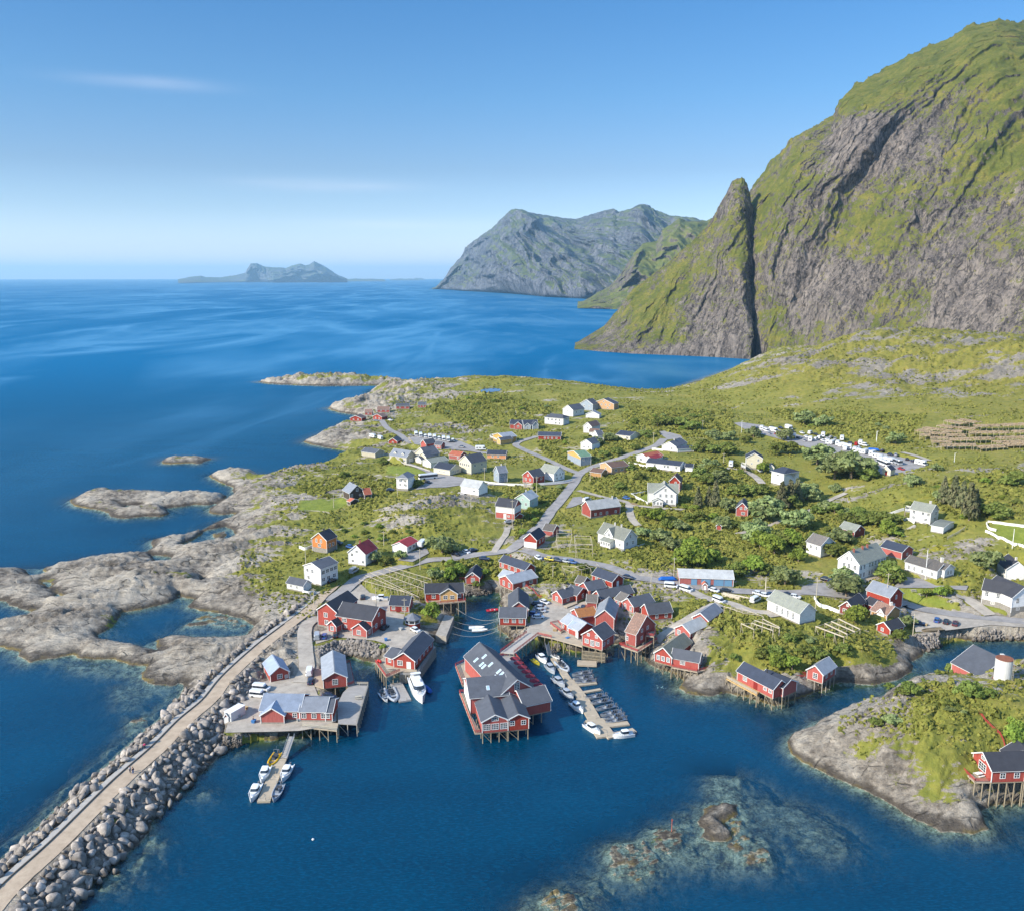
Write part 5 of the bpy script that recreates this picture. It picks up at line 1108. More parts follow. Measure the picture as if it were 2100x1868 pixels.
    h.block((334,612),(410,628),(466,600), 2.7, 1.5, 'y').win('f', [.5], 1.5, 1.2, 1.3, (2,3)); h.block((560,652),(692,672),(765,620), 2.8, 1.9, 'y').win('f', [.45], 1.6, 1.3, 1.4, (3,3)).win('r', [.4], 1.5, .9, 1.0)
    h = Hs(R6, 'small red house with navy roof beside the round gazebo', 'cabin', cat='cabin', roof='navy').block((905,427),(1085,434), 6.5, 2.7, 2.2, 'x').win('f', [.2], 1.5, .9, 1.0).win('f', [.75], 1.4, 1.2, 1.3).door('f', .45, 1.2, 2.1, DOORR)
    h = Hs(R6, 'red quayside restaurant with dark roof and a grey seawall', 'restaurant', cat='restaurant', roof='slate', z=3.6, stilt=True).block((945,942),(1138,964),(1308,760), 2.8, 2.3, 'y').win('f', [.3], 1.6, 1.5, 1.4, (3,3)).win('r', [.12,.3,.5,.7,.9], 1.6, .9, 1.1).door('f', .72, 1.2, 2.1).stilts(3)
    h.block((866,912),(945,937), 6.5, 2.6, 1.5, 'x').win('f', [.5], 1.5, 1.0, .9).stilts(3)
    h.deck([(872,1040),(1000,985),(1160,985),(1155,960),(945,938),(870,910),(850,850),(772,900)], 3.55, PLANKT, None, posts=2.2)
    h.deck([(1000,1000),(1165,1000),(1335,760),(1320,745),(1150,975)], 3.2, PLANK, None, posts=1.6, thick=.5, post_mat=PILED)
    rb = MB()
    for p, q in (((772,900),(872,1040)), ((872,1040),(1000,985))):
        a = h.W(p, 3.55) - h.o; b = h.W(q, 3.55) - h.o; n = 8
        for k in range(n + 1): g = a.lerp(b, k / n); rb.bar(g, g + Vector((0,0,1)), .1)
        for z_ in (.4, .7, 1.0): rb.bar(a + Vector((0,0,z_)), b + Vector((0,0,z_)), .06, .14)
    rb.build('railing', RAILR, h.root)
    # seawall of upright planks along the harbour side
    sw = MB(); a = h.W((1165,1000), 3.0) - h.o; b = h.W((1335,765), 3.0) - h.o; n = 60
    for k in range(n): g = a.lerp(b, k / n); sw.bar(Vector((g.x, g.y, -h.o.z - .6)), Vector((g.x, g.y, -.1)), .3, .12)
    a = h.W((1000,1000), 3.0) - h.o; b = h.W((1165,1002), 3.0) - h.o; n = 26
    for k in range(n): g = a.lerp(b, k / n); sw.bar(Vector((g.x, g.y, -h.o.z - .6)), Vector((g.x, g.y, -.1)), .26, .12)
    sw.build('seawall', PILED, h.root)
    h = Hs(R6, 'red boathouse with grey metal roof beside the grey timber pier', 'boathouse', cat='boathouse', roof='light', z=3.8, stilt=True).block((290,1142),(506,1120), 15, 2.9, 1.8, 'y').win('f', [.5], 1.7, 1.4, 1.5, (3,3)).stilts(2.8)
    h.deck([(510,1120),(575,1100),(535,905),(475,915)], 3.8, PLANK, RAILR, posts=2.4); h.deck([(205,1115),(288,1140),(270,960),(205,960)], 3.7, PLANKT, None, posts=3)
    h = Hs(RA, 'small red boathouse with pale blue roof tight beside the breakwater', 'boathouse', cat='boathouse', roof='blue').block((1683,1520),(1797,1497), 9, 2.9, 2.0, 'y').win('f', [.5], 1.8, 1.3, 1.2, (3,2)).win('f', [.85], 1.4, .6, .8)
    h = Hs(RB, 'long red waterfront house with pale blue roofs on the southwest quay', 'quay_house', cat='boathouse', roof='blue', z=3.4).block((1562,222),(1795,226), 9.5, 2.9, 2.4, 'x').win('f', [.88], 1.6, 1.0, 1.1)
    h.block((1798,228),(1950,230), 8.5, 2.9, 1.9, 'x', roof='grey').win('f', [.15,.55,.92], 1.6, 1.1, 1.2).block((1950,230),(1990,230), 8, 2.7, 1.7, 'x', roof='slate').win('f', [.4], 1.6, .8, 1.2)
    h.block((1564,242),(1702,242), 8, 2.4, 2.0, 'y')
    # ---- harbour, east
    h = Hs(R9, 'red L-shaped boathouse with slate roof on a stone base by the parked cars', 'boathouse', cat='boathouse', roof='slate', z=4.4, stilt=True).block((567,548),(808,553), 7, 2.8, 2.2, 'x').win('f', [.25], 1.6, 1.5, 1.3, (3,3)).win('f', [.55,.82], 1.6, 1.1, 1.3, (2,3)).stilts(2.8)
    h.block((655,470),(832,470), 14, 2.8, 2.6, 'y').stilts(4)
    build_wharf()
    h = Hs(R11, 'red boathouse with pale metal roof and small deck above the landing stage', 'boathouse', cat='boathouse', group=GR_RORBU, roof='light', z=4.4).block((232,585),(388,676), 6.5, 2.8, 1.9, 'x').win('f', [.12,.4,.65], 1.5, .9, 1.5, (2,3)).door('f', .93).win('l', [.5], 1.5, 1.0, 1.4)
    h.block((385,672),(478,640), 4.5, 2.5, 1.5, 'y', roof='blue'); h.deck([(130,545),(228,620),(262,600),(240,570),(205,530)], 4.4, PLANKT, RAILR, posts=0)
    h = Hs(R11, 'red boathouse with rusty orange metal roof', 'boathouse', cat='boathouse', group=GR_RORBU, roof='rust', z=4.4).block((395,565),(560,540), 6, 3.4, 1.7, 'x').chimney(.65, -.2, 1.0)
    h = Hs(R11, 'tallest red wharf house with dark roof and grey roofed annex over a slatted boat gate', 'wharf_house', cat='warehouse', roof='slate', z=4.4, stilt=True).block((428,733),(637,764),(832,692), 3.6, 2.7, 'y').win('f', [.22,.76], 1.7, 1.2, 1.2, (3,3)).win('f', [.5], 1.5, 1.3, 1.8, (3,4)).win('f', [.3,.7], 4.0, .7, .7).win('r', [.15,.5], 1.7, 1.0, 1.0).stilts(2.6)
    h.block((548,585),(720,600), 12, 4.4, 2.6, 'y', roof='light').stilts(4)
    g = MB(); a = h.W((425,790), 3.4) - h.o; b = h.W((640,815), 3.4) - h.o
    for k in range(26): p = a.lerp(b, k / 25); g.bar(Vector((p.x, p.y, -h.o.z + .3)), p, .16)
    for z_ in (.0, -1.3, -2.4): g.bar(a + Vector((0,0,z_)), b + Vector((0,0,z_)), .2)
    g.build('slatted_gate', PILE, h.root)
    h = Hs(R11, 'red wharf house with patched rusty brown roof and dark gable', 'wharf_house', cat='warehouse', roof='rusty', wall='oxide', z=4.4, stilt=True).block((830,722),(925,750),(1118,650), 4.2, 4.6, 'x').win('r', [.3,.62], 1.9, .9, 1.0).win('r', [.3,.6], 4.4, .9, 1.0).win('f', [.1], 1.9, .8, 1.3).stilts(2.6)
    h.deck([(770,740),(945,805),(1125,690),(1090,680),(930,762),(830,735)], 4.3, PLANKT, RAILR, posts=2.2, railskip=(2,3,4))
    h.deck([(1020,650),(1095,660),(1115,610),(1040,605)], 6.8, PLANKT, RAILR, posts=3)
    h = Hs(R11, 'dark roofed red cabin with white roof hatch behind the rusty roofed wharf house', 'cabin', cat='cabin', group=GR_RORBU, roof='slate').block((1045,515),(1262,492), 6, 2.7, 2.3, 'x').win('f', [.35,.75], 1.5, .8, 1.2)
    h = Hs(R11, 'red cabin pair with brown and dark roofs and four tall white windows', 'cabin', cat='cabin', group=GR_RORBU, roof='slate').block((800,398),(905,446),(1100,396), 2.7, 2.0, 'y').win('f', [.25,.75], 1.5, .9, 1.5, (2,3)).win('r', [.35,.72], 1.5, .9, 1.3)
    h.block((735,372),(800,398), 6, 2.7, 1.8, 'x', roof='weathered').win('f', [.4], 1.5, .9, 1.5, (2,3))
    h = Hs(R11, 'long red cabin with dark then brown roof facing the asphalt yard', 'cabin', cat='cabin', group=GR_RORBU, roof='slate').block((535,322),(600,364),(910,300), 2.6, 2.0, 'y').win('f', [.3,.72], 1.5, .8, 1.4, (2,3)).win('r', [.3,.55,.85], 1.5, .9, 1.1)
    h = Hs(R11, 'red cabin with dark roof squeezed between the yard cabin and the navy roofed cabin', 'cabin', cat='cabin', group=GR_RORBU, roof='slate').block((425,240),(487,290),(662,240), 2.6, 2.1, 'y').win('r', [.2,.55,.85], 1.5, .9, 1.2).win('f', [.5], 1.5, .9, 1.3)
    h = Hs(R11, 'red cabin with cross gable and ramp at the plaza corner', 'cabin', cat='cabin', group=GR_RORBU, roof='slate').block((148,322),(240,362),(375,322), 2.6, 1.9, 'y').win('f', [.45], 1.5, 1.1, 1.5, (3,3)).win('r', [.4], 1.5, 1.0, 1.2).chimney(.5, 0, .7, mat=CHIMW)
    h.block((375,336),(480,290), 5, 2.6, 1.9, 'y').win('f', [.55], 1.5, .9, 1.3); h.deck([(255,368),(360,325),(385,345),(285,385)], h.b[0]['z'] + .3, PLANKT, None, posts=0)
    h = Hs(R11, 'weathered grey roofed hut wedged behind the cross gabled cabin', 'hut', cat='hut', wall='oxide', roof='weathered').block((362,205),(430,222), 5, 2.4, 1.8, 'x')
    h = Hs(R11, 'red cabin with navy roof nearest the roadside signs', 'cabin', cat='cabin', group=GR_RORBU, roof='navy').block((520,138),(688,212),(782,172), 2.6, 2.0, 'x').win('f', [.22,.6], 1.5, 1.0, 1.2).door('r', .5, .9, 2.0, DOORW)
    h = Hs(R11, 'weathered brown roofed shed behind the rusty orange roof', 'shed', cat='shed', wall='oxide', roof='weathered', group=GR_RORBU).block((470,395),(560,400), 5, 2.6, 1.8, 'x').chimney(.2, -.1, 1.2)
    h = Hs(R14, 'long red cabin with grey roof uppermost on the slope track', 'cabin', cat='cabin', group=GR_RORBU, roof='grey', z=6.8, stilt=True).block((85,545),(235,574),(398,470), 2.5, 1.9, 'y').win('r', [.2,.45,.75], 1.5, .9, 1.1).stilts(3)
    h = Hs(R11, 'red cabin with pale ribbed metal roof lower on the slope track', 'cabin', cat='cabin', group=GR_RORBU, roof='pale', z=5.6, stilt=True).block((1295,642),(1430,692),(1590,612), 2.5, 1.9, 'y').win('f', [.25], 1.5, 1.1, 1.3, (3,3)).win('r', [.2,.55,.85], 1.5, .9, 1.1).stilts(3)
    h = Hs(R11, 'red cabin with mossy grey roofs and long red deck above the shore boulders', 'cabin', cat='cabin', group=GR_RORBU, roof='mossy', z=3.8, stilt=True).block((1103,886),(1258,930),(1440,785), 2.9, 2.3, 'y').win('f', [.22,.5,.8], 1.6, .9, 1.3, (2,3)).stilts(2.3)
    h.block((1262,926),(1515,957),(1582,905), 2.7, 2.0, 'x', roof='slate').win('f', [.4], 1.6, 1.3, 1.3, (3,3)).win('r', [.5], 1.6, .9, 1.1).stilts(2.6).chimney(.75, -.1, .9, .3, CHIMD)
    h.deck([(1258,945),(1500,990),(1625,960),(1615,930),(1585,915),(1515,960),(1262,928)], 3.75, PLANKT, RAILR, posts=1.9, railskip=(3,4,5))
    h = Hs(R14, 'long red cabin with navy roof and new yellow deck on stilts', 'cabin', cat='cabin', group=GR_RORBU, roof='navy', z=3.7, stilt=True).block((508,1062),(840,1236), 5.6, 2.9, 2.0, 'x').win('f', [.22], 1.7, 1.3, 1.3, (3,3)).win('f', [.78,.92], 1.7, 1.0, .7).door('f', .52, 1.2, 2.0, DOORR).win('r', [.8], 2.6, .8, .8).door('r', .6, 1.0, 2.0, DOORR).stilts(2.6).chimney(.62, -.1, 1.0, .3, CHIMD)
    h.block((930,1222),(1058,1165), 8, 2.9, 1.5, 'y').stilts(2.6)
    h.deck([(405,1050),(690,1205),(715,1170),(520,1068),(420,1010)], 3.65, PLANKY, RAILW, posts=2.4, railskip=(1,2,3))
    h = Hs(R14, 'small red cabin with light grey roof alone on tall pale stilts', 'cabin', cat='cabin', group=GR_RORBU, roof='light', z=3.8, stilt=True).block((1154,1048),(1302,1094),(1432,1012), 2.8, 2.0, 'y').win('f', [.52], 1.6, 1.2, 1.5, (2,3)).win('r', [.3,.7], 1.5, .9, .9).stilts(2.2, PILED)
    h.deck([(1060,1050),(1150,1040),(1145,1015),(1050,1020)], 3.8, PLANK, RAILR, posts=2.5)
    # ---- along the road
    h = Hs(U12, 'long red roadside garage with pale roof and four blue doors', 'garage', cat='garage', wall='oxide', roof='pale').block((988,1728),(1550,1748), 9.5, 2.9, 1.7, 'x')
    h.door('f', .27, 2.0, 2.2, DOORB, name='garage_door').door('f', .49, 3.2, 2.3, DOORB, name='garage_door').door('f', .73, 3.4, 2.3, DOORB, name='garage_door').door('f', .905, 2.6, 2.3, DOORB, name='garage_door')
    h = Hs(R14, 'white prayer house with grey slate roof and tall arched windows', 'chapel', cat='chapel', wall='white', roof='stone').block((790,412),(1075,550),(1212,510), 3.9, 2.7, 'x').win('f', [.3,.47,.64,.81], 2.0, .8, 2.1, (2,4)).door('l', .5)
    h = Hs(U15, 'tall white hotel with grey slate roof and brick chimneys', 'hotel', cat='hotel', wall='white', roof='stone').block((1108,1642),(1325,1706), 18, 7.0, 4.0, 'y', found=.3).win('f', [.3,.52,.8], 5.4, 1.0, 1.6, (2,3)).win('f', [.3,.52,.8], 2.2, 1.0, 1.6, (2,3)).win('f', [.42,.62], 8.2, .8, 1.3, (2,3)).win('r', [.08,.2,.4,.5,.62,.74,.86,.95], 5.4, .9, 1.5, (2,3)).win('r', [.08,.2,.4,.5,.62,.74,.86,.95], 2.4, .9, 1.6, (2,3))
    for u in (.1, .42, .6): h.chimney(u, -.6, 1.3)
    b = h.c; v0 = [h.o + b['A'] + b['ex'] * x + b['ey'] * y for x, y in ((b['W'], 1.0), (b['W'] + 2.4, 1.0), (b['W'] + 2.4, 15), (b['W'], 15))]; h.deck(v0, b['z'] + .9, PLANKT, None, posts=0, world=True, thick=.3, name='veranda')
    cl = MB(); q0, q1 = [p - h.o for p in (v0[1], v0[2])]
    for k in range(8): p = q0.lerp(q1, k / 7); cl.bar(p + Vector((0,0,-1.5)), p + Vector((0,0,.9)), .18)
    cl.build('veranda_post', TRIM, h.root)
    h = Hs(R17, 'red bakery barn with blue grey roof and dark front wing', 'barn', cat='barn', roof='grey').block((345,345),(535,425),(640,370), 5.0, 2.6, 'x').win('r', [.5], 4.4, .7, 1.3).door('r', .35, .9, 2.0, DOORW)
    h.block((98,442),(225,474), 10, 2.8, 2.2, 'y', roof='black', wall='darkred').win('f', [.35], 1.6, 1.0, 1.0).win('f', [.55], 3.6, .6, .6); h.block((330,400),(430,440), 5, 2.4, 1.6, 'x', roof='black')
    h = Hs(R17, 'small orange wooden house with rusty roof in front of the red bakery barn', wall='tan', roof='rusty', group=GR_HOUSE).block((403,492),(532,546),(655,482), 3.4, 2.2, 'x').win('f', [.3], 1.8, .9, 1.2).chimney(.8, 0, 1.0, .8, CHIMW)
    h.block(0, 0, 0, 1.0, 1.4, 'y', frame=h.frame(h.b[0]['W'] * .42, -.2, 2.4, 3.0, 2.6), found=0, wall='white')
    h = Hs(R17, 'tiny red hut with black roof below the orange wooden house', 'hut', cat='hut', roof='black').block((468,604),(566,656),(695,600), 2.4, 1.7, 'y').win('f', [.4], 1.4, .8, .9)
    h = Hs(R17, 'large white schoolhouse with black roofs on a stone basement at the bend', wall='white', roof='black', group=GR_HOUSE).block((1420,352),(1696,428),(1308,300), 5.6, 3.2, 'x', left=True, found=1.9).win('f', [.14,.5,.68,.9], 4.2, 1.0, 1.7, (2,3)).win('f', [.35], 1.2, 1.0, .8).win('l', [.5], 4.2, .9, 1.3)
    h.block((1694,436),(1900,412), 12, 5.6, 3.4, 'y', found=1.9).win('f', [.25,.7], 4.2, 1.0, 1.7, (2,3)).win('f', [.3], 1.2, 1.2, .8)
    h.block((1640,170),(1830,180), 9, 6.0, 3.0, 'y', z=7.5).chimney(.2, 0, 1.0, mat=CHIMW)
    h = Hs(U17, 'long low white house with grey brown roof behind the flagpole', wall='white', roof='weathered', group=GR_HOUSE).block((548,1602),(872,1710),(965,1672), 3.5, 1.9, 'x').win('f', [.12,.3,.55,.85], 1.7, .8, 1.4, (2,3))
    h.block((964,1688),(1064,1660), 8, 3.2, 1.6, 'y').win('f', [.4,.7], 1.7, .8, 1.4, (2,3)).chimney(.4, 0, 1.6, .9, mat=CHIMW)
    h = Hs(U17, 'white two storey villa with grey roof, balcony and outside stairs', wall='white', roof='stone', group=GR_HOUSE).block((600,1078),(828,1112),(975,1080), 5.4, 2.6, 'x', found=.5).win('f', [.18,.62,.9], 4.2, 1.0, 1.2).win('f', [.18,.78], 1.9, 1.0, 1.1).door('f', .58).win('r', [.55,.7], 1.8, .9, 1.1).win('r', [.7], 4.2, 1.0, 1.3).win('r', [.5], 6.3, .6, .6).chimney(.75, -.3, 1.3, .7, CHIMW)
    h.block((828,1192),(952,1216),(1060,1152), 2.6, .5, 'x', wall='white'); b = h.b[0]
    h.deck([(548,975),(640,985),(640,950),(560,938)], b['z'] + 3.0, CONC, RAILWH, posts=3); st = MB()
    for k in range(9): p = h.W((700,1110), b['z']) - h.o; st.box(p.x - 3 - k * .45, p.x - 3 - k * .45 + .45, p.y - 3, p.y - 1.4, -2.4, .1 - k * .26)
    st.build('stairs', CONC, h.root)
    h = Hs(U17, 'small white annex with pale roof next to the red annex behind the hotel', 'shed', cat='shed', wall='white', roof='stone').block((400,1466),(500,1474), 7, 2.8, 1.7, 'y')
    h = Hs(U17, 'red annex with navy roof behind the hotel', 'shed', cat='shed', roof='navy').block((512,1490),(628,1455), 9, 3.0, 1.9, 'y').win('f', [.5], 1.6, .8, .8)
    h = Hs(U15, 'red barn with grey roof among the trees behind the hotel', 'barn', cat='barn', wall='darkred', roof='stone').block((1130,1200),(1266,1248),(1366,1212), 3.0, 2.2, 'x').win('r', [.5], 3.2, .5, .5)
    h = Hs(U15, 'white house with brown roof half hidden by garden trees', wall='white', roof='weathered', group=GR_HOUSE).block((800,1395),(930,1445),(1070,1400), 5.0, 2.8, 'x').win('r', [.4,.8], 3.6, .9, 1.2).win('f', [.3,.7], 3.4, .9, 1.2)
    h = Hs(U15, 'red house with white trimmed gable nestled among willow trees', roof='slate', group=GR_HOUSE).block((48,1012),(168,1022), 9, 4.0, 2.6, 'y').win('f', [.4,.78], 4.0, .8, 1.0).win('f', [.6], 1.6, 1.4, 1.1).chimney(.6, 0, .8, mat=CHIMD)
    h = Hs(U15, 'tall cream house with navy roof beside the white camper van', wall='cream', roof='navy', group=GR_HOUSE).block((150,520),(318,528), 8, 6.4, 2.6, 'y', found=.8).win('f', [.75], 5.3, .8, 1.2).win('f', [.35], 3.2, .7, .7).win('f', [.78], 2.9, 1.1, .9).win('l', [.4,.7], 3.2, .8, 1.2)
    h.deck([(100,490),(150,515),(150,480),(110,465)], h.c['z'] + 2.4, CONC, RAILWH, posts=3)
    h = Hs(U15, 'white house with navy hipped roof above the willow thicket', wall='white', roof='navy', group=GR_HOUSE).block((458,660),(545,698),(690,650), 6.4, 2.0, 'x', hip=2.6).win('r', [.7], 5.0, 1.0, .9).win('f', [.5], 5.0, 1.6, .8)
    h = Hs(U12, 'white bungalow with orange tiled roof beside the road', wall='white', roof='tile', group=GR_HOUSE).block((545,440),(655,466),(815,432), 3.2, 1.9, 'y').win('f', [.4], 1.7, 1.6, 1.1).block((700,465),(800,440), 5, 2.6, 1.2, 'x', roof='red')
    h = Hs(U12, 'long white bungalow with navy roof above the white terrace wall', wall='white', roof='navy', group=GR_HOUSE).block((640,518),(990,558), 8.5, 3.6, 1.7, 'x', found=.8).win('f', [.25,.55,.65,.9], 2.4, 1.1, 1.2)
    h = Hs(U12, 'tiny white garage with navy roof at the end of the long bungalow', 'garage', cat='garage', wall='white', roof='navy').block((1048,548),(1122,553), 5.5, 2.7, 1.3, 'x')
    h = Hs(U12, 'white house with dark grey roof and navy roofed carport', wall='white', roof='slate', group=GR_HOUSE).block((808,325),(950,343),(1062,295), 3.2, 2.4, 'y').win('f', [.7], 1.9, 1.0, 1.1).chimney(.4, -.3, 1.0, mat=CHIMW).block((968,350),(1135,340), 5.5, 2.2, .9, 'x', roof='navy')
    h = Hs(U12, 'cream cottage with navy roof screened by shrubs near the gravel pitch', wall='cream', roof='navy', group=GR_HOUSE).block((340,205),(470,226),(560,190), 3.0, 1.8, 'x').win('f', [.8], 1.7, 1.6, 1.2).win('f', [.3], 1.6, .6, .9)
    h = Hs(U12, 'grand white villa with grey cross gables and carved eaves', wall='white', roof='stone', group=GR_HOUSE).block((715,900),(948,908), 9, 6.0, 4.0, 'y', found=.8).win('f', [.38,.6,.82], 2.3, .8, 1.5, (2,3)).win('f', [.3,.56,.8], 5.0, .8, 1.4, (2,3)).win('f', [.52], 7.8, .8, 1.3, (2,3)).win('l', [.25,.5,.75], 4.8, .8, 1.4, (2,3)).win('l', [.25,.5], 2.0, .8, 1.4, (2,3)).chimney(.55, .3, 1.2, mat=CHIMW)
    h.block(0, 0, 0, 6.2, 3.4, 'x', frame=h.frame(-2.6, 2.6, h.b[0]['W'] + 3.6, 6.6), found=.8).win('l', [.5], 5.0, .9, 1.4, (2,3)).win('l', [.5], 7.4, .8, 1.0)
    h.block(0, 0, 0, 2.6, 1.2, 'y', frame=h.frame(-.4, -2.2, 4.6, 2.4), found=.8).win('f', 3, 1.7, .9, 1.2)
    h = Hs(U12, 'red house with brown roof tucked behind the grand white villa', roof='brown', group=GR_HOUSE).block((880,748),(988,756), 8, 5.2, 2.6, 'y').win('f', [.6], 4.4, .8, 1.0).win('f', [.6], 1.9, .8, 1.0)
    h = Hs(U12, 'tiny red outhouse in the meadow below the trees', 'outhouse', cat='outhouse', roof='rusty').block((1376,1158),(1424,1162), 2.2, 2.2, 1.0, 'y')
    # ---- upper village
    h = Hs(U9, 'yellow house with pale grey roof and white balcony', wall='yellow', roof='light', group=GR_HOUSE).block((568,232),(645,266),(785,240), 4.4, 2.0, 'y', found=.4).win('f', [.5], 3.2, 1.2, 1.2).win('r', [.3,.7], 3.2, .8, 1.0).block((645,268),(765,250), 3.5, 3.2, 1.2, 'x', roof='slate')
    h.deck([(532,185),(620,225),(640,205),(555,165)], h.b[0]['z'] + 2.4, PLANKT, RAILWH, posts=3)
    h = Hs(U9, 'long red house with navy roof behind the hairpin road', roof='navy', group=GR_HOUSE).block((1040,218),(1275,224), 7, 3.0, 1.9, 'x').win('f', [.3,.45,.62,.82], 1.6, .9, .9).deck([(1005,210),(1038,220),(1045,190),(1012,182)], h.b[0]['z'] + .8, PLANKT, RAILW, posts=0)
    h = Hs(U9, 'red and blue semi-detached house with navy roof and twin gables', wall='red', roof='navy', group=GR_HOUSE).block((745,100),(890,104), 8, 3.4, 2.4, 'x').block((890,104),(1035,100), 8, 3.4, 2.4, 'x', wall='bluegrey')
    h.block((790,108),(870,110), 4, 3.2, 2.2, 'y', wall='red').win('f', [.5], 2.2, 1.2, 1.1); h.block((900,110),(960,110), 4, 3.0, 1.6, 'y', wall='bluegrey').win('f', [.5], 1.8, 1.0, 1.1); h.block((985,108),(1040,106), 4, 3.4, 2.2, 'y', wall='bluegrey').win('f', [.5], 2.2, 1.0, 1.1)
    RH = (350, 480, 2.1516)
    h = Hs(RH, 'white house with dark hipped roof and glazed front on the upper lane', wall='white', roof='slate', group=GR_HOUSE).block((1650,838),(1732,846), 9, 5.0, 2.0, 'x', hip=3).win('f', [.2,.4,.6,.8], 3.6, 1.3, 1.2).win('f', [.6,.8], 1.4, 1.3, 1.2)
    h = Hs(RH, 'white house with dark roof and left facing gable on the upper lane', wall='white', roof='slate', group=GR_HOUSE).block((1735,800),(1775,807),(1825,797), 5.0, 3.2, 'y').win('f', [.5], 3.8, 1.0, 1.2).win('r', [.3,.7], 3.0, .9, 1.2)
    h = Hs(RH, 'pale blue house with steep dark roof beside the log house', wall='bluegrey', roof='slate', group=GR_HOUSE).block((1808,776),(1862,782), 8, 5.2, 3.4, 'y').win('f', [.3,.7], 3.4, 1.0, 1.2)
    h = Hs(RH, 'honey coloured log house with white trimmed gable at the top of the village', wall='tan', roof='slate', group=GR_HOUSE).block((1865,770),(1955,777), 9, 4.6, 3.4, 'y').win('f', [.2,.4,.6,.8], 3.6, .9, 1.1).win('f', [.3,.7], 1.4, 1.0, 1.0).win('f', [.5], 6.0, 1.0, 1.0)
    h = Hs(RH, 'small white garage with grey roof below the log house', 'garage', cat='garage', wall='white', roof='grey').block((1832,812),(1890,815), 6, 2.8, 2.2, 'y')
    h = Hs(U9, 'white house with rust brown roof and stepped front annex', wall='white', roof='rusty', group=GR_HOUSE).block((1525,138),(1600,150),(1690,120), 4.6, 2.6, 'y').win('f', [.5], 3.4, 1.0, 1.0).block((1575,176),(1668,182), 5, 3.0, 1.6, 'x', roof='brown')
    h = Hs(U9, 'white gabled house with dark roof behind the green roofed house', wall='white', roof='slate', group=GR_HOUSE).block((1482,318),(1602,330),(1700,300), 4.2, 2.4, 'y').win('f', [.3,.7], 2.0, 1.0, 1.0)
    h = Hs(U9, 'white house with blue grey annex between the brown roof and the big aspen', wall='white', roof='slate', group=GR_HOUSE).block((1612,215),(1690,242),(1765,245), 4.4, 2.4, 'y').win('r', [.5], 2.6, 1.0, 1.0)
    h = Hs(U9, 'green roofed house with yellow gable and blue grey side', wall='bluegrey', roof='green', group=GR_HOUSE).block((1350,430),(1440,492),(1525,470), 5.2, 2.0, 'y').win('r', [.3,.7], 3.6, .9, 1.0)
    c0 = h.c; gp = MB(); A0 = c0['A'] - c0['ey'] * .05; q = [A0 + Vector((0,0,c0['h'] - 1.4)), A0 + c0['ex'] * c0['W'] + Vector((0,0,c0['h'] - 1.4)), A0 + c0['ex'] * c0['W'] + Vector((0,0,c0['h'])), A0 + c0['ex'] * (c0['W'] / 2) + Vector((0,0,c0['h'] + c0['rise'])), A0 + Vector((0,0,c0['h']))]
    r_ = [p + c0['ey'] * .06 for p in q]; gp.add(q + r_, [(0,1,2,3,4), (9,8,7,6,5)] + [(i, i+5, (i+1) % 5 + 5, (i+1) % 5) for i in range(5)]); gp.build('gable_cladding', WALL['yellow'], h.root)
    h = Hs(U9, 'tan timber house with brown roof and small brown roofed garage', wall='tan', roof='brown', group=GR_HOUSE).block((1690,535),(1810,578),11, 3.8, 1.8, 'y').win('f', [.5], 2.4, 1.2, 1.0).win('r', [.25,.6], 2.2, 1.4, 1.0).deck([(1670,525),(1800,575),(1820,550),(1690,505)], h.c['z'] + 1.2, PLANKY, RAILW, posts=0).block((1600,592),(1700,612),(1755,580), 2.6, 1.5, 'x')
    h = Hs(U9, 'orange timber house with navy roof behind the yellow house', wall='orange', roof='navy', group=GR_HOUSE).block((505,412),(700,418), 6, 2.8, 2.0, 'x').win('f', [.3,.6], 1.5, 1.0, 1.0)
    h = Hs(U15, 'cream toilet block with navy roof at the edge of the caravan park', 'toilet_block', cat='hut', wall='cream', roof='navy').block((1578,578),(1662,592), 5, 3.0, 1.6, 'y').door('f', .5, .9, 2.0, DOORR)
    h = Hs(U15, 'small cream shed with navy roof between the cream house and the hipped roof house', 'shed', cat='shed', wall='cream', roof='navy').block((400,548),(442,550), 5, 2.6, 1.2, 'y')
    # ---- headland huts
    for i, (a, b, D, lab) in enumerate([((792,826),(842,828),9,'red headland hut with white window facing the sea, nearest the western rocks'), ((857,800),(888,800),5,'tiny red headland hut between two larger ones'), ((893,818),(932,822),7,'red headland hut on a grey base beside the gravel turning place'),
        ((912,788),(965,788),6,'low red headland hut with flat lying roof'), ((995,773),(1052,773),7,'long red headland hut with dark roof'), ((1092,767),(1125,767),6,'dark roofed red headland hut furthest east')]):
        h = Hs(RH, lab, 'hut', cat='hut', roof='rusty' if i < 4 else 'slate', group='red huts on the headland').block(a, b, D, 2.6, 1.9, 'y' if i in (0,2) else 'x').win('f', [.3,.7] if i != 1 else [.5], 1.5, .9, .9)
    # ---- eastern inlet and islet
    h = Hs(R17, 'large red boathouse with broad slate roof in the eastern inlet', 'boathouse', cat='boathouse', roof='slate', z=2.6, stilt=True).block((1140,985),(1400,1122), 16, 3.0, 4.4, 'x').win('r', [.7], 2.2, .9, .9).stilts(4).chimney(.9, -.8, 1.3, .9, CHIMW)
    h = Hs(RC, 'red cabin on tall timber stilts with white deck chairs on the islet', 'cabin', cat='cabin', group=GR_RORBU, roof='black', z=6.4, stilt=True).block((1906,212),(2075,206), 7.5, 3.0, 2.3, 'x').win('f', [.27,.62], 1.6, 1.1, 1.2).win('l', [.5], 1.8, 2.6, 1.8, (3,3)).win('l', [.5], 4.0, 1.2, .7)
    h.stilts(1.9); h.block((2045,208),(2170,200), 8.5, 3.0, 2.2, 'y').stilts(2.4)
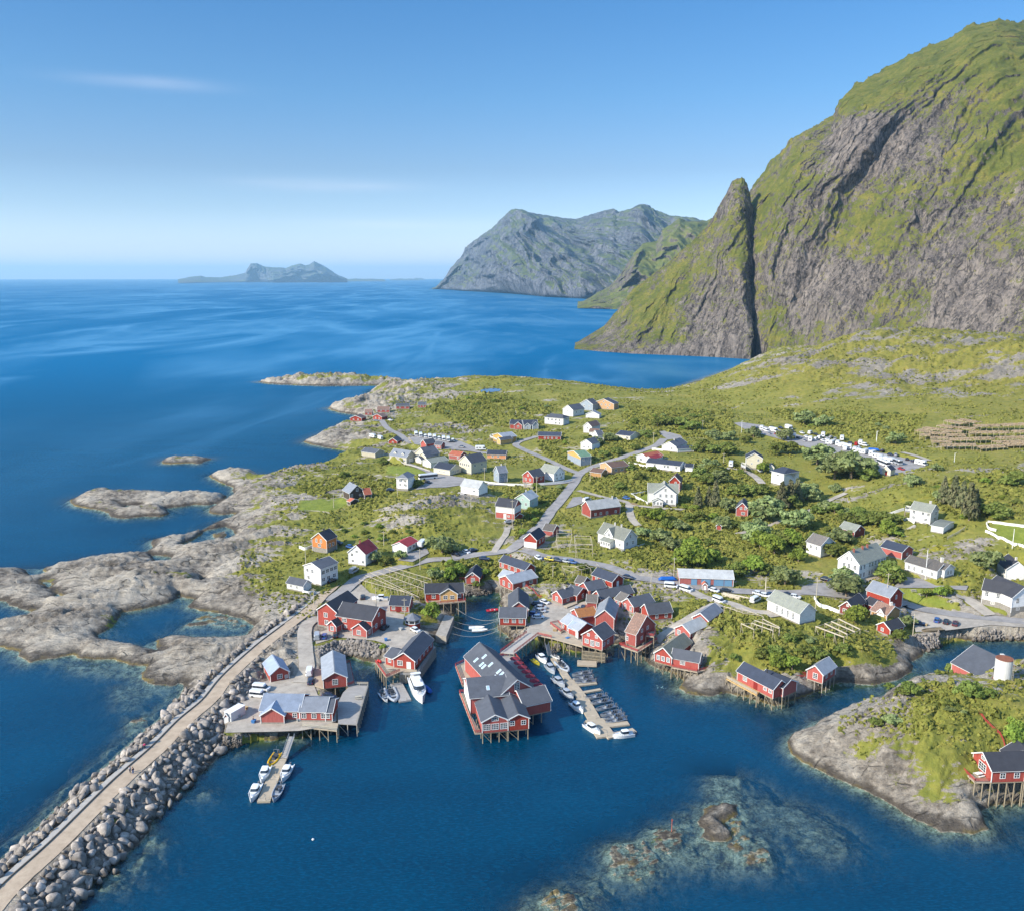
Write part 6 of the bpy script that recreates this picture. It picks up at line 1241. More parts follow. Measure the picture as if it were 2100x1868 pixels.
    h.deck([(1772,150),(1838,212),(1905,212),(1905,170),(1800,136)], 6.35, PLANKT, RAILR, posts=1.6, railskip=(2,3))
WALLDOOR = m_flat('door_beige', lin(168, 162, 144), 0.7, var=0.05); RAILWH = m_flat('rail_white', lin(212, 210, 204), 0.6, var=0.04)
def build_wharf():
    """the big wharf building standing in the middle of the harbour"""
    h = Hs(R9, 'huge red wharf building with skylights standing on piles in mid harbour', 'wharf_building', cat='warehouse', roof='slate', z=3.1, stilt=True)
    h.block((405,1558),(645,1535), 11.5, 3.2, 1.7, 'y', found=0).win('f', [.17,.5,.83], 1.55, 1.7, 1.5, (4,3)).win('f', [.5], 3.7, 1.6, .9, (3,2)).stilts(2.2)
    W0 = h.c['W']; ex, ey = h.c['ex'], h.c['ey']; A = h.o + h.c['A']
    h.block(0, 0, 0, 3.2, 1.3, 'y', frame=(A + ex * (W0 + .02), ex, ey, 5.5, 11.5)).win('f', [.2,.75], 2.0, 1.1, 1.1).stilts(2.4)
    h.block(0, 0, 0, 4.6, 2.9, 'x', frame=(A - ex * 1.5 + ey * 11.2, ex, ey, 10.5, 12), wall='red').stilts(3).skylight([(.5, .62)])
    c0 = h.c; wp = MB(); P4 = [c0['A'] + c0['ex'] * x + c0['ey'] * y for x, y in ((-.05,0),(0,0),(0,c0['D']),(-.05,c0['D']))]; wp.hexa([(p.x,p.y,p.z) for p in P4] + [(p.x,p.y,p.z+4.6) for p in P4]); wp.build('white_cladding', WALL['white'], h.root)
    a = radians(13); ex2 = (ex * cos(a) + ey * sin(a)).normalized(); ey2 = Vector((-ex2.y, ex2.x, 0))
    A3 = A + ex * 6.9 + ey * 11.4
    h.block(0, 0, 0, 4.6, 3.5, 'y', frame=(A3, ex2, ey2, 9.9, 27.5)).win('f', [.5], 6.2, 1.3, 1.9, (3,4)).win('r', [.2,.4,.6,.8], 2.0, 1.0, 1.2).stilts(3.2)
    h.skylight([(.25,.35),(.32,.35),(.30,.7),(.52,.4),(.58,.7),(.64,.7),(.72,.35),(.78,.75)], side=-1, w=1.0, l=1.7)
    h.block(0, 0, 0, 3.0, 2.4, 'x', frame=(A + ex * 12.6 + ey * 6.9, ex2, ey2, 8.0, 9)).stilts(2.6)
    lc = lambda x, y: A + ex * x + ey * y
    h.deck([lc(-1.9,.2), lc(-.15,.2), lc(-1.6,11), lc(-1.6,24), lc(-2.9,24)], 3.0, PLANKT, RAILR, posts=2.2, railskip=(1,2), world=True)
    h.deck([lc(-1.4,28), lc(3.2,30), lc(5.6,44), lc(3.2,46), lc(-1.8,42)], 3.0, PLANKT, RAILR, posts=2.2, railskip=(1,), world=True)
    h.deck([lc(17.2,17), lc(21.6,20), lc(17.6,47), lc(10.5,46), lc(9.6,40), lc(12.6,39)], 3.0, PLANK, RAILR, posts=2.4, railskip=(3,4,5), world=True)
    rd = random.Random(5)
    for k in range(7):
        p = lc(19.6 - k * .55, 20.5 + k * 3.2); t = empty('parasol', (p.x, p.y, 3.0), 0, 'dark red parasol on the shaded harbour terrace', 'parasol', 'parasols on the harbour terrace')
        m = MB(); m.tube((0,0,0), (0,0,2.4), .05, .05, 6); m.build('pole', PILED, t); m = MB(); m.loft([[(cos(2*pi*i/8)*1.5, sin(2*pi*i/8)*1.5, 2.0) for i in range(8)], [(cos(2*pi*i/8)*1.5, sin(2*pi*i/8)*1.5, 2.08) for i in range(8)], [(cos(2*pi*i/8)*.05, sin(2*pi*i/8)*.05, 2.6) for i in range(8)]]); m.build('canopy', PARA, t)
PARA = m_flat('parasol_cloth', lin(120, 40, 52), 0.9, var=0.1)
# ------------------------------------------------------------------ boulders, trees, undergrowth
def m_leaf(name, a, b, c):
    t = NT(name); P = t.pos(); oi = t.new('ShaderNodeObjectInfo'); n = t.noise(P, 0.35, 4, 0.7); n2 = t.noise(P, 2.2, 3, 0.7)
    col = t.ramp(n, [(0.3, a), (0.5, b), (0.72, c)]); col = t.mix(t.ramp(n2, [(0.35, 0.45), (0.65, 0)]), col, a)
    hs = t.new('ShaderNodeHueSaturation'); t.lk(col, hs.inputs['Color']); t.lk(t.maprange(oi.outputs['Random'], 0, 1, 0.75, 1.2), hs.inputs['Value']); t.lk(t.maprange(oi.outputs['Random'], 0, 1, 0.474, 0.502), hs.inputs['Hue']); hs.inputs['Saturation'].default_value = 0.9
    df = t.new('ShaderNodeBsdfDiffuse'); t.lk(hs.outputs[0], df.inputs[0]); tl = t.new('ShaderNodeBsdfTranslucent'); t.lk(hs.outputs[0], tl.inputs[0]); mx = t.new('ShaderNodeMixShader'); mx.inputs[0].default_value = .4; t.lk(df.outputs[0], mx.inputs[1]); t.lk(tl.outputs[0], mx.inputs[2])
    return t.done(mx.outputs[0])
LEAF = {'willow': m_leaf('leaf_willow', lin(98,114,62), lin(140,156,90), lin(174,184,128)), 'birch': m_leaf('leaf_birch', lin(94,118,34), lin(134,158,48), lin(160,176,66)), 'dark': m_leaf('leaf_dark', lin(86,104,40), lin(122,138,56), lin(152,160,76)), 'spruce': m_leaf('leaf_spruce', lin(96,102,68), lin(126,130,88), lin(156,146,106)), 'heath': m_leaf('leaf_heath', lin(106,114,42), lin(146,148,58), lin(172,162,72))}
BARK = m_flat('bark', lin(120, 106, 88), .9, var=.25)
def leaves_np(rng, blobs, per, size, spruce=False):
    V = []
    for c, r in blobs:
        n = max(8, int(per * r * r)); d = rng.normal(size=(n, 3)); d /= np.linalg.norm(d, axis=1)[:, None]; d[:, 2] = np.where(d[:, 2] < -.35, -d[:, 2], d[:, 2])
        p = np.array(c) + d * r * rng.uniform(.62, 1.1, (n, 1)) * np.array([1, 1, .85]); nr = d + rng.normal(size=(n, 3)) * .55; nr /= np.linalg.norm(nr, axis=1)[:, None]
        a = np.cross(nr, rng.normal(size=(n, 3))); a /= np.linalg.norm(a, axis=1)[:, None]; b = np.cross(nr, a); s = size * rng.uniform(.6, 1.35, (n, 1)); a = a * s; b = b * s * .75
        V.append(np.stack([p - a - b*.4, p + a*.2 - b, p + a + b*.4, p - a*.2 + b], 1))
    V = np.concatenate(V); return V.reshape(-1, 3), np.arange(len(V) * 4).reshape(-1, 4)
TREES = {}
def make_tree(kind, seed):
    """a tree about 6 m tall and 6 m wide"""
    rng = np.random.RandomState(seed); rd = random.Random(seed); blobs = []
    if kind == 'spruce':
        for k in range(26): u = k / 25; a = k * 2.4; r = 1.9 * (1 - u) + .1; blobs.append(((cos(a)*r*.75, sin(a)*r*.75, 1.0 + u * 5.2), .42 + .5 * (1 - u)))
        V, Q = leaves_np(rng, blobs, 75, .32)
    else:
        H_ = 3.1 if kind != 'birch' else 3.7; n = 15 if kind != 'dark' else 12
        for k in range(n):
            a = k * 2.4 + rd.uniform(-.4,.4); rr = math.sqrt((k + .5) / n) * 2.15; blobs.append(((cos(a)*rr, sin(a)*rr, H_ - rr*rd.uniform(.25,.95) + rd.uniform(-.6,.9)), rd.uniform(.75,1.3)))
        V, Q = leaves_np(rng, blobs, 62, .36)
    cm = mesh_np('crown', V, Q, mats=[LEAF[kind]]); t = MB(); t.tube((0,0,-.6),(0,.05,2.4),.22,.13,7)
    for k in range(5 if kind != 'spruce' else 1): a = k*1.3 + seed; t.tube((0,.03,1.2+.2*k),(cos(a)*1.4,sin(a)*1.4,3.0+.2*k) if kind != 'spruce' else (0,0,6),.1,.04,5)
    return cm, t.mesh('trunk', BARK)
def tree(c, w, h, kind, label, group, rnd, cat='tree', name=None):
    k = (kind, rnd.randrange(3))
    if k not in TREES: TREES[k] = make_tree(kind, 10 + len(TREES))
    cm, tm = TREES[k]; o = empty(name or {'willow':'willow_tree','birch':'birch_tree','dark':'leafy_shrub','spruce':'spruce_tree','heath':'leafy_shrub'}[kind], c, rnd.uniform(0, 6.28), label, cat, group); o.scale = (w/6, w/6, h/6); link('crown', cm, o); link('trunk', tm, o)
def inpoly(p, poly):
    ins = False
    for (x0, y0), (x1, y1) in zip(poly, poly[1:] + poly[:1]):
        if (y0 > p[1]) != (y1 > p[1]) and p[0] < (x1-x0)*(p[1]-y0)/(y1-y0)+x0: ins = not ins
    return ins
def blocked_mask():
    bl = np.zeros(len(GX), bool)
    for nm, c, w in ROAD_W: i, r = sdf_box(GP, c[:, :2], w + 2, False); bl[i[r[0] < w/2 + .7]] = True
    for nm, pw, z in AREA_W: i, s = sdf_box(GP, pw, 2); bl[i[s < .6]] = True
    for P, z, st in FOOT: i, s = sdf_box(GP, P, 2); bl[i[s < .8]] = True
    return bl
def gidx(x, y): 
    u = int(round((atan2(x, y) - TH0) * TH_k)); v = int(round((math.log(math.hypot(x, y)) - LR[0]) * LR_k)); return min(max(v,0),NRR-1) * NTH + min(max(u,0),NTH-1)
def build_plants():
    rnd = random.Random(12); bl = blocked_mask(); D = {'w': 'willow', 'b': 'birch', 'd': 'dark', 's': 'spruce'}
    LB = {'willow': 'grey green willow with a broad rounded crown among the village gardens', 'birch': 'bright green leafy tree among the village gardens', 'dark': 'dark green bushy tree among the village houses', 'spruce': 'dark pointed spruce growing in a clump in the village'}
    for reg, lst in [(U15, 'w900,490,260 w1130,570,260 w1250,650,360 w1080,650,270 w1380,570,220 w1200,520,200 d1420,640,200 w790,870,240 d600,940,230 s520,950,170 s610,930,170 s680,900,160 w350,1070,300 w250,1300,250 b300,1360,200 w680,1170,270 w1000,990,150 w1090,770,110 d500,1340,240 b640,1350,190 d760,1390,200 b230,1630,210 d370,1650,170 w560,1740,240 d1050,1450,240 w1150,1330,220 d1640,1680,260 w1200,1790,270 b320,570,120 w230,200,140 d900,1000,150 d1080,1010,180 d1230,1130,220 d1380,1120,200 d1560,1140,240 b1640,1230,160 d1700,1110,180 w1890,700,140 w560,230,150 d480,380,180 d620,370,180 d300,800,170 d190,790,160 d60,820,200 w950,80,150 w760,70,180 w1720,270,140 b450,1420,200 b700,1500,160 d860,1290,160'),
        (U12, 'w600,1240,150 w780,1300,190 w910,1400,190 b1040,1560,240 b1180,1560,250 b1120,1450,220 d1580,1650,210 s1360,940,150 s1180,940,120 s1290,920,110 w1490,970,160 d1280,700,190 w1400,680,170 d1200,640,180 d1340,600,190 w1300,560,170 w1880,1070,260 w1790,1260,240 b1900,1380,200 b750,1090,180 b640,1060,150 w1000,1170,150 d870,1150,150 d1100,1090,160 d1200,1080,160 w1440,1160,170 d1560,1160,160 w270,250,150 d520,330,100 d1740,810,120 d370,740,120 d570,650,130 d450,560,140 d700,560,110 w560,440,90 d1350,370,150 d1500,380,180 d1250,340,170 d1150,350,130 d1000,90,160 d1120,130,160 d870,80,150 d760,90,150 w1340,220,140 w1500,230,130 d1680,260,120 d640,200,130 w100,300,140 b1330,1500,160 d1300,1330,130 d200,410,130 d330,380,120'),
        (U6, 'w1570,1410,260 w1690,1400,150 w860,1510,160 w1130,1470,130 d970,1530,160 w1500,1690,150 b1640,1700,150 b1760,1640,140 d1310,715,120 d950,480,110 d540,620,110 d1980,740,100 b1650,1560,110'), (U17, 'd60,1050,190 w950,905,160 s950,930,150 s1060,950,170 s1150,980,160 s1230,1090,200 s1290,1040,150 d1480,1060,220 d1570,1060,180 w1400,1590,230 w630,690,130 w430,270,120 w880,560,100 d1750,700,190 d1640,720,150 d600,950,110'),
        (R17, 'w160,310,250 d600,175,180 b910,300,100 b1030,290,100 b1100,270,90 b240,545,170 w720,570,130 d1310,1240,210 d760,1180,150 d680,1200,110 b1720,1650,150 d650,690,140 w580,1490,140 d430,1480,110 d1010,1010,60 d1150,1000,110 d1500,1230,110 d560,1150,80 d440,880,90 b1740,1560,130'), (R6, 'b1290,500,170 b840,780,60 d1380,150,130 b1330,120,110 d1720,200,120 d1490,110,120'), (R9, 'd30,180,120 d120,60,120 b420,120,110 d1340,60,120 d1280,160,100 d800,60,100'), (R14, 'd1130,830,130 d1250,860,160 d1330,900,130 d750,870,150 d860,840,140 d990,720,120 d1080,680,110 b880,960,150 b1020,980,150 d480,880,90 d1490,830,150')]:
        for s in lst.split():
            kind = D[s[0]]; x, y, w = map(float, s[1:].split(',')); c = hit(*put(reg, (x, y - w * .08))); sc = math.hypot(c[0], c[1], c[2] - CAMH) * .985; W_ = w / reg[2] / F * sc
            tree((c[0], c[1], c[2] - .2), W_ * (1.35 if kind == 'willow' else 1.2), W_ * 1.15 * {'willow': .95, 'birch': 1.0, 'dark': .8, 'spruce': 1.5}[kind] * rnd.uniform(.9, 1.1), kind, LB[kind], 'garden trees and thickets', rnd)
    Zs = [([(1280,835),(1500,845),(1505,900),(1350,895),(1280,880)],26,4.5), ([(1380,960),(1490,930),(1560,1000),(1500,1085),(1420,1095),(1370,1040)],18,4.5), ([(1030,1000),(1165,1000),(1110,1085),(1060,1115)],24,3.6), ([(690,1060),(840,1075),(850,1120),(700,1115)],18,3.2), ([(1700,1040),(1850,1060),(1840,1135),(1750,1145),(1680,1100)],18,4.2), ([(1560,840),(1900,850),(1870,905),(1700,895)],18,4.2),
        ([(860,835),(1000,805),(1140,830),(1100,880),(950,875)],30,4.6), ([(1560,1320),(1720,1300),(1700,1375),(1600,1370)],14,3.0), ([(1820,1395),(1950,1395),(2060,1480),(1900,1450)],12,2.6), ([(1190,885),(1330,880),(1310,960),(1220,950)],16,3.8), ([(1890,1000),(2090,960),(2095,1070),(1960,1065)],16,4.0), ([(600,1000),(720,970),(830,985),(760,1050)],10,2.6), ([(860,1160),(1010,1180),(1180,1195),(1120,1150),(900,1150)],12,2.2), ([(1150,880),(1180,960),(1120,950),(1100,900)],12,3.4)]
    n = 0
    for poly, k, w in Zs:
        xs = [p[0] for p in poly]; ys = [p[1] for p in poly]; got = 0
        for _ in range(k * 30):
            if got >= k: break
            p = (rnd.uniform(min(xs), max(xs)), rnd.uniform(min(ys), max(ys)))
            if not inpoly(p, poly): continue
            c = hit(*p); g = gidx(c[0], c[1])
            if bl[g] or land[g] > -1: continue
            w_ = w * rnd.uniform(.6, 1.35); tree((c[0], c[1], c[2] - .3), w_, w_ * rnd.uniform(.5, .85), rnd.choice(['dark', 'dark', 'willow', 'birch']), 'wild leafy shrub scattered on the heath and slopes', 'wild shrubs on the slopes', rnd, 'shrub', 'leafy_shrub'); got += 1
    # undergrowth: far too many tufts to count
    rng = np.random.RandomState(3); cand = np.nonzero((land < -1.5) & (rock < .6) & (lawn < .3) & ~bl & (GR.ravel() < 950))[0]
    dens = fbm2(GX[cand] * .028, GY[cand] * .028, 4, .6) + .3 * fbm2(GX[cand] * .2, GY[cand] * .2, 2); cand = cand[dens > rng.uniform(-.25, .55, len(cand))]; cand = rng.choice(cand, min(30000, len(cand)), replace=False)
    scrub = np.zeros(len(GX), bool); ok = (land < -2) & (rock < .56) & (lawn < .3) & ~bl
    for poly, k, w in [z for i_, z in enumerate(Zs) if i_ != 3] + [([(1200,960),(1400,960),(1650,1010),(1700,1090),(1620,1170),(1300,1165),(1240,1080)],0,0), ([(1420,1230),(1780,1310),(1800,1360),(1560,1340),(1400,1290)],0,0)]:
        P = np.array([hit(*p)[:2] for p in poly]); i, sd = sdf_box(GP, P, 3); scrub[i[sd < 0]] = True
    c2 = np.nonzero(scrub & ok)[0]; c2 = c2[fbm2(GX[c2] * .05, GY[c2] * .05, 4, .6) > rng.uniform(-.35, .4, len(c2))]; c2 = rng.choice(c2, min(15000, len(c2)), replace=False); n1_ = len(cand); cand = np.concatenate([cand, c2])
    n = len(cand); s = np.where(np.arange(n)[:, None] < n1_, rng.uniform(.3, .85, (n, 1)), rng.uniform(.6, 1.5, (n, 1))) * (0.7 + 0.6 * (GR.ravel()[cand][:, None] / 500)); base_ = np.stack([GX[cand], GY[cand], H.reshape(-1)[cand]], 1) + rng.uniform(-.5, .5, (n, 3)) * [1, 1, 0]; Vs = []
    for k in range(5):
        d = rng.normal(size=(n, 3)); d[:, 2] = np.abs(d[:, 2]) + .3; d /= np.linalg.norm(d, axis=1)[:, None]; p = base_ + d * s * .55; a = np.cross(d, rng.normal(size=(n, 3))); a /= np.linalg.norm(a, axis=1)[:, None]; b = np.cross(d, a); a *= s * .7; b *= s * .55; Vs.append(np.stack([p-a-b*.3, p+a*.2-b, p+a+b*.3, p-a*.2+b], 1))
    V = np.concatenate(Vs).reshape(-1, 3); tag(link('undergrowth', mesh_np('undergrowth', V, np.arange(len(V)).reshape(-1, 4), mats=[LEAF['heath']])), kind='stuff')
def rock_proto(seed):
    bm = bmesh.new(); bmesh.ops.create_icosphere(bm, subdivisions=2, radius=1); v = np.array([q.co for q in bm.verts]); f = np.array([[q.index for q in p.verts] for p in bm.faces]); bm.free(); rng = np.random.RandomState(seed)
    for _ in range(17):
        d = rng.normal(size=3); d /= np.linalg.norm(d); o = rng.uniform(.42, .72); s = v @ d; v = v - np.maximum(s - o, 0)[:, None] * d
    v += .012 * rng.normal(size=v.shape); v *= 1.25; v *= rng.uniform([.85,.7,.6],[1.25,1.05,.85]); return v, f
def rot_np(rng, n):
    q = rng.normal(size=(n, 4)); q /= np.linalg.norm(q, axis=1)[:, None]; w, x, y, z = q.T
    return np.stack([np.stack([1-2*(y*y+z*z), 2*(x*y-z*w), 2*(x*z+y*w)],1), np.stack([2*(x*y+z*w), 1-2*(x*x+z*z), 2*(y*z-x*w)],1), np.stack([2*(x*z-y*w), 2*(y*z+x*w), 1-2*(x*x+y*y)],1)], 1)
def m_boulder(name, a, b, c):
    t = NT(name); P = t.pos(); oi = t.new('ShaderNodeObjectInfo'); n = t.noise(P, .7, 6, .7); n2 = t.noise(P, 5, 4, .7); col = t.ramp(n, [(.3, a), (.5, b), (.7, c)]); sp = t.new('ShaderNodeSeparateXYZ'); t.lk(P, sp.inputs[0])
    col = t.mix(t.ramp(t.maprange(sp.outputs[2], -.5, 2.2), [(.3, .8), (.75, 0)]), col, lin(66,60,50)); hs = t.new('ShaderNodeHueSaturation'); t.lk(col, hs.inputs['Color']); t.lk(t.maprange(oi.outputs['Random'], 0, 1, .7, 1.25), hs.inputs['Value'])
    return t.done(t.principled(hs.outputs[0], .9, .15, t.bump(n2, .5, .1)))
def build_boulders():
    rng = np.random.RandomState(8); mat = m_boulder('boulder_granite', lin(96,91,86), lin(140,132,123), lin(180,170,158)); pr = [rock_proto(50 + k) for k in range(8)]; pm = [mesh_np('boulder', v, None, f, mats=[mat]) for v, f in pr]
    c = BW; t_ = np.gradient(c[:, :2], axis=0); L_ = np.linalg.norm(t_, axis=1); n_ = np.stack([-t_[:, 1], t_[:, 0]], 1) / L_[:, None]; cum = np.concatenate([[0], np.cumsum(np.linalg.norm(np.diff(c[:, :2], axis=0), axis=1))]); S = []
    if n_[len(c)//2][0] < 0: n_ = -n_
    bl = np.zeros(len(GX), bool)
    for nm, pw, z in AREA_W: i, s = sdf_box(GP, pw, 2); bl[i[s < .5]] = True
    for nm, cc, w in ROAD_W: i, r = sdf_box(GP, cc[:, :2], w + 2, False); bl[i[r[0] < w/2 + .6]] = True
    for P, z, st in FOOT: i, s = sdf_box(GP, P, 2); bl[i[s < 1.0]] = True
    u = 12.0
    while u < cum[-1]:
        q = np.array([np.interp(u, cum, c[:, k]) for k in (0, 1)]); nn = np.array([np.interp(u, cum, n_[:, k]) for k in (0, 1)]); nn /= np.linalg.norm(nn)
        for side, d0, d1 in ((1, 3.6, 12.5), (-1, 4.9, 12.0)):
            d = d0
            while d < d1:
                s = rng.uniform(.6, 1.35) * (1.7 if rng.rand() < .14 else 1); p = q + nn * side * (d + rng.uniform(-.4,.4)) + rng.uniform(-.5, .5, 2); zz = np.interp(d, [2.4, 3.6, 5, 12.5], [4.6, 4.5, 4.1, -.2]); g = gidx(p[0], p[1])
                if side < 0 and d < 7: zz += .7
                if not bl[g] and not (land[g] < -3 and H.reshape(-1)[g] > zz + .5): S.append((p[0], p[1], max(zz, H.reshape(-1)[g] - .2) + rng.uniform(-.3, .35), s))
                d += s * 1.25
        u += 1.75
    S = np.array(S); key = np.hypot(S[:, 0], S[:, 1]) / S[:, 3]; vis = []
    for k, (x, y, z, s) in enumerate(S):  # inside the photograph's frame?
        v = Vector((x, y, z - CAMH)); fz = v.y * cp - v.z * sp_; py = CY - F * (v.y * sp_ + v.z * cp) / fz; px = CX + F * v.x / fz; vis.append(-10 < px < 2110 and -10 < py < 1880)
    order = [k for k in np.argsort(key) if vis[k]][:300]; own = set(order); o0 = None
    for k in order:
        x, y, z, s = S[k]; o = bpy.data.objects.new('boulder', pm[rng.randint(8)]); C.objects.link(o); o.location = (x, y, z); o.scale = (s, s, s); o.rotation_euler = tuple(rng.uniform(-3, 3, 3)); tag(o, 'large angular grey boulder piled on the slope of the breakwater', 'boulder', 'breakwater boulders')
    R_ = [S[k] for k in range(len(S)) if k not in own]
    for reg, poly, a, b, k in [(R6,[(225,770),(420,695),(640,695),(780,715),(870,795),(760,850),(560,840),(430,855),(220,840)],.5,1.1,520),(R17,[(800,640),(1060,612),(1300,592),(1818,592),(1818,692),(1100,705),(1010,785),(870,800)],.45,.95,650),(RB,[(1300,290),(1500,272),(1535,320),(1480,370),(1340,405)],.25,.5,420),(R9,[(565,575),(850,560),(830,640),(740,700),(640,690),(570,610)],.4,.9,160),(R9,[(240,225),(490,225),(490,262),(390,275),(250,285)],.5,.9,90),(R11,[(0,740),(180,715),(430,770),(640,780),(640,800),(180,815)],.4,.8,200),(RB,[(1550,285),(1790,280),(1790,335),(1550,330)],.4,.8,120)]:
        xs = [p[0] for p in poly]; ys = [p[1] for p in poly]; got = 0
        while got < k:
            p = (rng.uniform(min(xs), max(xs)), rng.uniform(min(ys), max(ys))); got += 1
            if inpoly(p, poly):
                h_ = hit(*put(reg, p))
                if not bl[gidx(h_[0], h_[1])] and h_[2] < 5.2: R_.append((h_[0], h_[1], h_[2], rng.uniform(a, b)))
    R_ = np.array(R_); V = []; T = []; off = 0; M = rot_np(rng, len(R_))
    for k in range(len(R_)):
        v, f = pr[k % 8]; V.append(v @ M[k].T * R_[k, 3] + R_[k, :3]); T.append(f + off); off += len(v)
    tag(link('rubble', mesh_np('rubble', np.concatenate(V), None, np.concatenate(T), mats=[mat])), kind='stuff')
# ------------------------------------------------------------------ vehicles
CARC = {k: m_flat('paint_' + k, lin(*v), 0.3, 0.5, var=0.05, coat=0.4) for k, v in dict(white=(206,206,204), silver=(150,154,158), black=(26,27,30), navy=(30,40,64), blue=(36,78,134), red=(150,34,34), maroon=(70,30,34), grey=(86,90,94), yellow=(196,176,40)).items()}
TYRE = m_flat('tyre_rubber', lin(30, 30, 30), 0.9); LAMP = m_flat('lamp_glass', lin(210, 205, 195), 0.2, var=0.03); TAIL = m_flat('tail_lamp', lin(140, 20, 18), 0.3)
def rrect(L, W, c, z, x0=0.0):
    a, b = L / 2, W / 2
    return [(x0-a+c,-b,z),(x0+a-c,-b,z),(x0+a,-b+c,z),(x0+a,b-c,z),(x0+a-c,b,z),(x0-a+c,b,z),(x0-a,b-c,z),(x0-a,-b+c,z)]
_veh = {}
def vehicle(kind, col):
    """nose towards +x"""
    k = (kind, col)
    paint = CARC[col]; t = empty({'car':'parked_car','van':'parked_van','camper':'motorhome','caravan':'caravan','bus':'coach'}[kind])
    L, W, H = dict(car=(4.4,1.8,1.5), van=(5.1,2.0,2.1), camper=(6.8,2.3,2.95), caravan=(6.0,2.3,2.6), bus=(10.5,2.5,3.2))[kind]
    b = MB()
    if kind == 'car':
        b.loft([rrect(L-.3,W-.2,.3,.22), rrect(L,W,.35,.45), rrect(L,W,.35,.72), rrect(L-.2,W-.12,.4,.88)])
        b.loft([rrect(2.0,W-.5,.3,1.36,-.35), rrect(1.9,W-.56,.35,1.47,-.35)])
        for sx in (-1.28, -.25, .62): 
            for sy in (-1, 1): b.bar((sx*1.0-.1, sy*(W/2-.14), .86), (sx*.72-.25, sy*(W/2-.27), 1.4), .09)
        g = MB(); g.loft([rrect(3.05,W-.22,.3,.86,-.3), rrect(2.1,W-.5,.3,1.38,-.36)])
    elif kind == 'van':
        b.loft([rrect(L-.2,W-.15,.2,.25), rrect(L,W,.25,.5), rrect(L,W,.25,1.05)]); b.loft([rrect(L-1.0,W-.1,.25,1.05,-.45), rrect(L-1.4,W-.25,.3,2.0,-.65), rrect(L-1.6,W-.4,.3,2.1,-.68)])
        g = MB(); g.loft([rrect(L-.75,W-.06,.22,1.1,-.3), rrect(L-1.25,W-.2,.28,1.7,-.55)])
    elif kind == 'camper':
        b.loft([rrect(L-.1,W,.12,.5), rrect(L-.1,W,.12,1.1)]); b.loft([rrect(5.0,W,.12,1.1,-.85), rrect(5.0,W,.12,2.1,-.85)]); b.loft([rrect(6.2,W,.25,2.1,-.3), rrect(5.9,W-.1,.3,2.8,-.4), rrect(5.2,W-.4,.3,2.95,-.5)])
        g = MB(); g.loft([rrect(1.6,W-.15,.15,1.12,2.25), rrect(1.1,W-.25,.15,1.95,2.0)]); 
        for sx in (-2.2, -.4): g.box(sx-.5, sx+.5, -W/2-.015, W/2+.015, 1.45, 1.95)
        g.box(-3.36,-3.34,-.6,.6,1.5,2.0)
    elif kind == 'caravan':
        b.loft([rrect(L-.5,W-.2,.2,.4), rrect(L,W,.3,.7), rrect(L+.1,W,.35,1.5), rrect(L-.3,W,.4,2.4), rrect(L-.9,W-.4,.4,2.6)]); b.bar((L/2-.2,0,.5),(L/2+1.2,0,.45),.12)
        g = MB(); 
        for sx in (-1.8, .2, 1.7): g.box(sx-.5, sx+.5, -W/2-.02, W/2+.02, 1.35, 1.95)
        g.box(L/2-.12, L/2+.08, -.7, .7, 1.4, 1.95)
    else:
        b.loft([rrect(L-.2,W-.1,.15,.35), rrect(L,W,.2,.7), rrect(L,W,.2,1.4)]); b.loft([rrect(L-.1,W-.06,.2,2.6), rrect(L-.2,W-.2,.3,3.0), rrect(L-1,W-.5,.3,3.15)])
        g = MB(); g.loft([rrect(L-.02,W-.02,.2,1.4), rrect(L-.06,W-.06,.2,2.6)])
    b.build('body', paint, t); g.build('windscreen', GLASS, t)
    wx = dict(car=(-1.35,1.35), van=(-1.5,1.6), camper=(-1.6,2.2), caravan=(-.3,), bus=(-2.6,3.4))[kind]; r = .32 if kind != 'bus' else .5
    w = MB(); w.tube((0,-.11,0),(0,.11,0), r, r, 12); wm = w.mesh('wheel', TYRE)
    for x in wx:
        for sy in (-1, 1): link('wheel', wm, t, (x, sy*(W/2-.1), r))
    if kind != 'caravan':
        xl = L/2 - (.05 if kind != 'car' else .02); m = MB(); m.box(-.06,.06,-.18,.18,-.08,.08); me = m.mesh('headlight', LAMP)
        for sy in (-1, 1): link('headlight', me, t, (xl-.05, sy*(W/2-.4), .66))
    m = MB(); m.box(-.05,.05,-.12,.12,-.12,.12); me = m.mesh('tail_light', TAIL)
    for sy in (-1, 1): link('tail_light', me, t, (-L/2+(.06 if kind!='camper' else .1), sy*(W/2-.32), .72))
    return t
KINDCAT = dict(car='car', van='van', camper='motorhome', caravan='caravan', bus='coach')
def put(reg, p): return (reg[0] + p[0] / reg[2], reg[1] + p[1] / reg[2])
def place_vehicle(reg, x, y, dx, dy, kind, col, label, group):
    c = hit(*put(reg, (x, y))); a = at(*put(reg, (x, y)), c[2]); b = at(*put(reg, (x + dx * 3, y + dy * 3)), c[2]); rz = atan2(b[1] - a[1], b[0] - a[0])
    k = (kind, col)
    if k not in _veh: _veh[k] = vehicle(kind, col); o = _veh[k]
    else: o = copy_tree(_veh[k])
    z = max(hz(c[0] + cos(rz) * s * 1.6 - sin(rz) * q, c[1] + sin(rz) * s * 1.6 + cos(rz) * q) for s in (-1, 1) for q in (-.8, .8))
    o.location = (c[0], c[1], max(z, c[2]) + 0.09); o.rotation_euler = (0, 0, rz); o['label'] = label; o['category'] = KINDCAT[kind]
    if group: o['group'] = group
    elif 'group' in o: del o['group']
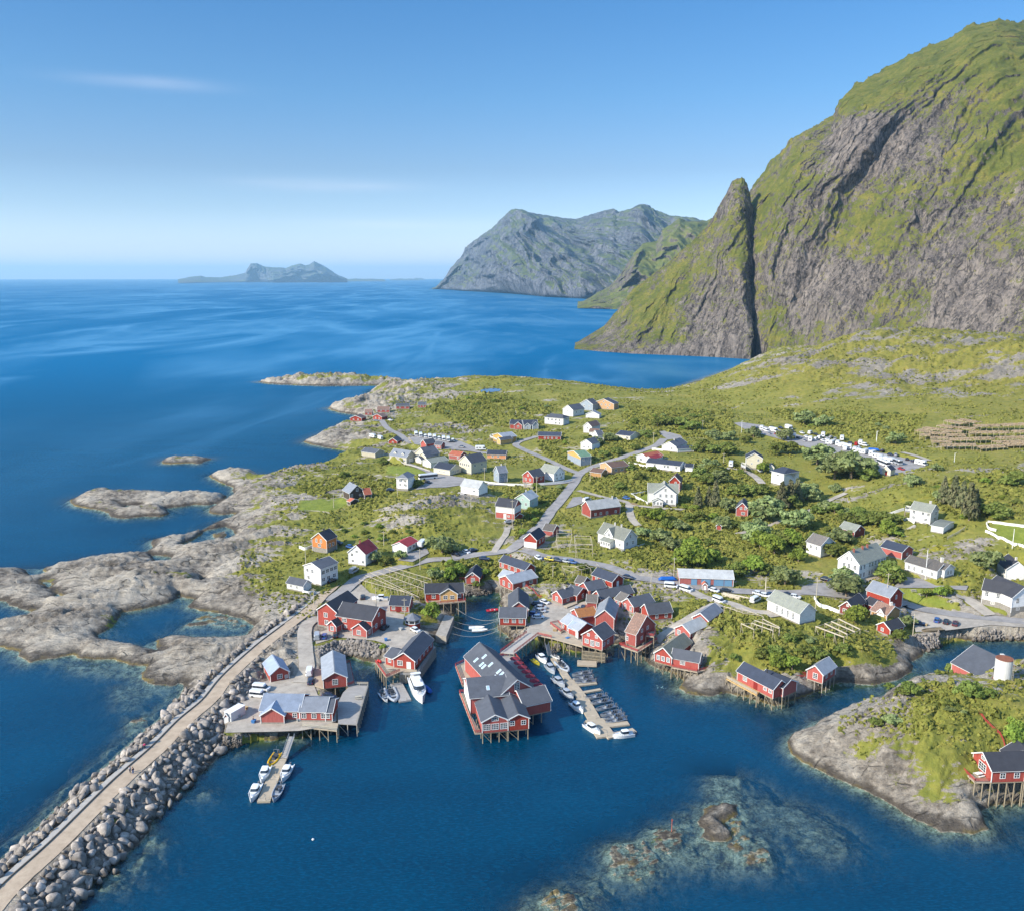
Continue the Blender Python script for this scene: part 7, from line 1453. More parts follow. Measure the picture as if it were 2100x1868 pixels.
def build_vehicles():
    G = {'w': 'cars on the west quay', 'e': 'cars beside the boathouse', 'r': 'cars along the village road', 's': 'vehicles on the south plaza', 'c': 'campers on the cove parking', 'p': 'vehicles in the caravan park', 'h': 'cars at the houses'}
    L = [(R6,520,305,1,-10,'car','silver','silver blue car parked behind the large wharf house','w'),(R6,655,305,1,-10,'car','black','black car parked behind the large wharf house','w'),(R6,230,675,1,-10,'van','silver','pale van by the boulders below the wharf house','w'),
     (R6,297,672,2,-10,'car','blue','blue car between the pale van and a black car','w'),(R6,402,660,2,-10,'car','black','black car beside the small porch of the wharf house','w'),(R6,858,588,10,-8,'car','black','black car in the shadow east of the wharf house','w'),
     (R6,1145,612,10,5,'car','white','white car beside the gazebo and restaurant','w'),(R6,160,1010,2,-10,'van','white','white van on the gravel track by the grey roofed boathouse','w'),(R6,168,1092,1,-10,'car','navy','dark blue car just below the white van','w'),
     (R6,340,1232,10,2,'car','navy','navy car parked behind the quay house','w'),(R6,362,150,10,-4,'car','black','black car under the white apartment house','h'),(R6,572,80,10,-6,'van','silver','silver people carrier beside the white apartment house','h'),
     (RA,1625,1562,10,1,'van','white','white van behind another white van on the quay','w'),(RA,1608,1602,10,1,'van','white','white van in front of another white van on the quay','w'),
     (R9,985,350,10,4,'car','white','white car at the top of the boathouse car row','e'),(R9,918,368,10,0,'car','navy','dark car second in the boathouse row','e'),(R9,950,400,10,1,'car','silver','silver car third in the boathouse row','e'),(R9,945,432,10,1,'car','silver','silver car fourth in the boathouse row','e'),(R9,885,462,10,1,'car','blue','blue car against the boathouse wall','e'),(R9,925,490,10,0,'car','white','white car lowest in the boathouse row','e'),
     (R9,1285,415,3,-10,'car','silver','silver car in the east yard','e'),(R9,1345,402,3,-10,'car','navy','navy car in the shade of the east yard','e'),
     (R11,850,120,10,2,'car','navy','navy car next to the navy roofed cabin','r'),(R11,1255,205,10,1,'van','white','white camper van next to the big white van','r'),(R11,1395,235,10,3,'van','white','long white van on the lay-by above the slope track','r'),(R11,1700,340,10,4,'van','white','white van at the top of the slope track','r'),
     (R14,292,240,10,3,'car','white','white car by the tiny red roadside shed','r'),(R14,400,243,10,1,'car','black','black car by the timber stack','r'),(R14,705,272,10,2,'car','white','white car above the white van near the prayer house','r'),(R14,765,288,10,2,'car','white','white car behind the prayer house, left of a navy car','r'),(R14,812,285,10,-4,'car','navy','navy car behind the prayer house','r'),(R14,860,282,10,-4,'car','black','black car behind the prayer house','r'),(R14,985,288,10,3,'car','navy','navy car right of the prayer house roof','r'),(R14,1045,300,10,2,'car','white','white car right of the prayer house','r'),
     (R14,675,335,10,-5,'van','white','white van parked left of the prayer house','r'),(R14,1335,145,10,2,'car','black','black car at the edge of the hotel plaza','r'),(R14,1390,162,10,-2,'car','navy','navy car beside a black car on the hotel plaza','r'),
     (R17,1005,520,3,-10,'car','blue','bright blue car on the south plaza','s'),(R17,1090,535,3,-10,'car','black','black car on the south plaza, between blue and maroon cars','s'),(R17,1175,552,3,-10,'car','maroon','maroon car on the south plaza','s'),(R17,835,550,10,1,'car','navy','navy car in the shade by the red hut','s'),
     (U6,1025,762,10,0,'car','navy','navy car beside the dark brown house','h'),(U6,1420,628,10,-1,'bus','white','long white coach parked by the tall narrow house','h'),(U6,1420,668,10,2,'car','black','black car in front of the white coach','h'),(U6,482,1318,10,2,'car','navy','navy car behind the orange house','h'),(U6,605,1352,10,2,'car','blue','blue car between the orange house and red roofed house','h'),
     (U6,1355,1345,6,-6,'caravan','white','small white caravan beside the red roofed bungalow','h'),(U6,1715,1425,10,4,'car','black','black car on the lay-by left of the white car','r'),(U6,1822,1400,10,4,'car','white','white car on the lay-by','r'),(U6,1885,1390,10,-2,'car','navy','dark car on the lay-by right of the white car','r'),(U6,2010,1470,10,1,'car','navy','navy car driving on the village road','r'),
     (U6,880,22,10,0,'car','silver','silver car at the headland turning place','h'),(U6,1025,22,10,1,'car','white','white car at the headland turning place','h'),(U6,840,200,10,2,'caravan','white','left one of two white caravans on the cove rocks','c'),(U6,920,218,10,4,'caravan','white','right one of two white caravans on the cove rocks','c'),
     (U6,1240,185,10,1,'car','grey','grey car at the left end of the camper row','c'),(U6,1672,246,10,0,'car','black','black car in front of the last camper','c'),(U6,1775,300,10,1,'car','navy','navy car alone beyond the camper row','c'),(U6,1972,330,10,0,'camper','white','white motorhome behind the large yellow house','c'),
     (U9,735,1092,10,-1,'car','silver','silver car below the black roofed red and white house','h'),(U9,1042,1462,8,5,'car','white','white car leading the row under the junction garage','r'),(U9,1160,1476,10,2,'car','yellow','yellow and dark car in the row under the junction garage','r'),(U9,1240,1486,10,2,'car','navy','navy car in the row under the junction garage','r'),(U9,1328,1498,10,2,'car','silver','silver blue car in the row under the junction garage','r'),(U9,1395,1508,10,2,'car','blue','blue car ending the row under the junction garage','r'),
     (U9,1550,862,10,-3,'van','white','white van behind the long red barn','h'),(U12,432,835,10,2,'car','blue','blue pickup on the gravel drive of the grand villa','h'),(U12,1528,495,2,-10,'camper','white','white camper van beside the tall cream house','h'),(U15,298,552,6,4,'car','white','white car below the tall cream house','h')]
    for i in range(9):
        u = i / 8; L.append((U6, 1295 + 385 * u, 178 + 58 * u, 3, 10, 'camper' if i % 3 != 2 else 'van', 'white', 'white motorhome in the row of campers above the cove' if i % 3 != 2 else 'white van in the row of campers above the cove', 'c'))
    P = [(260,100,'car','blue'),(315,112,'camper','white'),(365,128,'van','white'),(440,132,'camper','white'),(425,95,'car','black'),(470,158,'car','red'),(515,100,'car','navy'),(545,162,'car','white'),(600,108,'camper','white'),(640,138,'car','black'),(655,198,'camper','white'),(740,152,'car','white'),(825,155,'van','white'),(765,232,'car','silver'),(825,228,'camper','white'),
      (885,222,'van','white'),(885,168,'car','black'),(960,186,'camper','white'),(1040,198,'car','silver'),(960,232,'car','white'),(1085,215,'car','silver'),(1158,222,'camper','white'),(1050,262,'caravan','white'),(1150,290,'caravan','white'),(1238,312,'camper','white'),(1290,340,'camper','white'),(1190,325,'caravan','white'),(1245,262,'car','black'),(1305,275,'van','red'),(1390,280,'van','white'),
      (1580,348,'car','black'),(1400,362,'camper','white'),(1478,378,'camper','white'),(1530,408,'caravan','white'),(1610,432,'caravan','white'),(1720,465,'bus','silver'),(1590,482,'bus','white'),(1780,530,'car','red'),(1515,510,'car','navy'),(1665,380,'car','navy'),(1720,392,'car','silver'),(1840,430,'car','black'),(1905,445,'car','navy'),(1985,480,'camper','white'),(290,135,'car','white'),(395,155,'car','silver'),(700,205,'car','grey'),(790,192,'car','white'),(925,205,'van','white'),(1000,215,'car','white'),(1008,258,'camper','white'),(1110,272,'camper','white'),(1122,245,'car','black'),(1200,305,'camper','white'),(1345,355,'caravan','white'),(1440,360,'van','white'),(1560,435,'camper','white'),(1645,455,'camper','white'),(1350,270,'camper','white'),(1335,310,'car','white')]
    names = dict(car='car', van='van', camper='motorhome', caravan='touring caravan', bus='long coach'); rnd = random.Random(4)
    for x, y, k, c in P:
        dx, dy = [(10, 3), (10, -4), (3, -10), (10, 2)][rnd.randrange(4)] if k != 'bus' else (10, 4)
        L.append((U15, x, y, dx, dy, k, c, f'{c} {names[k]} parked in the crowded caravan park', 'p'))
    for r, x, y, dx, dy, k, c, lab, g in L: place_vehicle(r, x, y, dx, dy, k, c, lab, G.get(g))
# ------------------------------------------------------------------ boats
HULLW = m_flat('hull_white', lin(212, 212, 208), 0.3, 0.5, var=0.03, coat=0.3); HULLG = m_flat('hull_grey', lin(150, 156, 162), 0.4, var=0.05); HULLY = m_flat('hull_yellow', lin(206, 160, 20), 0.5, var=0.05)
HULLO = m_flat('hull_olive', lin(150, 140, 30), 0.6); HULLR = m_flat('hull_red', lin(176, 40, 52), 0.5); ALU = m_flat('bare_aluminium', lin(158, 162, 166), 0.35, 0.5, var=0.08, metal=0.5); TARP = m_flat('blue_tarpaulin', lin(20, 84, 160), 0.6, var=0.1, bump=0.3)
MOTOR = m_flat('outboard_grey', lin(96, 98, 102), 0.4); SEAT = m_flat('seat_dark', lin(70, 74, 80), 0.7); WOODB = m_flat('old_boat_wood', lin(120, 106, 84), 0.8, var=0.2)
def hull_rings(L, B, H, flare=0.75, n=9, inset=0.0, z0=-0.15):
    """half-breadths from stern (x=-L/2) to bow; rings of bottom and sheer points"""
    sec = []
    for i in range(n):
        u = i / (n - 1); w = B / 2 * (1 - max(0, (u - .45) / .55) ** 2.2) * (0.9 + .1 * min(1, u * 3)); w = max(w - inset, 0.02); x = -L/2 + L * u - (inset if u == 1 else 0) + (inset if u == 0 else 0); sh = H * (1 + .35 * max(0, u - .4) ** 1.5 / .46)
        sec.append((x, w, sh))
    return sec
def boat(kind, hull, length):
    t = empty({'cabin': 'motorboat', 'open': 'fishing_skiff', 'rib': 'inflatable_boat', 'yacht': 'motor_yacht', 'dinghy': 'dinghy', 'row': 'rowing_boat'}[kind]); L = length
    B = dict(cabin=.37, open=.34, rib=.36, yacht=.30, dinghy=.42, row=.30)[kind] * L; H = dict(cabin=.95, open=.7, rib=.55, yacht=1.9, dinghy=.5, row=.55)[kind]
    sec = hull_rings(L, B, H); m = MB(); fl = H * (.62 if kind != 'yacht' else .75)
    rings = [[(x, -w*.05, -.2), (x - (.02*L if i == len(sec)-1 else 0), -w*.8, .05), (x, -w, s), (x, -w*.86, s), (x, -w*.82, fl*.9 if kind != 'yacht' else s-.15), (x, w*.82, fl*.9 if kind != 'yacht' else s-.15), (x, w*.86, s), (x, w, s), (x - (.02*L if i == len(sec)-1 else 0), w*.8, .05), (x, w*.05, -.2)] for i, (x, w, s) in enumerate(sec)]
    m.loft(rings); m.build('hull', hull, t)
    if kind in ('cabin', 'yacht'):
        z = H*.9; k = 1.0 if kind == 'cabin' else 1.5; c = MB(); cl = L*.36; cb = B*.72
        if kind == 'cabin':
            d = MB(); d.loft([[(L*.02,-cb*.62,H*.7),(L*.44,-cb*.12,H*1.05),(L*.44,cb*.12,H*1.05),(L*.02,cb*.62,H*.7)], [(L*.04,-cb*.5,H*1.35),(L*.36,-cb*.1,H*1.3),(L*.36,cb*.1,H*1.3),(L*.04,cb*.5,H*1.35)]]); d.build('foredeck', hull, t)
            c.loft([rrect(cl,cb,.2,z*.6,-L*.06), rrect(cl,cb,.25,z+.35,-L*.06)]); c.loft([rrect(cl*.86,cb*.86,.25,z+1.0,-L*.08), rrect(cl*.95,cb*.92,.3,z+1.06,-L*.08), rrect(cl*.8,cb*.7,.3,z+1.14,-L*.08)]); c.build('cabin', hull, t)
            g = MB(); g.loft([rrect(cl*.98,cb*.98,.22,z+.35,-L*.06), rrect(cl*.84,cb*.84,.25,z+1.0,-L*.08)]); g.build('cabin_window', GLASS, t)
            r = MB()
            for sy in (-1, 1): 
                pts = [(L*.1, sy*B*.46, H*1.15), (L*.32, sy*B*.36, H*1.35+.5), (L*.5, 0, H*1.4+.55)]
                for a, b in zip(pts, pts[1:]): r.bar(a, b, .05)
            r.build('bow_rail', ALU, t)
        else:
            c.loft([rrect(L*.62,B*.74,.6,H*.9,-L*.06), rrect(L*.58,B*.7,.7,H+.55,-L*.07)]); c.loft([rrect(L*.5,B*.62,.7,H+1.25,-L*.1), rrect(L*.54,B*.66,.6,H+1.4,-L*.11)]); c.loft([rrect(L*.25,B*.56,.4,H+1.4,-L*.13), rrect(L*.22,B*.5,.4,H+2.1,-L*.14)]); c.box(-L*.27,-L*.25,-B*.3,B*.3,H+1.4,H+2.7); c.box(-L*.28,-L*.2,-B*.33,B*.33,H+2.7,H+2.85); c.build('cabin', hull, t)
            g = MB(); g.loft([rrect(L*.57,B*.69,.7,H+.55,-L*.07), rrect(L*.49,B*.61,.7,H+1.25,-L*.1)]); g.build('cabin_window', GLASS, t)
            r = MB(); ps = [(x, w, s) for x, w, s in sec if x > -L*.1]
            for sy in (-1, 1):
                for (x, w, s), (x2, w2, s2) in zip(ps, ps[1:]): r.bar((x, sy*w*.92, s+.75), (x2, sy*w2*.92, s2+.75), .05); r.bar((x, sy*w*.92, s), (x, sy*w*.92, s+.75), .05)
            r.build('bow_rail', ALU, t); h_ = MB(); h_.box(L*.22,L*.28,-.4,.4,H+.62,H+.68); h_.build('hatch', SEAT, t)
    if kind in ('open', 'rib'):
        c = MB(); c.loft([rrect(.7,.9,.1,.3,-L*.02), rrect(.6,.85,.1,1.25,-L*.04)]); c.build('console', SEAT if kind == 'rib' else ALU, t); w = MB(); w.box(-.03,.03,-.4,.4,1.2,1.75); wo_ = w.build('windscreen', GLASS, t); wo_.location = (L*.03, 0, 0)
        for sx in (-.14, -.26): s_ = MB(); s_.loft([rrect(.5,B*.55,.08,.3), rrect(.5,B*.55,.08,.78)]); s_.box(-.28,-.18,-B*.26,B*.26,.78,1.15); q = s_.build('seat', SEAT, t); q.location = (L*sx, 0, 0)
        s_ = MB(); s_.box(-.25,.25,-B*.3,B*.3,.3,.62); q = s_.build('seat', SEAT, t); q.location = (L*.2, 0, 0)
        f = MB(); 
        for sy in (-1, 1): f.bar((-L*.36, sy*B*.36, .6), (-L*.34, sy*B*.3, 2.0), .06)
        f.bar((-L*.34, -B*.3, 2.0), (-L*.34, B*.3, 2.0), .06); f.bar((-L*.34,0,2.0),(-L*.36,0,2.9),.04); f.build('roll_bar', ALU, t)
    if kind == 'rib':
        tb = MB(); n = 14; R_ = B*.12
        for sy in (-1, 1):
            pts = [Vector((-L*.5 + L*.98*i/n, sy*B*.44*(1-max(0,(i/n-.5)/.5)**2.4), .42 + .25*max(0,i/n-.5))) for i in range(n+1)]
            for a, b in zip(pts, pts[1:]): tb.tube(a, b, R_, R_, 8, True)
        tb.build('tube', HULLG if hull is not HULLY else HULLY, t)
    if kind in ('cabin', 'open', 'rib'):
        for sy in ((-.25, .25) if kind == 'cabin' and L > 7 else (0,)):
            o = MB(); o.loft([rrect(.45,.34,.1,.55,-L/2-.2), rrect(.55,.42,.12,.85,-L/2-.2), rrect(.5,.38,.12,1.25,-L/2-.18)]); o.box(-L/2-.32,-L/2-.14,-.08,.08,-.4,.55); q = o.build('outboard_motor', MOTOR, t); q.location = (0, sy, 0)
    if hull is TARP: m = MB(); m.loft([rrect(L*.96,B*.95,.5,H*.7), rrect(L*.8,B*.7,.4,H+.5), rrect(L*.6,B*.2,.1,H+.8)]); m.build('cover', TARP, t)
    elif kind in ('dinghy', 'row'):
        for sx in (-.2, .15): s_ = MB(); s_.box(-.15,.15,-B*.38,B*.38,H*.66,H*.72); q = s_.build('seat', WOODB if kind == 'row' else HULLW, t); q.location = (L*sx, 0, 0)
    return t
_boats = {}
def place_boat(reg, stern, bow, kind, hull, label, group=None, z=0.0, length=None, tilt=0.0):
    a = Vector(at(*put(reg, stern), z + .5)); b = Vector(at(*put(reg, bow), z + .5)); L = length or min(max((b - a).length, 3.0), 22); rz = atan2(b.y - a.y, b.x - a.x); Lq = round(L * 2) / 2
    k = (kind, hull.name, Lq)
    if k not in _boats: _boats[k] = boat(kind, hull, Lq); o = _boats[k]
    else: o = copy_tree(_boats[k])
    m = (a + b) / 2; o.location = (m.x, m.y, z); o.rotation_euler = (tilt, 0, rz); o['label'] = label; o['category'] = 'boat'
    if group: o['group'] = group
    elif 'group' in o: del o['group']
    return o
def build_boats():
    g1 = 'motorboats moored along the long pontoon'; g2 = 'aluminium fishing skiffs moored on the finger piers'
    for s, b, hl, lab in [((925,830),(1005,905),HULLW,'white motorboat nearest the gangway'), ((1005,920),(1080,1000),HULLG,'grey motorboat second along the pontoon'), ((1065,1045),(1175,1125),HULLG,'pale grey motorboat in the middle of the pontoon'), ((1145,1155),(1255,1240),HULLG,'grey motorboat with white cabin before the white ones'),
        ((1235,1275),(1345,1365),HULLW,'white motorboat beside the wide part of the pontoon'), ((1362,1475),(1505,1570),HULLW,'white motorboat near the outer end of the pontoon'), ((1815,1565),(1622,1590),HULLW,'largest white motorboat across the outer end of the pontoon')]:
        place_boat(R9, s, b, 'cabin', hl, lab, g1)
    for i, (s, b) in enumerate([((1435,985),(1225,1018)), ((1440,1030),(1240,1055)), ((1470,1065),(1258,1088)), ((1550,1200),(1368,1232)), ((1600,1245),(1412,1282)), ((1650,1298),(1458,1338)), ((1700,1350),(1500,1392)), ((1752,1415),(1545,1462)), ((1730,1385),(1525,1428))]):
        place_boat(R9, s, b, 'open', ALU, 'bare aluminium fishing skiff tied to the finger piers with its motor outwards', g2, length=6.5)
    place_boat(R9, (1105,880), (1215,990), 'rib', HULLG, 'grey inflatable boat moored on the inner side of the long pontoon', length=8)
    place_boat(R9, (1065,825), (1110,860), 'open', HULLW, 'small pale skiff at the foot of the gangway', length=5)
    place_boat(R9, (862,862), (938,915), 'row', HULLO, 'olive yellow rowing boat beside the wharf terrace', length=5)
    place_boat(R9, (545,402), (450,408), 'dinghy', HULLR, 'red dinghy floating in the narrow inlet', length=4.5)
    place_boat(R9, (290,572), (418,568), 'dinghy', HULLW, 'rear one of two white dinghies moored on ropes', 'white dinghies in the inlet', length=5.5)
    place_boat(R9, (318,596), (448,590), 'dinghy', HULLW, 'front one of two white dinghies moored on ropes', 'white dinghies in the inlet', length=5.5)
    place_boat(R6, (1125,1060), (1215,1285), 'yacht', HULLW, 'large white motor yacht with flybridge below the restaurant', length=15)
    place_boat(R6, (825,1185), (880,1255), 'open', HULLW, 'white open skiff left of the grey inflatable', length=6)
    place_boat(R6, (905,1140), (955,1255), 'rib', HULLG, 'grey inflatable boat between the skiff and the small pontoon', length=9)
    place_boat(R6, (1225,1120), (1290,1175), 'row', TARP, 'small blue rowing boat tucked behind the motor yacht', length=5)
    place_boat(RB, (1655,432), (1622,482), 'rib', HULLY, 'yellow inflatable boat at the small southwest pontoon', length=6.5)
    for s, b, lab in [((1600,508),(1568,588),'white motorboat on the upper left berth of the small pontoon'), ((1735,500),(1692,580),'white motorboat on the upper right berth of the small pontoon'), ((1545,615),(1505,700),'white motorboat on the lower left berth of the small pontoon')]:
        place_boat(RB, s, b, 'cabin', HULLW, lab, 'motorboats at the small southwest pontoon', length=7)
    place_boat(RB, (1680,612), (1640,700), 'open', HULLG, 'grey open boat on the lower right berth of the small pontoon', length=7)
    c = hit(*put(R6, (815,305))); place_boat(R6, (870,302), (760,300), 'cabin', HULLW, 'white boat laid up on land behind the wharf house', z=c[2] + .25, length=6)
    c = hit(*put(U12, (865,1665))); place_boat(U12, (915,1665), (812,1665), 'row', TARP, 'boat under a bright blue tarpaulin beside the road', z=c[2] + .4, length=7)
    c = hit(*put(R17, (965,590))); place_boat(R17, (1050,582), (880,596), 'row', WOODB, 'old wooden boat laid up on the south plaza', z=c[2] + .2, length=8)
    c = hit(*put(U12, (515,880))); place_boat(U12, (485,872), (550,888), 'row', WOODB, 'old wooden rowing boat on the drive of the grand villa', z=c[2] + .2, length=4.5)
    c = hit(*put(U15, (1480,318))); place_boat(U15, (1530,318), (1440,312), 'row', TARP, 'boat under a blue tarpaulin in the caravan park', z=c[2] + .5, length=7)
# ------------------------------------------------------------------ piers, pontoons, jetties
def pontoon(name, label, cat, pts, width, z=.45, fingers=(), mat=None, reg=R9):
    t = empty(name, label=label, cat=cat); P = [Vector(at(*put(reg, p), z)) for p in pts]; t.location = P[0]; Q = [p - P[0] for p in P]
    def plank(a, b, w):
        m = MB(); d = (b - a).normalized(); n = Vector((-d.y, d.x, 0)) * w / 2; m.hexa([a-n+Vector((0,0,-.55)), b-n+Vector((0,0,-.55)), b+n+Vector((0,0,-.55)), a+n+Vector((0,0,-.55)), a-n, b-n, b+n, a+n]); return m
    for i, (a, b) in enumerate(zip(Q, Q[1:])): plank(a - (b-a).normalized()*.02, b, width if not hasattr(width, '__len__') else width[i]).build('walkway', mat or PLANKT, t)
    for f0, f1, w in fingers: plank(Vector(at(*put(reg, f0), z - .04)) - P[0], Vector(at(*put(reg, f1), z - .04)) - P[0], w).build('finger_pier', mat or PLANKT, t)
    b = MB()
    for p in Q: b.tube(p + Vector((.4,.4,0)), p + Vector((.4,.4,.8)), .08, .08, 6)
    b.build('bollard', PILED, t); return t
def gangway(label, reg, p0, z0, p1, z1, w=1.4):
    a = Vector(at(*put(reg, p0), z0)); b = Vector(at(*put(reg, p1), z1)); t = empty('gangway', a, label=label, cat='gangway'); d = b - a; n = Vector((-d.y, d.x, 0)).normalized() * w / 2; m = MB(); u = Vector((0,0,.12))
    m.hexa([-n, d-n, d+n, n, -n+u, d-n+u, d+n+u, n+u]); m.build('ramp', PLANK, t)
    for s in (-1, 1):
        r = MB(); r.bar(n*s + Vector((0,0,1.0)), d + n*s + Vector((0,0,1.0)), .07)
        for k in range(9): q = d * (k / 8) + n*s; r.bar(q, q + Vector((0,0,1.0)), .06)
        r.build('handrail', ALU, t)
def platform(name, label, cat, reg, pts, z, mat, rail=None, railskip=(), posts=2.6, thick=.3, post_mat=None):
    h = House(reg, name, label, cat, z=z, stilt=True); h.deck(pts, z, mat, rail, posts, thick, railskip, post_mat); return h
def build_piers():
    pontoon('pontoon', 'long tan floating pontoon with finger piers in the middle of the harbour', 'pontoon', [(1072,855),(1210,1062),(1335,1225),(1450,1425),(1560,1588)], (2.2,3.2,3.6,5.2),
        fingers=[((1240,1112),(1470,1086),1.2),((1300,1182),(1508,1145),1.2),((1500,1490),(1768,1460),2.0),((1560,1588),(1825,1525),2.2)])
    gangway('steep grey gangway down to the long pontoon', R9, (1005,735), 3.9, (1030,835), .6)
    pontoon('pontoon', 'short tan pontoon with boats in front of the southwest quay', 'pontoon', [(1690,432),(1640,550),(1578,708)], 3.0, reg=RB); gangway('long slim gangway from the southwest quay', RB, (1748,322), 3.0, (1704,450), .6)
    pontoon('pontoon', 'small grey pontoon beside the motor yacht', 'pontoon', [(965,1090),(1050,1255)], 3.6, mat=PLANK, reg=R6)
    pontoon('float', 'square tan float in front of the slatted boat gate', 'float', [(1290,898),(1470,905)], 3.4, z=.8)
    platform('pier', 'broad grey timber pier with white railings beside the quay house', 'pier', R6, [(425,1465),(600,1475),(706,1112),(540,1108),(470,1180),(415,1290)], 3.5, PLANK, RAILW, (0,3,4,5), 2.2, post_mat=PILED)
    platform('pier', 'tan timber landing with white railing in front of the quay house', 'pier', R6, [(90,1500),(412,1535),(428,1462),(-20,1448)], 3.35, PLANKT, RAILW, (1,2,3), 2.0)
    platform('jetty', 'concrete and timber jetty with red railings leading to the wharf building', 'jetty', R9, [(820,628),(925,642),(700,815),(575,805)], 4.2, CONC, RAILR, (0,2), 2.6)
    platform('quay_deck', 'quay deck with red railing along the landing stage', 'pier', R9, [(925,645),(1050,672),(1338,752),(1340,705),(1060,622),(950,600)], 4.15, PLANKT, RAILR, (1,2,3,4,5), 2.0)
    q = [Vector(at(*put(R6, p), 2.6)) for p in [(1332,640),(1432,655),(1506,470),(1420,453)]]; t = empty('stone_quay', q[0], label='low grey stone quay at the mouth of the inlet', cat='quay'); m = MB(); m.prism([(p.x-q[0].x, p.y-q[0].y) for p in q], -5, 0); m.build('block', m_flat('quay_stone', lin(150,142,130), .9, var=.25, scale=.7, bump=.5), t)
    # breakwater roadway
    c = BW.copy(); c[:, 2] = 4.62
    tag(link('path', strip('path', c, 4.2, 0.0, m_ground_cover('breakwater_concrete', [(0.3, lin(150,133,112)), (0.5, lin(168,150,128)), (0.7, lin(182,164,140))], 0.5, 0.1))), kind='structure')
    t_ = np.gradient(c[:, :2], axis=0); t_ /= np.linalg.norm(t_, axis=1)[:, None]; n = np.stack([-t_[:, 1], t_[:, 0]], 1)
    side = c.copy(); side[:, :2] -= n * 3.0; tag(link('path_ledge', strip('path_ledge', side, 1.5, .12, CONC)), kind='structure')
    m = MB(); pts = [Vector((p[0]-q_[0]*2.2, p[1]-q_[1]*2.2, 4.62)) for p, q_ in zip(c, n)][30:]
    for a, b in zip(pts, pts[1:]): m.bar(a - pts[0] + Vector((0,0,.1)), b - pts[0] + Vector((0,0,.1)), .22, .32)
    tag(m.build('kerb', m_flat('kerb_dark', lin(96, 88, 78), .9)), 'dark kerb beam along the breakwater path', 'kerb'); bpy.context.scene.objects['kerb'].location = pts[0]
# ------------------------------------------------------------------ small things
POLE = m_flat('pole_wood', lin(178, 168, 146), 0.85, var=0.12); WHITEP = m_flat('white_pole', lin(214, 212, 206), 0.6, var=.04); WIRE = m_flat('rope', lin(150, 146, 138), 0.9)
FISH = m_flat('drying_fish', lin(142, 124, 98), 0.95, var=0.35, scale=1.3, bump=0.8); RACKW = m_flat('rack_poles', lin(178, 166, 144), 0.9, var=0.15)
def pole(reg, x, ytop, y, label, kind='power'):
    c = hit(*put(reg, (x, y))); px, py = put(reg, (x, ytop)); d = ray(px, py); k = math.hypot(c[0], c[1]) / math.hypot(d[0], d[1]); h = CAMH + d[2] * k - c[2]; h = min(max(h, 4), 14)
    t = empty({'power': 'power_pole', 'lamp': 'street_lamp', 'flag': 'flagpole'}[kind], c, label=label, cat={'power': 'utility pole', 'lamp': 'street lamp', 'flag': 'flagpole'}[kind], group={'power': 'utility poles in the village', 'lamp': 'street lamps', 'flag': 'flagpoles'}[kind])
    m = MB(); m.tube((0,0,-.5), (0,0,h), .15, .10, 8); m.build('shaft', POLE if kind == 'power' else WHITEP, t)
    if kind == 'power': m = MB(); m.box(-.9,.9,-.06,.06,h-.7,h-.55); m.build('crossarm', POLE, t); m = MB(); [m.tube((s,0,h-.55),(s,0,h-.35),.05,.05,6) for s in (-.8,0,.8)]; m.build('insulator', CHIMD, t)
    elif kind == 'lamp': m = MB(); m.bar((0,0,h-.05),(1.1,0,h+.1),.08); m.build('arm', WHITEP, t); m = MB(); m.box(.9,1.5,-.12,.12,h,h+.14); m.build('lamp_head', CHIMD, t)
    else: m = MB(); m.tube((0,0,h),(0,0,h+.2),.14,.1,8); m.build('finial', WHITEP, t)
def rack(label, reg, rails, h=2.6, sp=3.0, rw=.13):
    """drying rack: long rails carried on posts; rails are pairs of points read at rail height"""
    t = empty('drying_rack', label=label, cat='fish rack', group='empty fish drying racks'); o = None; rl = MB(); ps = MB(); cr = MB(); tops = []
    for a, b in rails:
        A = Vector(hit(*put(reg, a))); B = Vector(hit(*put(reg, b))); za = A.z + h; zb = B.z + h; A = Vector(at(*put(reg, a), za)); B = Vector(at(*put(reg, b), zb))
        if o is None: o = A.copy(); t.location = o
        rl.bar(A - o, B - o, rw); L_ = (B - A).length; k = max(1, int(L_ / sp)); row = []
        for i in range(k + 1):
            p = A.lerp(B, i / k); g = hz(p.x, p.y); ps.bar(Vector((p.x, p.y, g - .4)) - o, p - o, .11); row.append(p - o)
            if i % 2 == 0: ps.bar(Vector((p.x + .9, p.y - .5, g - .3)) - o, p - o, .08)
        tops.append(row)
    for r0, r1 in zip(tops, tops[1:]):
        for i in range(0, min(len(r0), len(r1)), 1): cr.bar(r0[i] + Vector((0,0,-.15)), r1[min(i, len(r1)-1)] + Vector((0,0,-.15)), .1)
    rl.build('rail', RACKW, t); ps.build('post', RACKW, t)
    if cr.v: cr.build('crossbar', RACKW, t)
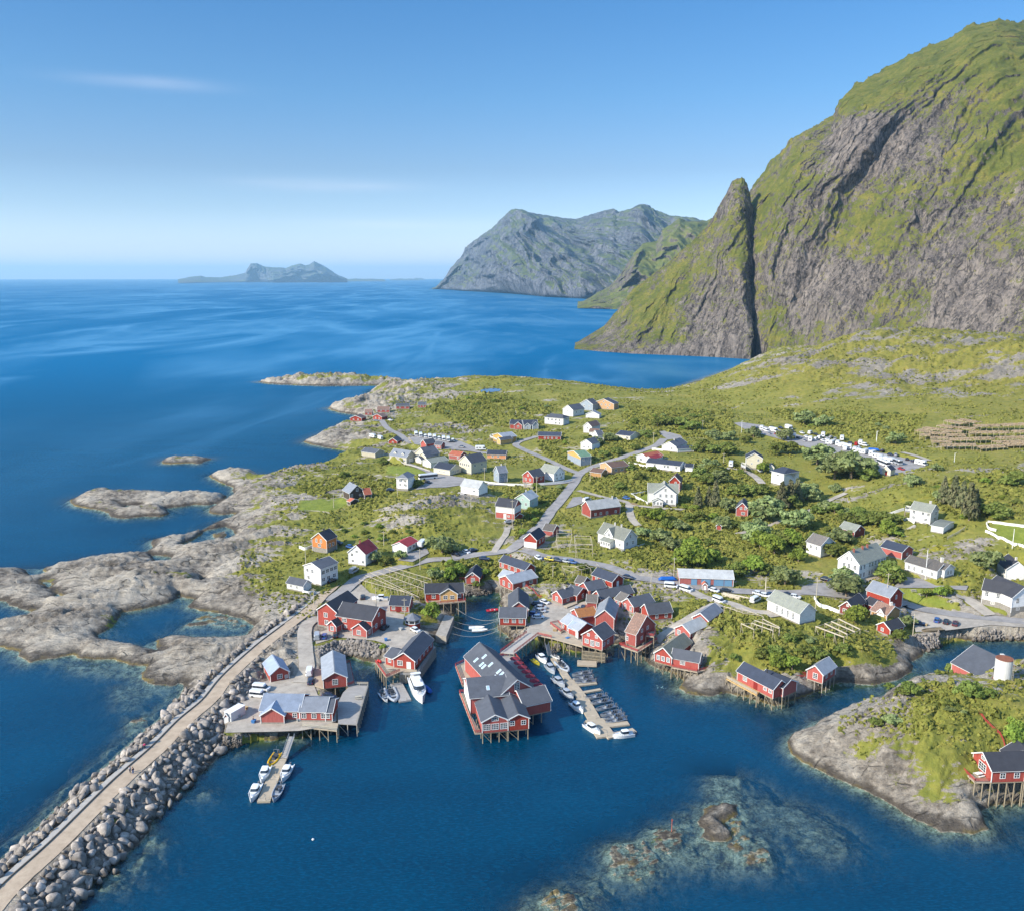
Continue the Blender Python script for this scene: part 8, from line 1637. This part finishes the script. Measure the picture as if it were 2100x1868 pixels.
def laden(i, reg, x0, y0, x1, y1):
    A = Vector(hit(*put(reg, (x0, y0)))); B = Vector(hit(*put(reg, (x1, y1)))); A = Vector(at(*put(reg, (x0, y0)), A.z + 2.2)); B = Vector(at(*put(reg, (x1, y1)), B.z + 2.2)); o = A.copy(); d = B - A; L_ = d.length; d.normalize(); n = Vector((-d.y, d.x, 0)).normalized()
    t = empty('laden_drying_rack', o, label='brown rack laden with drying fish on the slope behind the caravan park', cat='fish rack', group='laden fish racks on the hillside'); w = 3.6; rnd = random.Random(i); m = MB(); k = max(2, int(L_ / 1.0)); nw = 4
    for j in range(k):
        for q in range(nw):
            for s in range(2):
                c = d * ((j + rnd.uniform(.1,.9)) * L_ / k) + n * ((q + rnd.uniform(.1,.9)) / nw * 2 * w - w) + Vector((0,0,rnd.uniform(-.1,.15) + .5 - abs((q + .5) / nw * 2 - 1) * .6)); a = rnd.uniform(0, 3.14); e = Vector((cos(a), sin(a), rnd.uniform(-.2,.2))) * rnd.uniform(.5,.9); f = Vector((-sin(a), cos(a), rnd.uniform(-.3,.3))) * rnd.uniform(.35,.7); u = Vector((0,0,.3))
                m.hexa([c-e-f-u, c+e-f-u, c+e+f-u, c-e+f-u, c-e-f, c+e-f, c+e+f, c-e+f])
    m.build('drying_fish', FISH, t); ps = MB(); rl = MB()
    for s in (-w, 0, w):
        rl.bar(n*s + Vector((0,0,-.25)), d*L_ + n*s + Vector((0,0,-.25)), .12)
        for j in range(0, k + 1, 3): p = d*(j*L_/k) + n*s; g = hz(p.x+o.x, p.y+o.y) - o.z; ps.bar(Vector((p.x, p.y, g-.3)), p, .12)
    ps.build('post', RACKW, t); rl.build('rail', RACKW, t)
def fence(name, label, reg, pts, h, mat, kind='wall', cat='fence', w=.22):
    P = [hit(*put(reg, p)) for p in pts]; P = [Vector(p) for p in densify(np.array(P), 5)]; o = P[0].copy(); t = empty(name, o, label=label, cat=cat); m = MB(); ps = MB()
    for p in P: p.z = hz(p.x, p.y)
    for a, b in zip(P, P[1:]):
        a = a - o; b = b - o; L_ = (b - a).length
        if kind == 'wall': m.bar(a + Vector((0,0,h/2-.2)), b + Vector((0,0,h/2-.2)), w, h + .4)
        else:
            for z_ in (.45*h, .9*h): m.bar(a + Vector((0,0,z_)), b + Vector((0,0,z_)), .06, .14)
            k = max(1, int(L_ / (.5 if kind == 'picket' else 2)))
            for i in range(k): q = a.lerp(b, i / k); ps.bar(q + Vector((0,0,-.3)), q + Vector((0,0,h)), .1)
    m.build('panel' if kind == 'wall' else 'rail', mat, t)
    if ps.v: ps.build('post', mat, t)
SKIN = m_flat('skin', lin(190, 140, 116), .6); HAIR = m_flat('hair', lin(60, 44, 34), .8)
def skin_mesh(name, verts, edges, radii, mat, grow=0.0):
    me = bpy.data.meshes.new(name); me.from_pydata(verts, edges, []); o = bpy.data.objects.new(name, me); C.objects.link(o); md = o.modifiers.new('skin', 'SKIN'); sb = o.modifiers.new('sub', 'SUBSURF'); sb.levels = 1; sb.render_levels = 1
    for v, r in zip(me.skin_vertices[0].data, radii): v.radius = (r + grow, r + grow); 
    me.skin_vertices[0].data[0].use_root = True
    dg = bpy.context.evaluated_depsgraph_get(); out = bpy.data.meshes.new_from_object(o.evaluated_get(dg)); bpy.data.objects.remove(o); out.materials.clear(); out.materials.append(mat); out.polygons.foreach_set('use_smooth', np.ones(len(out.polygons), dtype=bool)); out.name = name; return out
def person(reg, x, y, rz, top, legs, label, lift=0.0):
    c = hit(*put(reg, (x, y))); t = empty('person', (c[0], c[1], c[2] + lift), rz, label=label, cat='person', group='people on the breakwater and quays')
    V = [(0,0,.95),(0,0,1.2),(0,0,1.42),(0,.02,1.53),(0,.03,1.66),(0,.02,1.75), (.17,0,1.40),(.24,.03,1.14),(.26,.14,.92),(.27,.17,.84), (-.17,0,1.40),(-.24,-.02,1.14),(-.25,.06,.90),(-.25,.09,.82), (.09,0,.90),(.10,.12,.50),(.10,.06,.09),(.10,.20,.04), (-.09,0,.90),(-.10,-.06,.50),(-.10,-.22,.10),(-.10,-.10,.04)]
    E = [(0,1),(1,2),(2,3),(3,4),(4,5),(2,6),(6,7),(7,8),(8,9),(2,10),(10,11),(11,12),(12,13),(0,14),(14,15),(15,16),(16,17),(0,18),(18,19),(19,20),(20,21)]
    R = [.15,.14,.15,.06,.10,.08,.065,.05,.04,.04,.065,.05,.04,.04,.095,.065,.045,.04,.095,.065,.045,.04]
    link('body', skin_mesh('body', V, E, R, SKIN), t); i = [0,1,2,6,7,8,10,11,12]; mp = {a: b for b, a in enumerate(i)}
    link('jacket', skin_mesh('jacket', [V[a] for a in i], [(mp[a], mp[b]) for a, b in E if a in mp and b in mp], [R[a] for a in i], top, .025), t)
    i = [0,14,15,16,18,19,20]; mp2 = {a: b for b, a in enumerate(i)}; link('trousers', skin_mesh('trousers', [V[a] for a in i], [(mp2[a], mp2[b]) for a, b in E if a in mp2 and b in mp2], [R[a] for a in i], legs, .022), t)
    m = MB(); m.loft([[(cos(2*pi*k/8)*.11, sin(2*pi*k/8)*.12+.0, 1.70) for k in range(8)], [(cos(2*pi*k/8)*.105, sin(2*pi*k/8)*.115, 1.78) for k in range(8)], [(cos(2*pi*k/8)*.05, sin(2*pi*k/8)*.05, 1.85) for k in range(8)]]); m.build('hair', HAIR, t)
def build_small():
    for a in [(U6,432,755,925,'pole on the lawn by the dark brown house'),(U6,140,1295,1535,'pole left of the white apartment house'),(U6,957,1165,1320,'pole behind the red roofed bungalow'),(U6,1337,1355,1572,'pole between the bungalow drive and the drying racks'),(U6,1870,780,938,'pole on the rocky slope below the square white house'),(U6,1100,560,800,'pole beside the tall narrow white house'),
        (U9,770,840,1110,'tall pole in front of the red and white house'),(U9,1025,595,790,'pole in front of the red gabled house'),(U9,892,600,720,'pole at the white roadside fence'),(U9,480,500,640,'pole right of the large yellow house'),(U9,1585,560,650,'pole below the tan timber house'),(U9,1195,1520,1660,'pole above the plaza cabins'),
        (U12,715,135,252,'pole by the gravel pitch'),(U12,930,1440,1642,'pole left of the long blue doored garage'),(U12,690,1600,1750,'pole at the road fork'),(U12,1890,1640,1788,'pole right of the long blue doored garage'),(U12,1450,350,475,'pole near the white camper van'),(U12,1230,10,110,'pole in the high scrub'),
        (R14,770,115,285,'pole behind the prayer house'),(R14,1238,115,395,'pole right of the prayer house'),(R17,530,60,385,'pole in front of the red bakery barn'),(R17,782,440,640,'pole beside the navy car in the shade'),(R6,200,205,365,'pole beside the breakwater path'),(R6,780,195,395,'pole behind the wharf house'),(R6,1045,300,470,'pole beside the gazebo'),(U15,355,1650,1785,'pole under the bright green trees')]: pole(*a[:4], 'wooden utility ' + a[4])
    for a in [(U15,105,18,140,'lamp at the upper end of the caravan park'),(U15,1520,128,235,'lamp on the slope above the caravan park'),(U17,1075,355,455,'lamp on the rocky knoll below the laden racks'),(U17,245,125,225,'lamp beside the parked blue tarpaulin')]: pole(*a[:4], 'slim white street ' + a[4], 'lamp')
    pole(U17, 765, 1392, 1700, 'white flagpole in front of the long low white house', 'flag'); pole(U17, 1692, 1165, 1375, 'white flagpole on the lawn at the right edge', 'flag')
    rack('large grid shaped wooden drying rack beside the west quay', R6, [((620,125),(1040,240)),((680,85),(1120,270)),((720,60),(1180,290)),((790,55),(1230,215)),((850,20),(1260,160)),((900,5),(1290,120))], 2.6, 3.2)
    rack('wooden drying rack with level rails left of the white villa', U9, [((1235,1155),(1390,1150)),((1235,1190),(1392,1188)),((1232,1232),(1395,1230)),((1225,1268),(1380,1268)),((1240,1310),(1370,1310))], 2.8, 4); rack('wooden drying rack right next to the white villa', U9, [((1420,1215),(1590,1222)),((1425,1245),(1600,1250)),((1425,1300),(1610,1308)),((1435,1345),(1610,1358))], 2.6, 4)
    rack('grey drying rack on the boulders above the plaza cabins', U9, [((1290,1530),(1460,1540)),((1310,1560),(1650,1500)),((1400,1590),(1680,1530))], 2.4, 3.5)
    rack('long railed drying rack left of the prayer house', R14, [((545,535),(665,590)),((640,530),(840,600)),((670,505),(900,580)),((745,492),(905,572))], 2.8, 2.6, .22); rack('long railed drying rack right of the prayer house', R14, [((1240,562),(1505,662)),((1325,535),(1535,635)),((1385,515),(1605,612)),((1450,490),(1655,590))], 3.0, 2.6, .3); rack('single row drying rack along the slope track', R14, [((385,375),(560,435)),((560,395),(750,470))], 2.8, 2.2)
    for i, q in enumerate([(1010,12,1190,48),(1150,2,1330,32),(930,62,1095,92),(760,90,980,112),(690,112,830,132),(1290,68,1560,62),(1580,60,1880,46),(1120,85,1310,102),(970,122,1160,128),(815,142,985,150),(725,160,830,166),(1000,162,1195,168),(1240,135,1660,136),(1700,128,1900,122),(830,192,1010,194),(1020,210,1250,206),(1270,204,1480,198),(1540,195,1730,190),(1765,190,1900,186),(845,232,1040,234),(935,272,1300,268),(1320,295,1600,280),(1500,240,1900,232),(1620,270,1900,255)]): laden(i, U17, *q)
    fence('white_wall', 'long white wall below the pale blue and red houses', U9, [(445,662),(690,690),(970,694),(1270,668),(1395,645)], 1.2, TRIM, cat='wall'); fence('white_wall', 'low pale wall edging the bright lawn by the dormered garage', U6, [(935,430),(1200,478),(1440,548)], .8, CONC, cat='wall'); fence('white_fence', 'white fence leading up to the grand white villa', U12, [(480,795),(560,785),(632,772)], 1.1, TRIM); fence('white_fence', 'white fence in front of the grand white villa', U12, [(480,792),(570,842),(655,888)], 1.1, TRIM); fence('picket_fence', 'white picket fence beside the white villa', U12, [(385,1385),(500,1355),(625,1322)], 1.1, TRIM, 'picket')
    fence('white_wall', 'white garden wall bending right of the prayer house', R14, [(1225,308),(1265,372),(1360,405),(1460,446)], 1.3, TRIM, cat='wall'); fence('white_wall', 'white wall running left from the villa with outside stairs', U17, [(362,1022),(450,996),(540,968)], 1.2, TRIM, cat='wall'); fence('white_wall', 'white terrace wall below the villa with outside stairs', U17, [(488,1045),(560,1075),(650,1112)], 1.2, TRIM, cat='wall')
    fence('stone_wall', 'upper white painted wall around the lawn at the right edge', U17, [(1430,1100),(1600,1118),(1818,1145)], 1.0, TRIM, cat='wall'); fence('stone_wall', 'lower white painted wall around the lawn at the right edge', U17, [(1405,1198),(1540,1270),(1700,1335),(1840,1368)], 1.0, TRIM, cat='wall'); fence('stone_wall', 'short crooked white wall at the lawn corner', U17, [(1415,1110),(1440,1165),(1520,1190)], 1.0, TRIM, cat='wall')
    fence('post_fence', 'pale picket fence climbing the slope behind the white annex', U17, [(1000,1275),(1100,1225),(1195,1165)], 1.2, RAILW, 'picket'); fence('rope_fence', 'low pale fence along the edge of the rocky lawn', U6, [(60,962),(230,965),(390,990)], .7, RAILW, 'rail'); fence('white_fence', 'white fence beside the orange house', U6, [(70,1348),(140,1365),(205,1342)], 1.2, TRIM); fence('white_wall', 'white terrace wall by the carport', U12, [(700,318),(760,322),(815,330)], 1.0, TRIM, cat='wall'); fence('white_wall', 'white wall below the orange tiled bungalow', U12, [(455,465),(540,478),(640,500)], 1.0, TRIM, cat='wall')
    fence('white_fence', 'white fence beside the low white shed', R6, [(95,248),(150,258),(225,262)], 1.0, TRIM); fence('red_fence', 'red boarded footbridge up the grassy islet', R17, [(1385,1370),(1480,1470),(1590,1570),(1640,1700)], .8, RAILR, 'rail'); fence('red_fence', 'red railed walkway beside the plaza boulders', R9, [(750,205),(860,225),(960,295)], .9, RAILR, 'rail')
    for i, (reg, p, q, lab) in enumerate([(R14,(350,262),(640,318),'long stack of pale timber beside the road'),(R14,(370,275),(560,322),'second stack of pale timber nearer the slope')]):
        A = Vector(hit(*put(reg, p))); B = Vector(hit(*put(reg, q))); t = empty('timber_stack', A, label=lab, cat='timber'); m = MB(); d = B - A; n = Vector((-d.y, d.x, 0)).normalized(); rnd = random.Random(i)
        for k in range(14): o = n * ((k % 5) * .28 - .6) + Vector((0,0,.2 + (k // 5) * .26)); a0 = rnd.uniform(0,.2); m.tube(d*a0 + o, d*rnd.uniform(.75,1) + o, .13, .11, 6)
        m.build('log', RACKW, t)
    # gazebo
    c = hit(*put(R6, (1120,545))); t = empty('gazebo', c, label='white and red octagonal gazebo with grey tent roof', cat='gazebo'); o8 = lambda r, z: [(cos(2*pi*k/8+.39)*r, sin(2*pi*k/8+.39)*r, z) for k in range(8)]
    m = MB(); m.loft([o8(2.6,-1.2), o8(2.6,.9)]); m.build('lower_wall', WALL['red'], t); m = MB(); m.loft([o8(2.62,.9), o8(2.62,1.1)]); m.loft([o8(2.62,2.1), o8(2.62,2.4)]); [m.bar(o8(2.55,.9)[k], o8(2.55,2.3)[k], .22) for k in range(8)]; m.build('frame', TRIM, t); m = MB(); m.loft([o8(2.5,1.1), o8(2.5,2.1)]); m.build('window', GLASS, t); m = MB(); m.loft([o8(3.1,2.3), o8(3.1,2.42), o8(.15,4.2)]); m.build('roof', ROOF['grey'], t)
    # water tank
    c = hit(*put(R17, (1615,1062))); t = empty('water_tank', c, label='white cylindrical tank with rusty top on the islet', cat='tank'); m = MB(); m.tube((0,0,-1.5),(0,0,6.4),2.25,2.25,28); m.build('shell', m_flat('tank_paint', lin(192,190,184), .6, var=.06, scale=.6), t, False); m = MB(); m.tube((0,0,6.4),(0,0,6.55),2.3,2.3,28); m.tube((0,0,-1.6),(0,0,.15),2.5,2.5,28); m.build('rim', m_flat('tank_rust', lin(128,80,58), .9, var=.3), t)
    m = MB(); [m.bar((sx,-2.4,0),(sx,-2.4,7.2),.06) for sx in (1.1,1.5)]; [m.bar((1.1,-2.4,k*.5),(1.5,-2.4,k*.5),.05) for k in range(14)]; m.build('ladder', RAILW, t)
    p = at(*put(RC, (567,415)), .2); t = empty('channel_marker', p, label='thin red channel marker on the submerged rocks', cat='marker'); m = MB(); m.tube((0,0,-1),(0,0,2.4),.1,.07,8); m.build('shaft', m_flat('marker_red', lin(168,92,72), .6), t); m = MB(); m.box(-.13,.13,-.13,.13,2.4,2.8); m.build('topmark', m_flat('marker_top', lin(150,70,56), .6), t)
    c = hit(*put(RA, (1462,1728))); t = empty('container', (c[0], c[1], c[2]+.1), radians(62), 'white storage container on the southwest quay', 'container'); m = MB(); m.box(-2.6,2.6,-1.2,1.2,0,2.5); m.build('body', m_flat('container_paint', lin(190,192,190), .5, var=.05), t); m = MB(); m.box(-2.7,2.7,-1.25,1.25,2.5,2.6); m.build('roof', TRIM, t); m = MB(); [m.bar((-2.64,y,.1),(-2.64,y,2.4),.06) for y in (-.7,-.1,.1,.7)]; m.build('door', DOORW, t)
    for reg, x, y, lab in [(RA,1408,1765,'tiny red and white booth at the edge of the southwest quay'),(R14,206,226,'tiny red shed with a pitched roof beside the road')]:
        House(reg, 'hut', lab, 'hut', wall='red', roof='tile' if reg is R14 else 'light').block((x-22 if reg is R14 else x-12, y),(x+22 if reg is R14 else x+12, y+2), 2.2, 2.0, .8, 'y', over=.2).door('f', .5, .8, 1.7)
    for i, (x, y, lab) in enumerate([(785,240,'picnic table highest on the roadside lawn'),(860,275,'picnic table in the middle of the roadside lawn'),(1130,340,'picnic table at the corner of the roadside lawn')]):
        c = hit(*put(R17, (x, y))); t = empty('picnic_table', c, radians(20 * i), lab, 'picnic table', 'picnic tables on the lawn'); m = MB(); m.box(-1,1,-.4,.4,.7,.76); m.build('table_top', RAILW, t)
        for s in (-1, 1): m = MB(); m.box(-1,1,s*.75-.14,s*.75+.14,.42,.47); m.build('bench', RAILW, t)
        m = MB(); [m.bar((x_,-.8,0),(x_,.4,.7),.08) or m.bar((x_,.8,0),(x_,-.4,.7),.08) for x_ in (-.75,.75)]; m.build('leg', RAILW, t)
    for i, (a, mid, b) in enumerate([((160,392),(360,445),(560,490)),((100,492),(345,525),(562,500)),((100,545),(300,578),(562,562)),((60,602),(330,640),(562,596))]):
        A = Vector(at(*put(R9, a), 2.6)); B = Vector(at(*put(R9, b), 2.6)); o = A.copy(); t = MB(); P = [A.lerp(B, k/12) - Vector((0,0,2.3*(1-(2*k/12-1)**2))) - o for k in range(13)]
        for p, q in zip(P, P[1:]): t.tube(p, q, .06, .06, 5)
        ob = t.build('mooring_rope', WIRE); ob.location = o; tag(ob, 'pale mooring rope stretched across the narrow inlet', 'rope', 'mooring ropes across the inlet')
    J = lambda n, c: m_flat('cloth_' + n, lin(*c), .9, var=.1); J1 = J('pink', (205,60,110)); J2 = J('pale', (190,190,186)); J3 = J('dark', (52,54,62)); J4 = J('blue', (50,80,120))
    person(RB, 868, 398, 0.4, J1, J3, 'person in a pink jacket on the ledge of the breakwater', .15); person(RB, 780, 540, 0.6, J2, J3, 'person in a pale jacket walking beside a dark clad companion', .1); person(RB, 798, 546, 0.6, J3, J4, 'person in dark clothes walking beside a pale jacketed companion', .1); person(RB, 1518, 238, 2.0, J3, J3, 'person in dark clothes standing on the southwest quay', .1)
    # table and benches on the grey pier, deck furniture on the islet cabin
    for reg, x, y, z, lab in [(R6,615,1235,3.5,'wooden bench table on the broad grey pier'),(R6,900,975,3.6,'wooden bench table on the restaurant deck'),(RC,1855,185,6.4,'white table set on the islet cabin deck')]:
        p = at(*put(reg, (x, y)), z); t = empty('deck_table', p, .3, lab, 'table'); m = MB(); m.box(-.9,.9,-.4,.4,.68,.74); m.build('table_top', TRIM if reg is RC else RAILW, t); m = MB(); [m.bar((a,b,0),(a,b,.68),.08) for a in (-.8,.8) for b in (-.3,.3)]; m.build('leg', RAILW, t)
        for s in (-1, 1): m = MB(); m.box(-.9,.9,s*.8-.15,s*.8+.15,.4,.46); m.build('bench', TRIM if reg is RC else RAILW, t)

def build_clutter():
    """crates, bins and buoys lying on the quays"""
    W_ = m_flat('crate_wood', lin(170,146,108), .9, var=.2); G_ = m_flat('bin_green', lin(40,120,80), .6); R_ = m_flat('buoy_red', lin(196,44,40), .5); B_ = m_flat('crate_blue', lin(60,110,160), .6); Y_ = m_flat('crate_grey', lin(150,152,150), .7)
    for i, (reg, x, y, mt, lab) in enumerate([(R6,268,1442,G_,'green bin against the quay house wall'),(R6,60,1448,Y_,'pale crate below the quay house windows'),(RB,1520,240,B_,'blue crate beside the quay house gable'),(RB,1430,205,Y_,'grey crate on the open southwest quay'),(RB,1470,160,W_,'wooden crate near the white container'),(R6,640,1215,W_,'wooden crate on the broad grey pier'),(R6,995,925,W_,'wooden crate on the restaurant deck'),(R6,870,700,B_,'blue crate at the edge of the west quay'),(R6,1010,600,Y_,'grey crate on the west quay asphalt'),(R9,1080,610,W_,'wooden crate on the east quay'),(R9,1200,690,B_,'blue crate on the quay deck'),(R9,870,600,Y_,'grey crate beside the jetty'),(R17,900,560,W_,'wooden crate on the south plaza'),(R6,800,330,Y_,'grey crate beside the laid up boat')]):
        c = hit(*put(reg, (x, y))); t = empty('crate' if mt is not G_ else 'waste_bin', (c[0], c[1], c[2] + .12), i * .7, lab, 'crate' if mt is not G_ else 'bin'); m = MB(); m.hexa([(-.55,-.4,0),(.55,-.4,0),(.55,.4,0),(-.55,.4,0),(-.62,-.46,.75),(.62,-.46,.75),(.62,.46,.75),(-.62,.46,.75)]); m.build('box', mt, t); m = MB(); m.box(-.68,.68,-.5,.5,.75,.84); m.build('lid', mt, t)
    for x, y, lab in [(800,900,'left red buoy on the restaurant deck corner'),(818,905,'right red buoy on the restaurant deck corner')]:
        p = at(*put(R6, (x, y)), 3.6); m = MB(); m.loft([[(cos(2*pi*k/10)*r, sin(2*pi*k/10)*r, z) for k in range(10)] for r, z in ((.1,0),(.4,.2),(.5,.5),(.4,.85),(.12,1.05),(.08,1.2))]); o = m.build('buoy', R_, None, True); o.location = p; tag(o, lab, 'buoy', 'red buoys on the restaurant deck')
    p = at(642, 1721, 0); m = MB(); m.loft([[(cos(2*pi*k/10)*r, sin(2*pi*k/10)*r, z) for k in range(10)] for r, z in ((.1,-.2),(.26,-.05),(.3,.12),(.12,.3))]); o = m.build('buoy', TRIM, None, True); o.location = p; tag(o, 'lone white mooring buoy floating in open harbour water', 'buoy')

build_houses(); settle_houses()
build_ground(); build_sea(); build_roads(); build_mountains()
build_piers(); build_boats(); build_vehicles(); build_small(); build_clutter(); build_boulders(); build_plants()
# ------------------------------------------------------------------ haze
def build_haze(d=3.6e-5):
    mb = MB(); mb.box(-60000, 60000, -3000, 60000, -16, 760)
    t = NT('haze'); v = t.new('ShaderNodeVolumePrincipled'); v.inputs['Color'].default_value = (0.42, 0.74, 1.0, 1); v.inputs['Density'].default_value = d
    v.inputs['Anisotropy'].default_value = 0.1
    t.lk(v.outputs[0], t.out.inputs['Volume'])
    tag(mb.build('haze', t.m), kind='stuff')
build_haze()
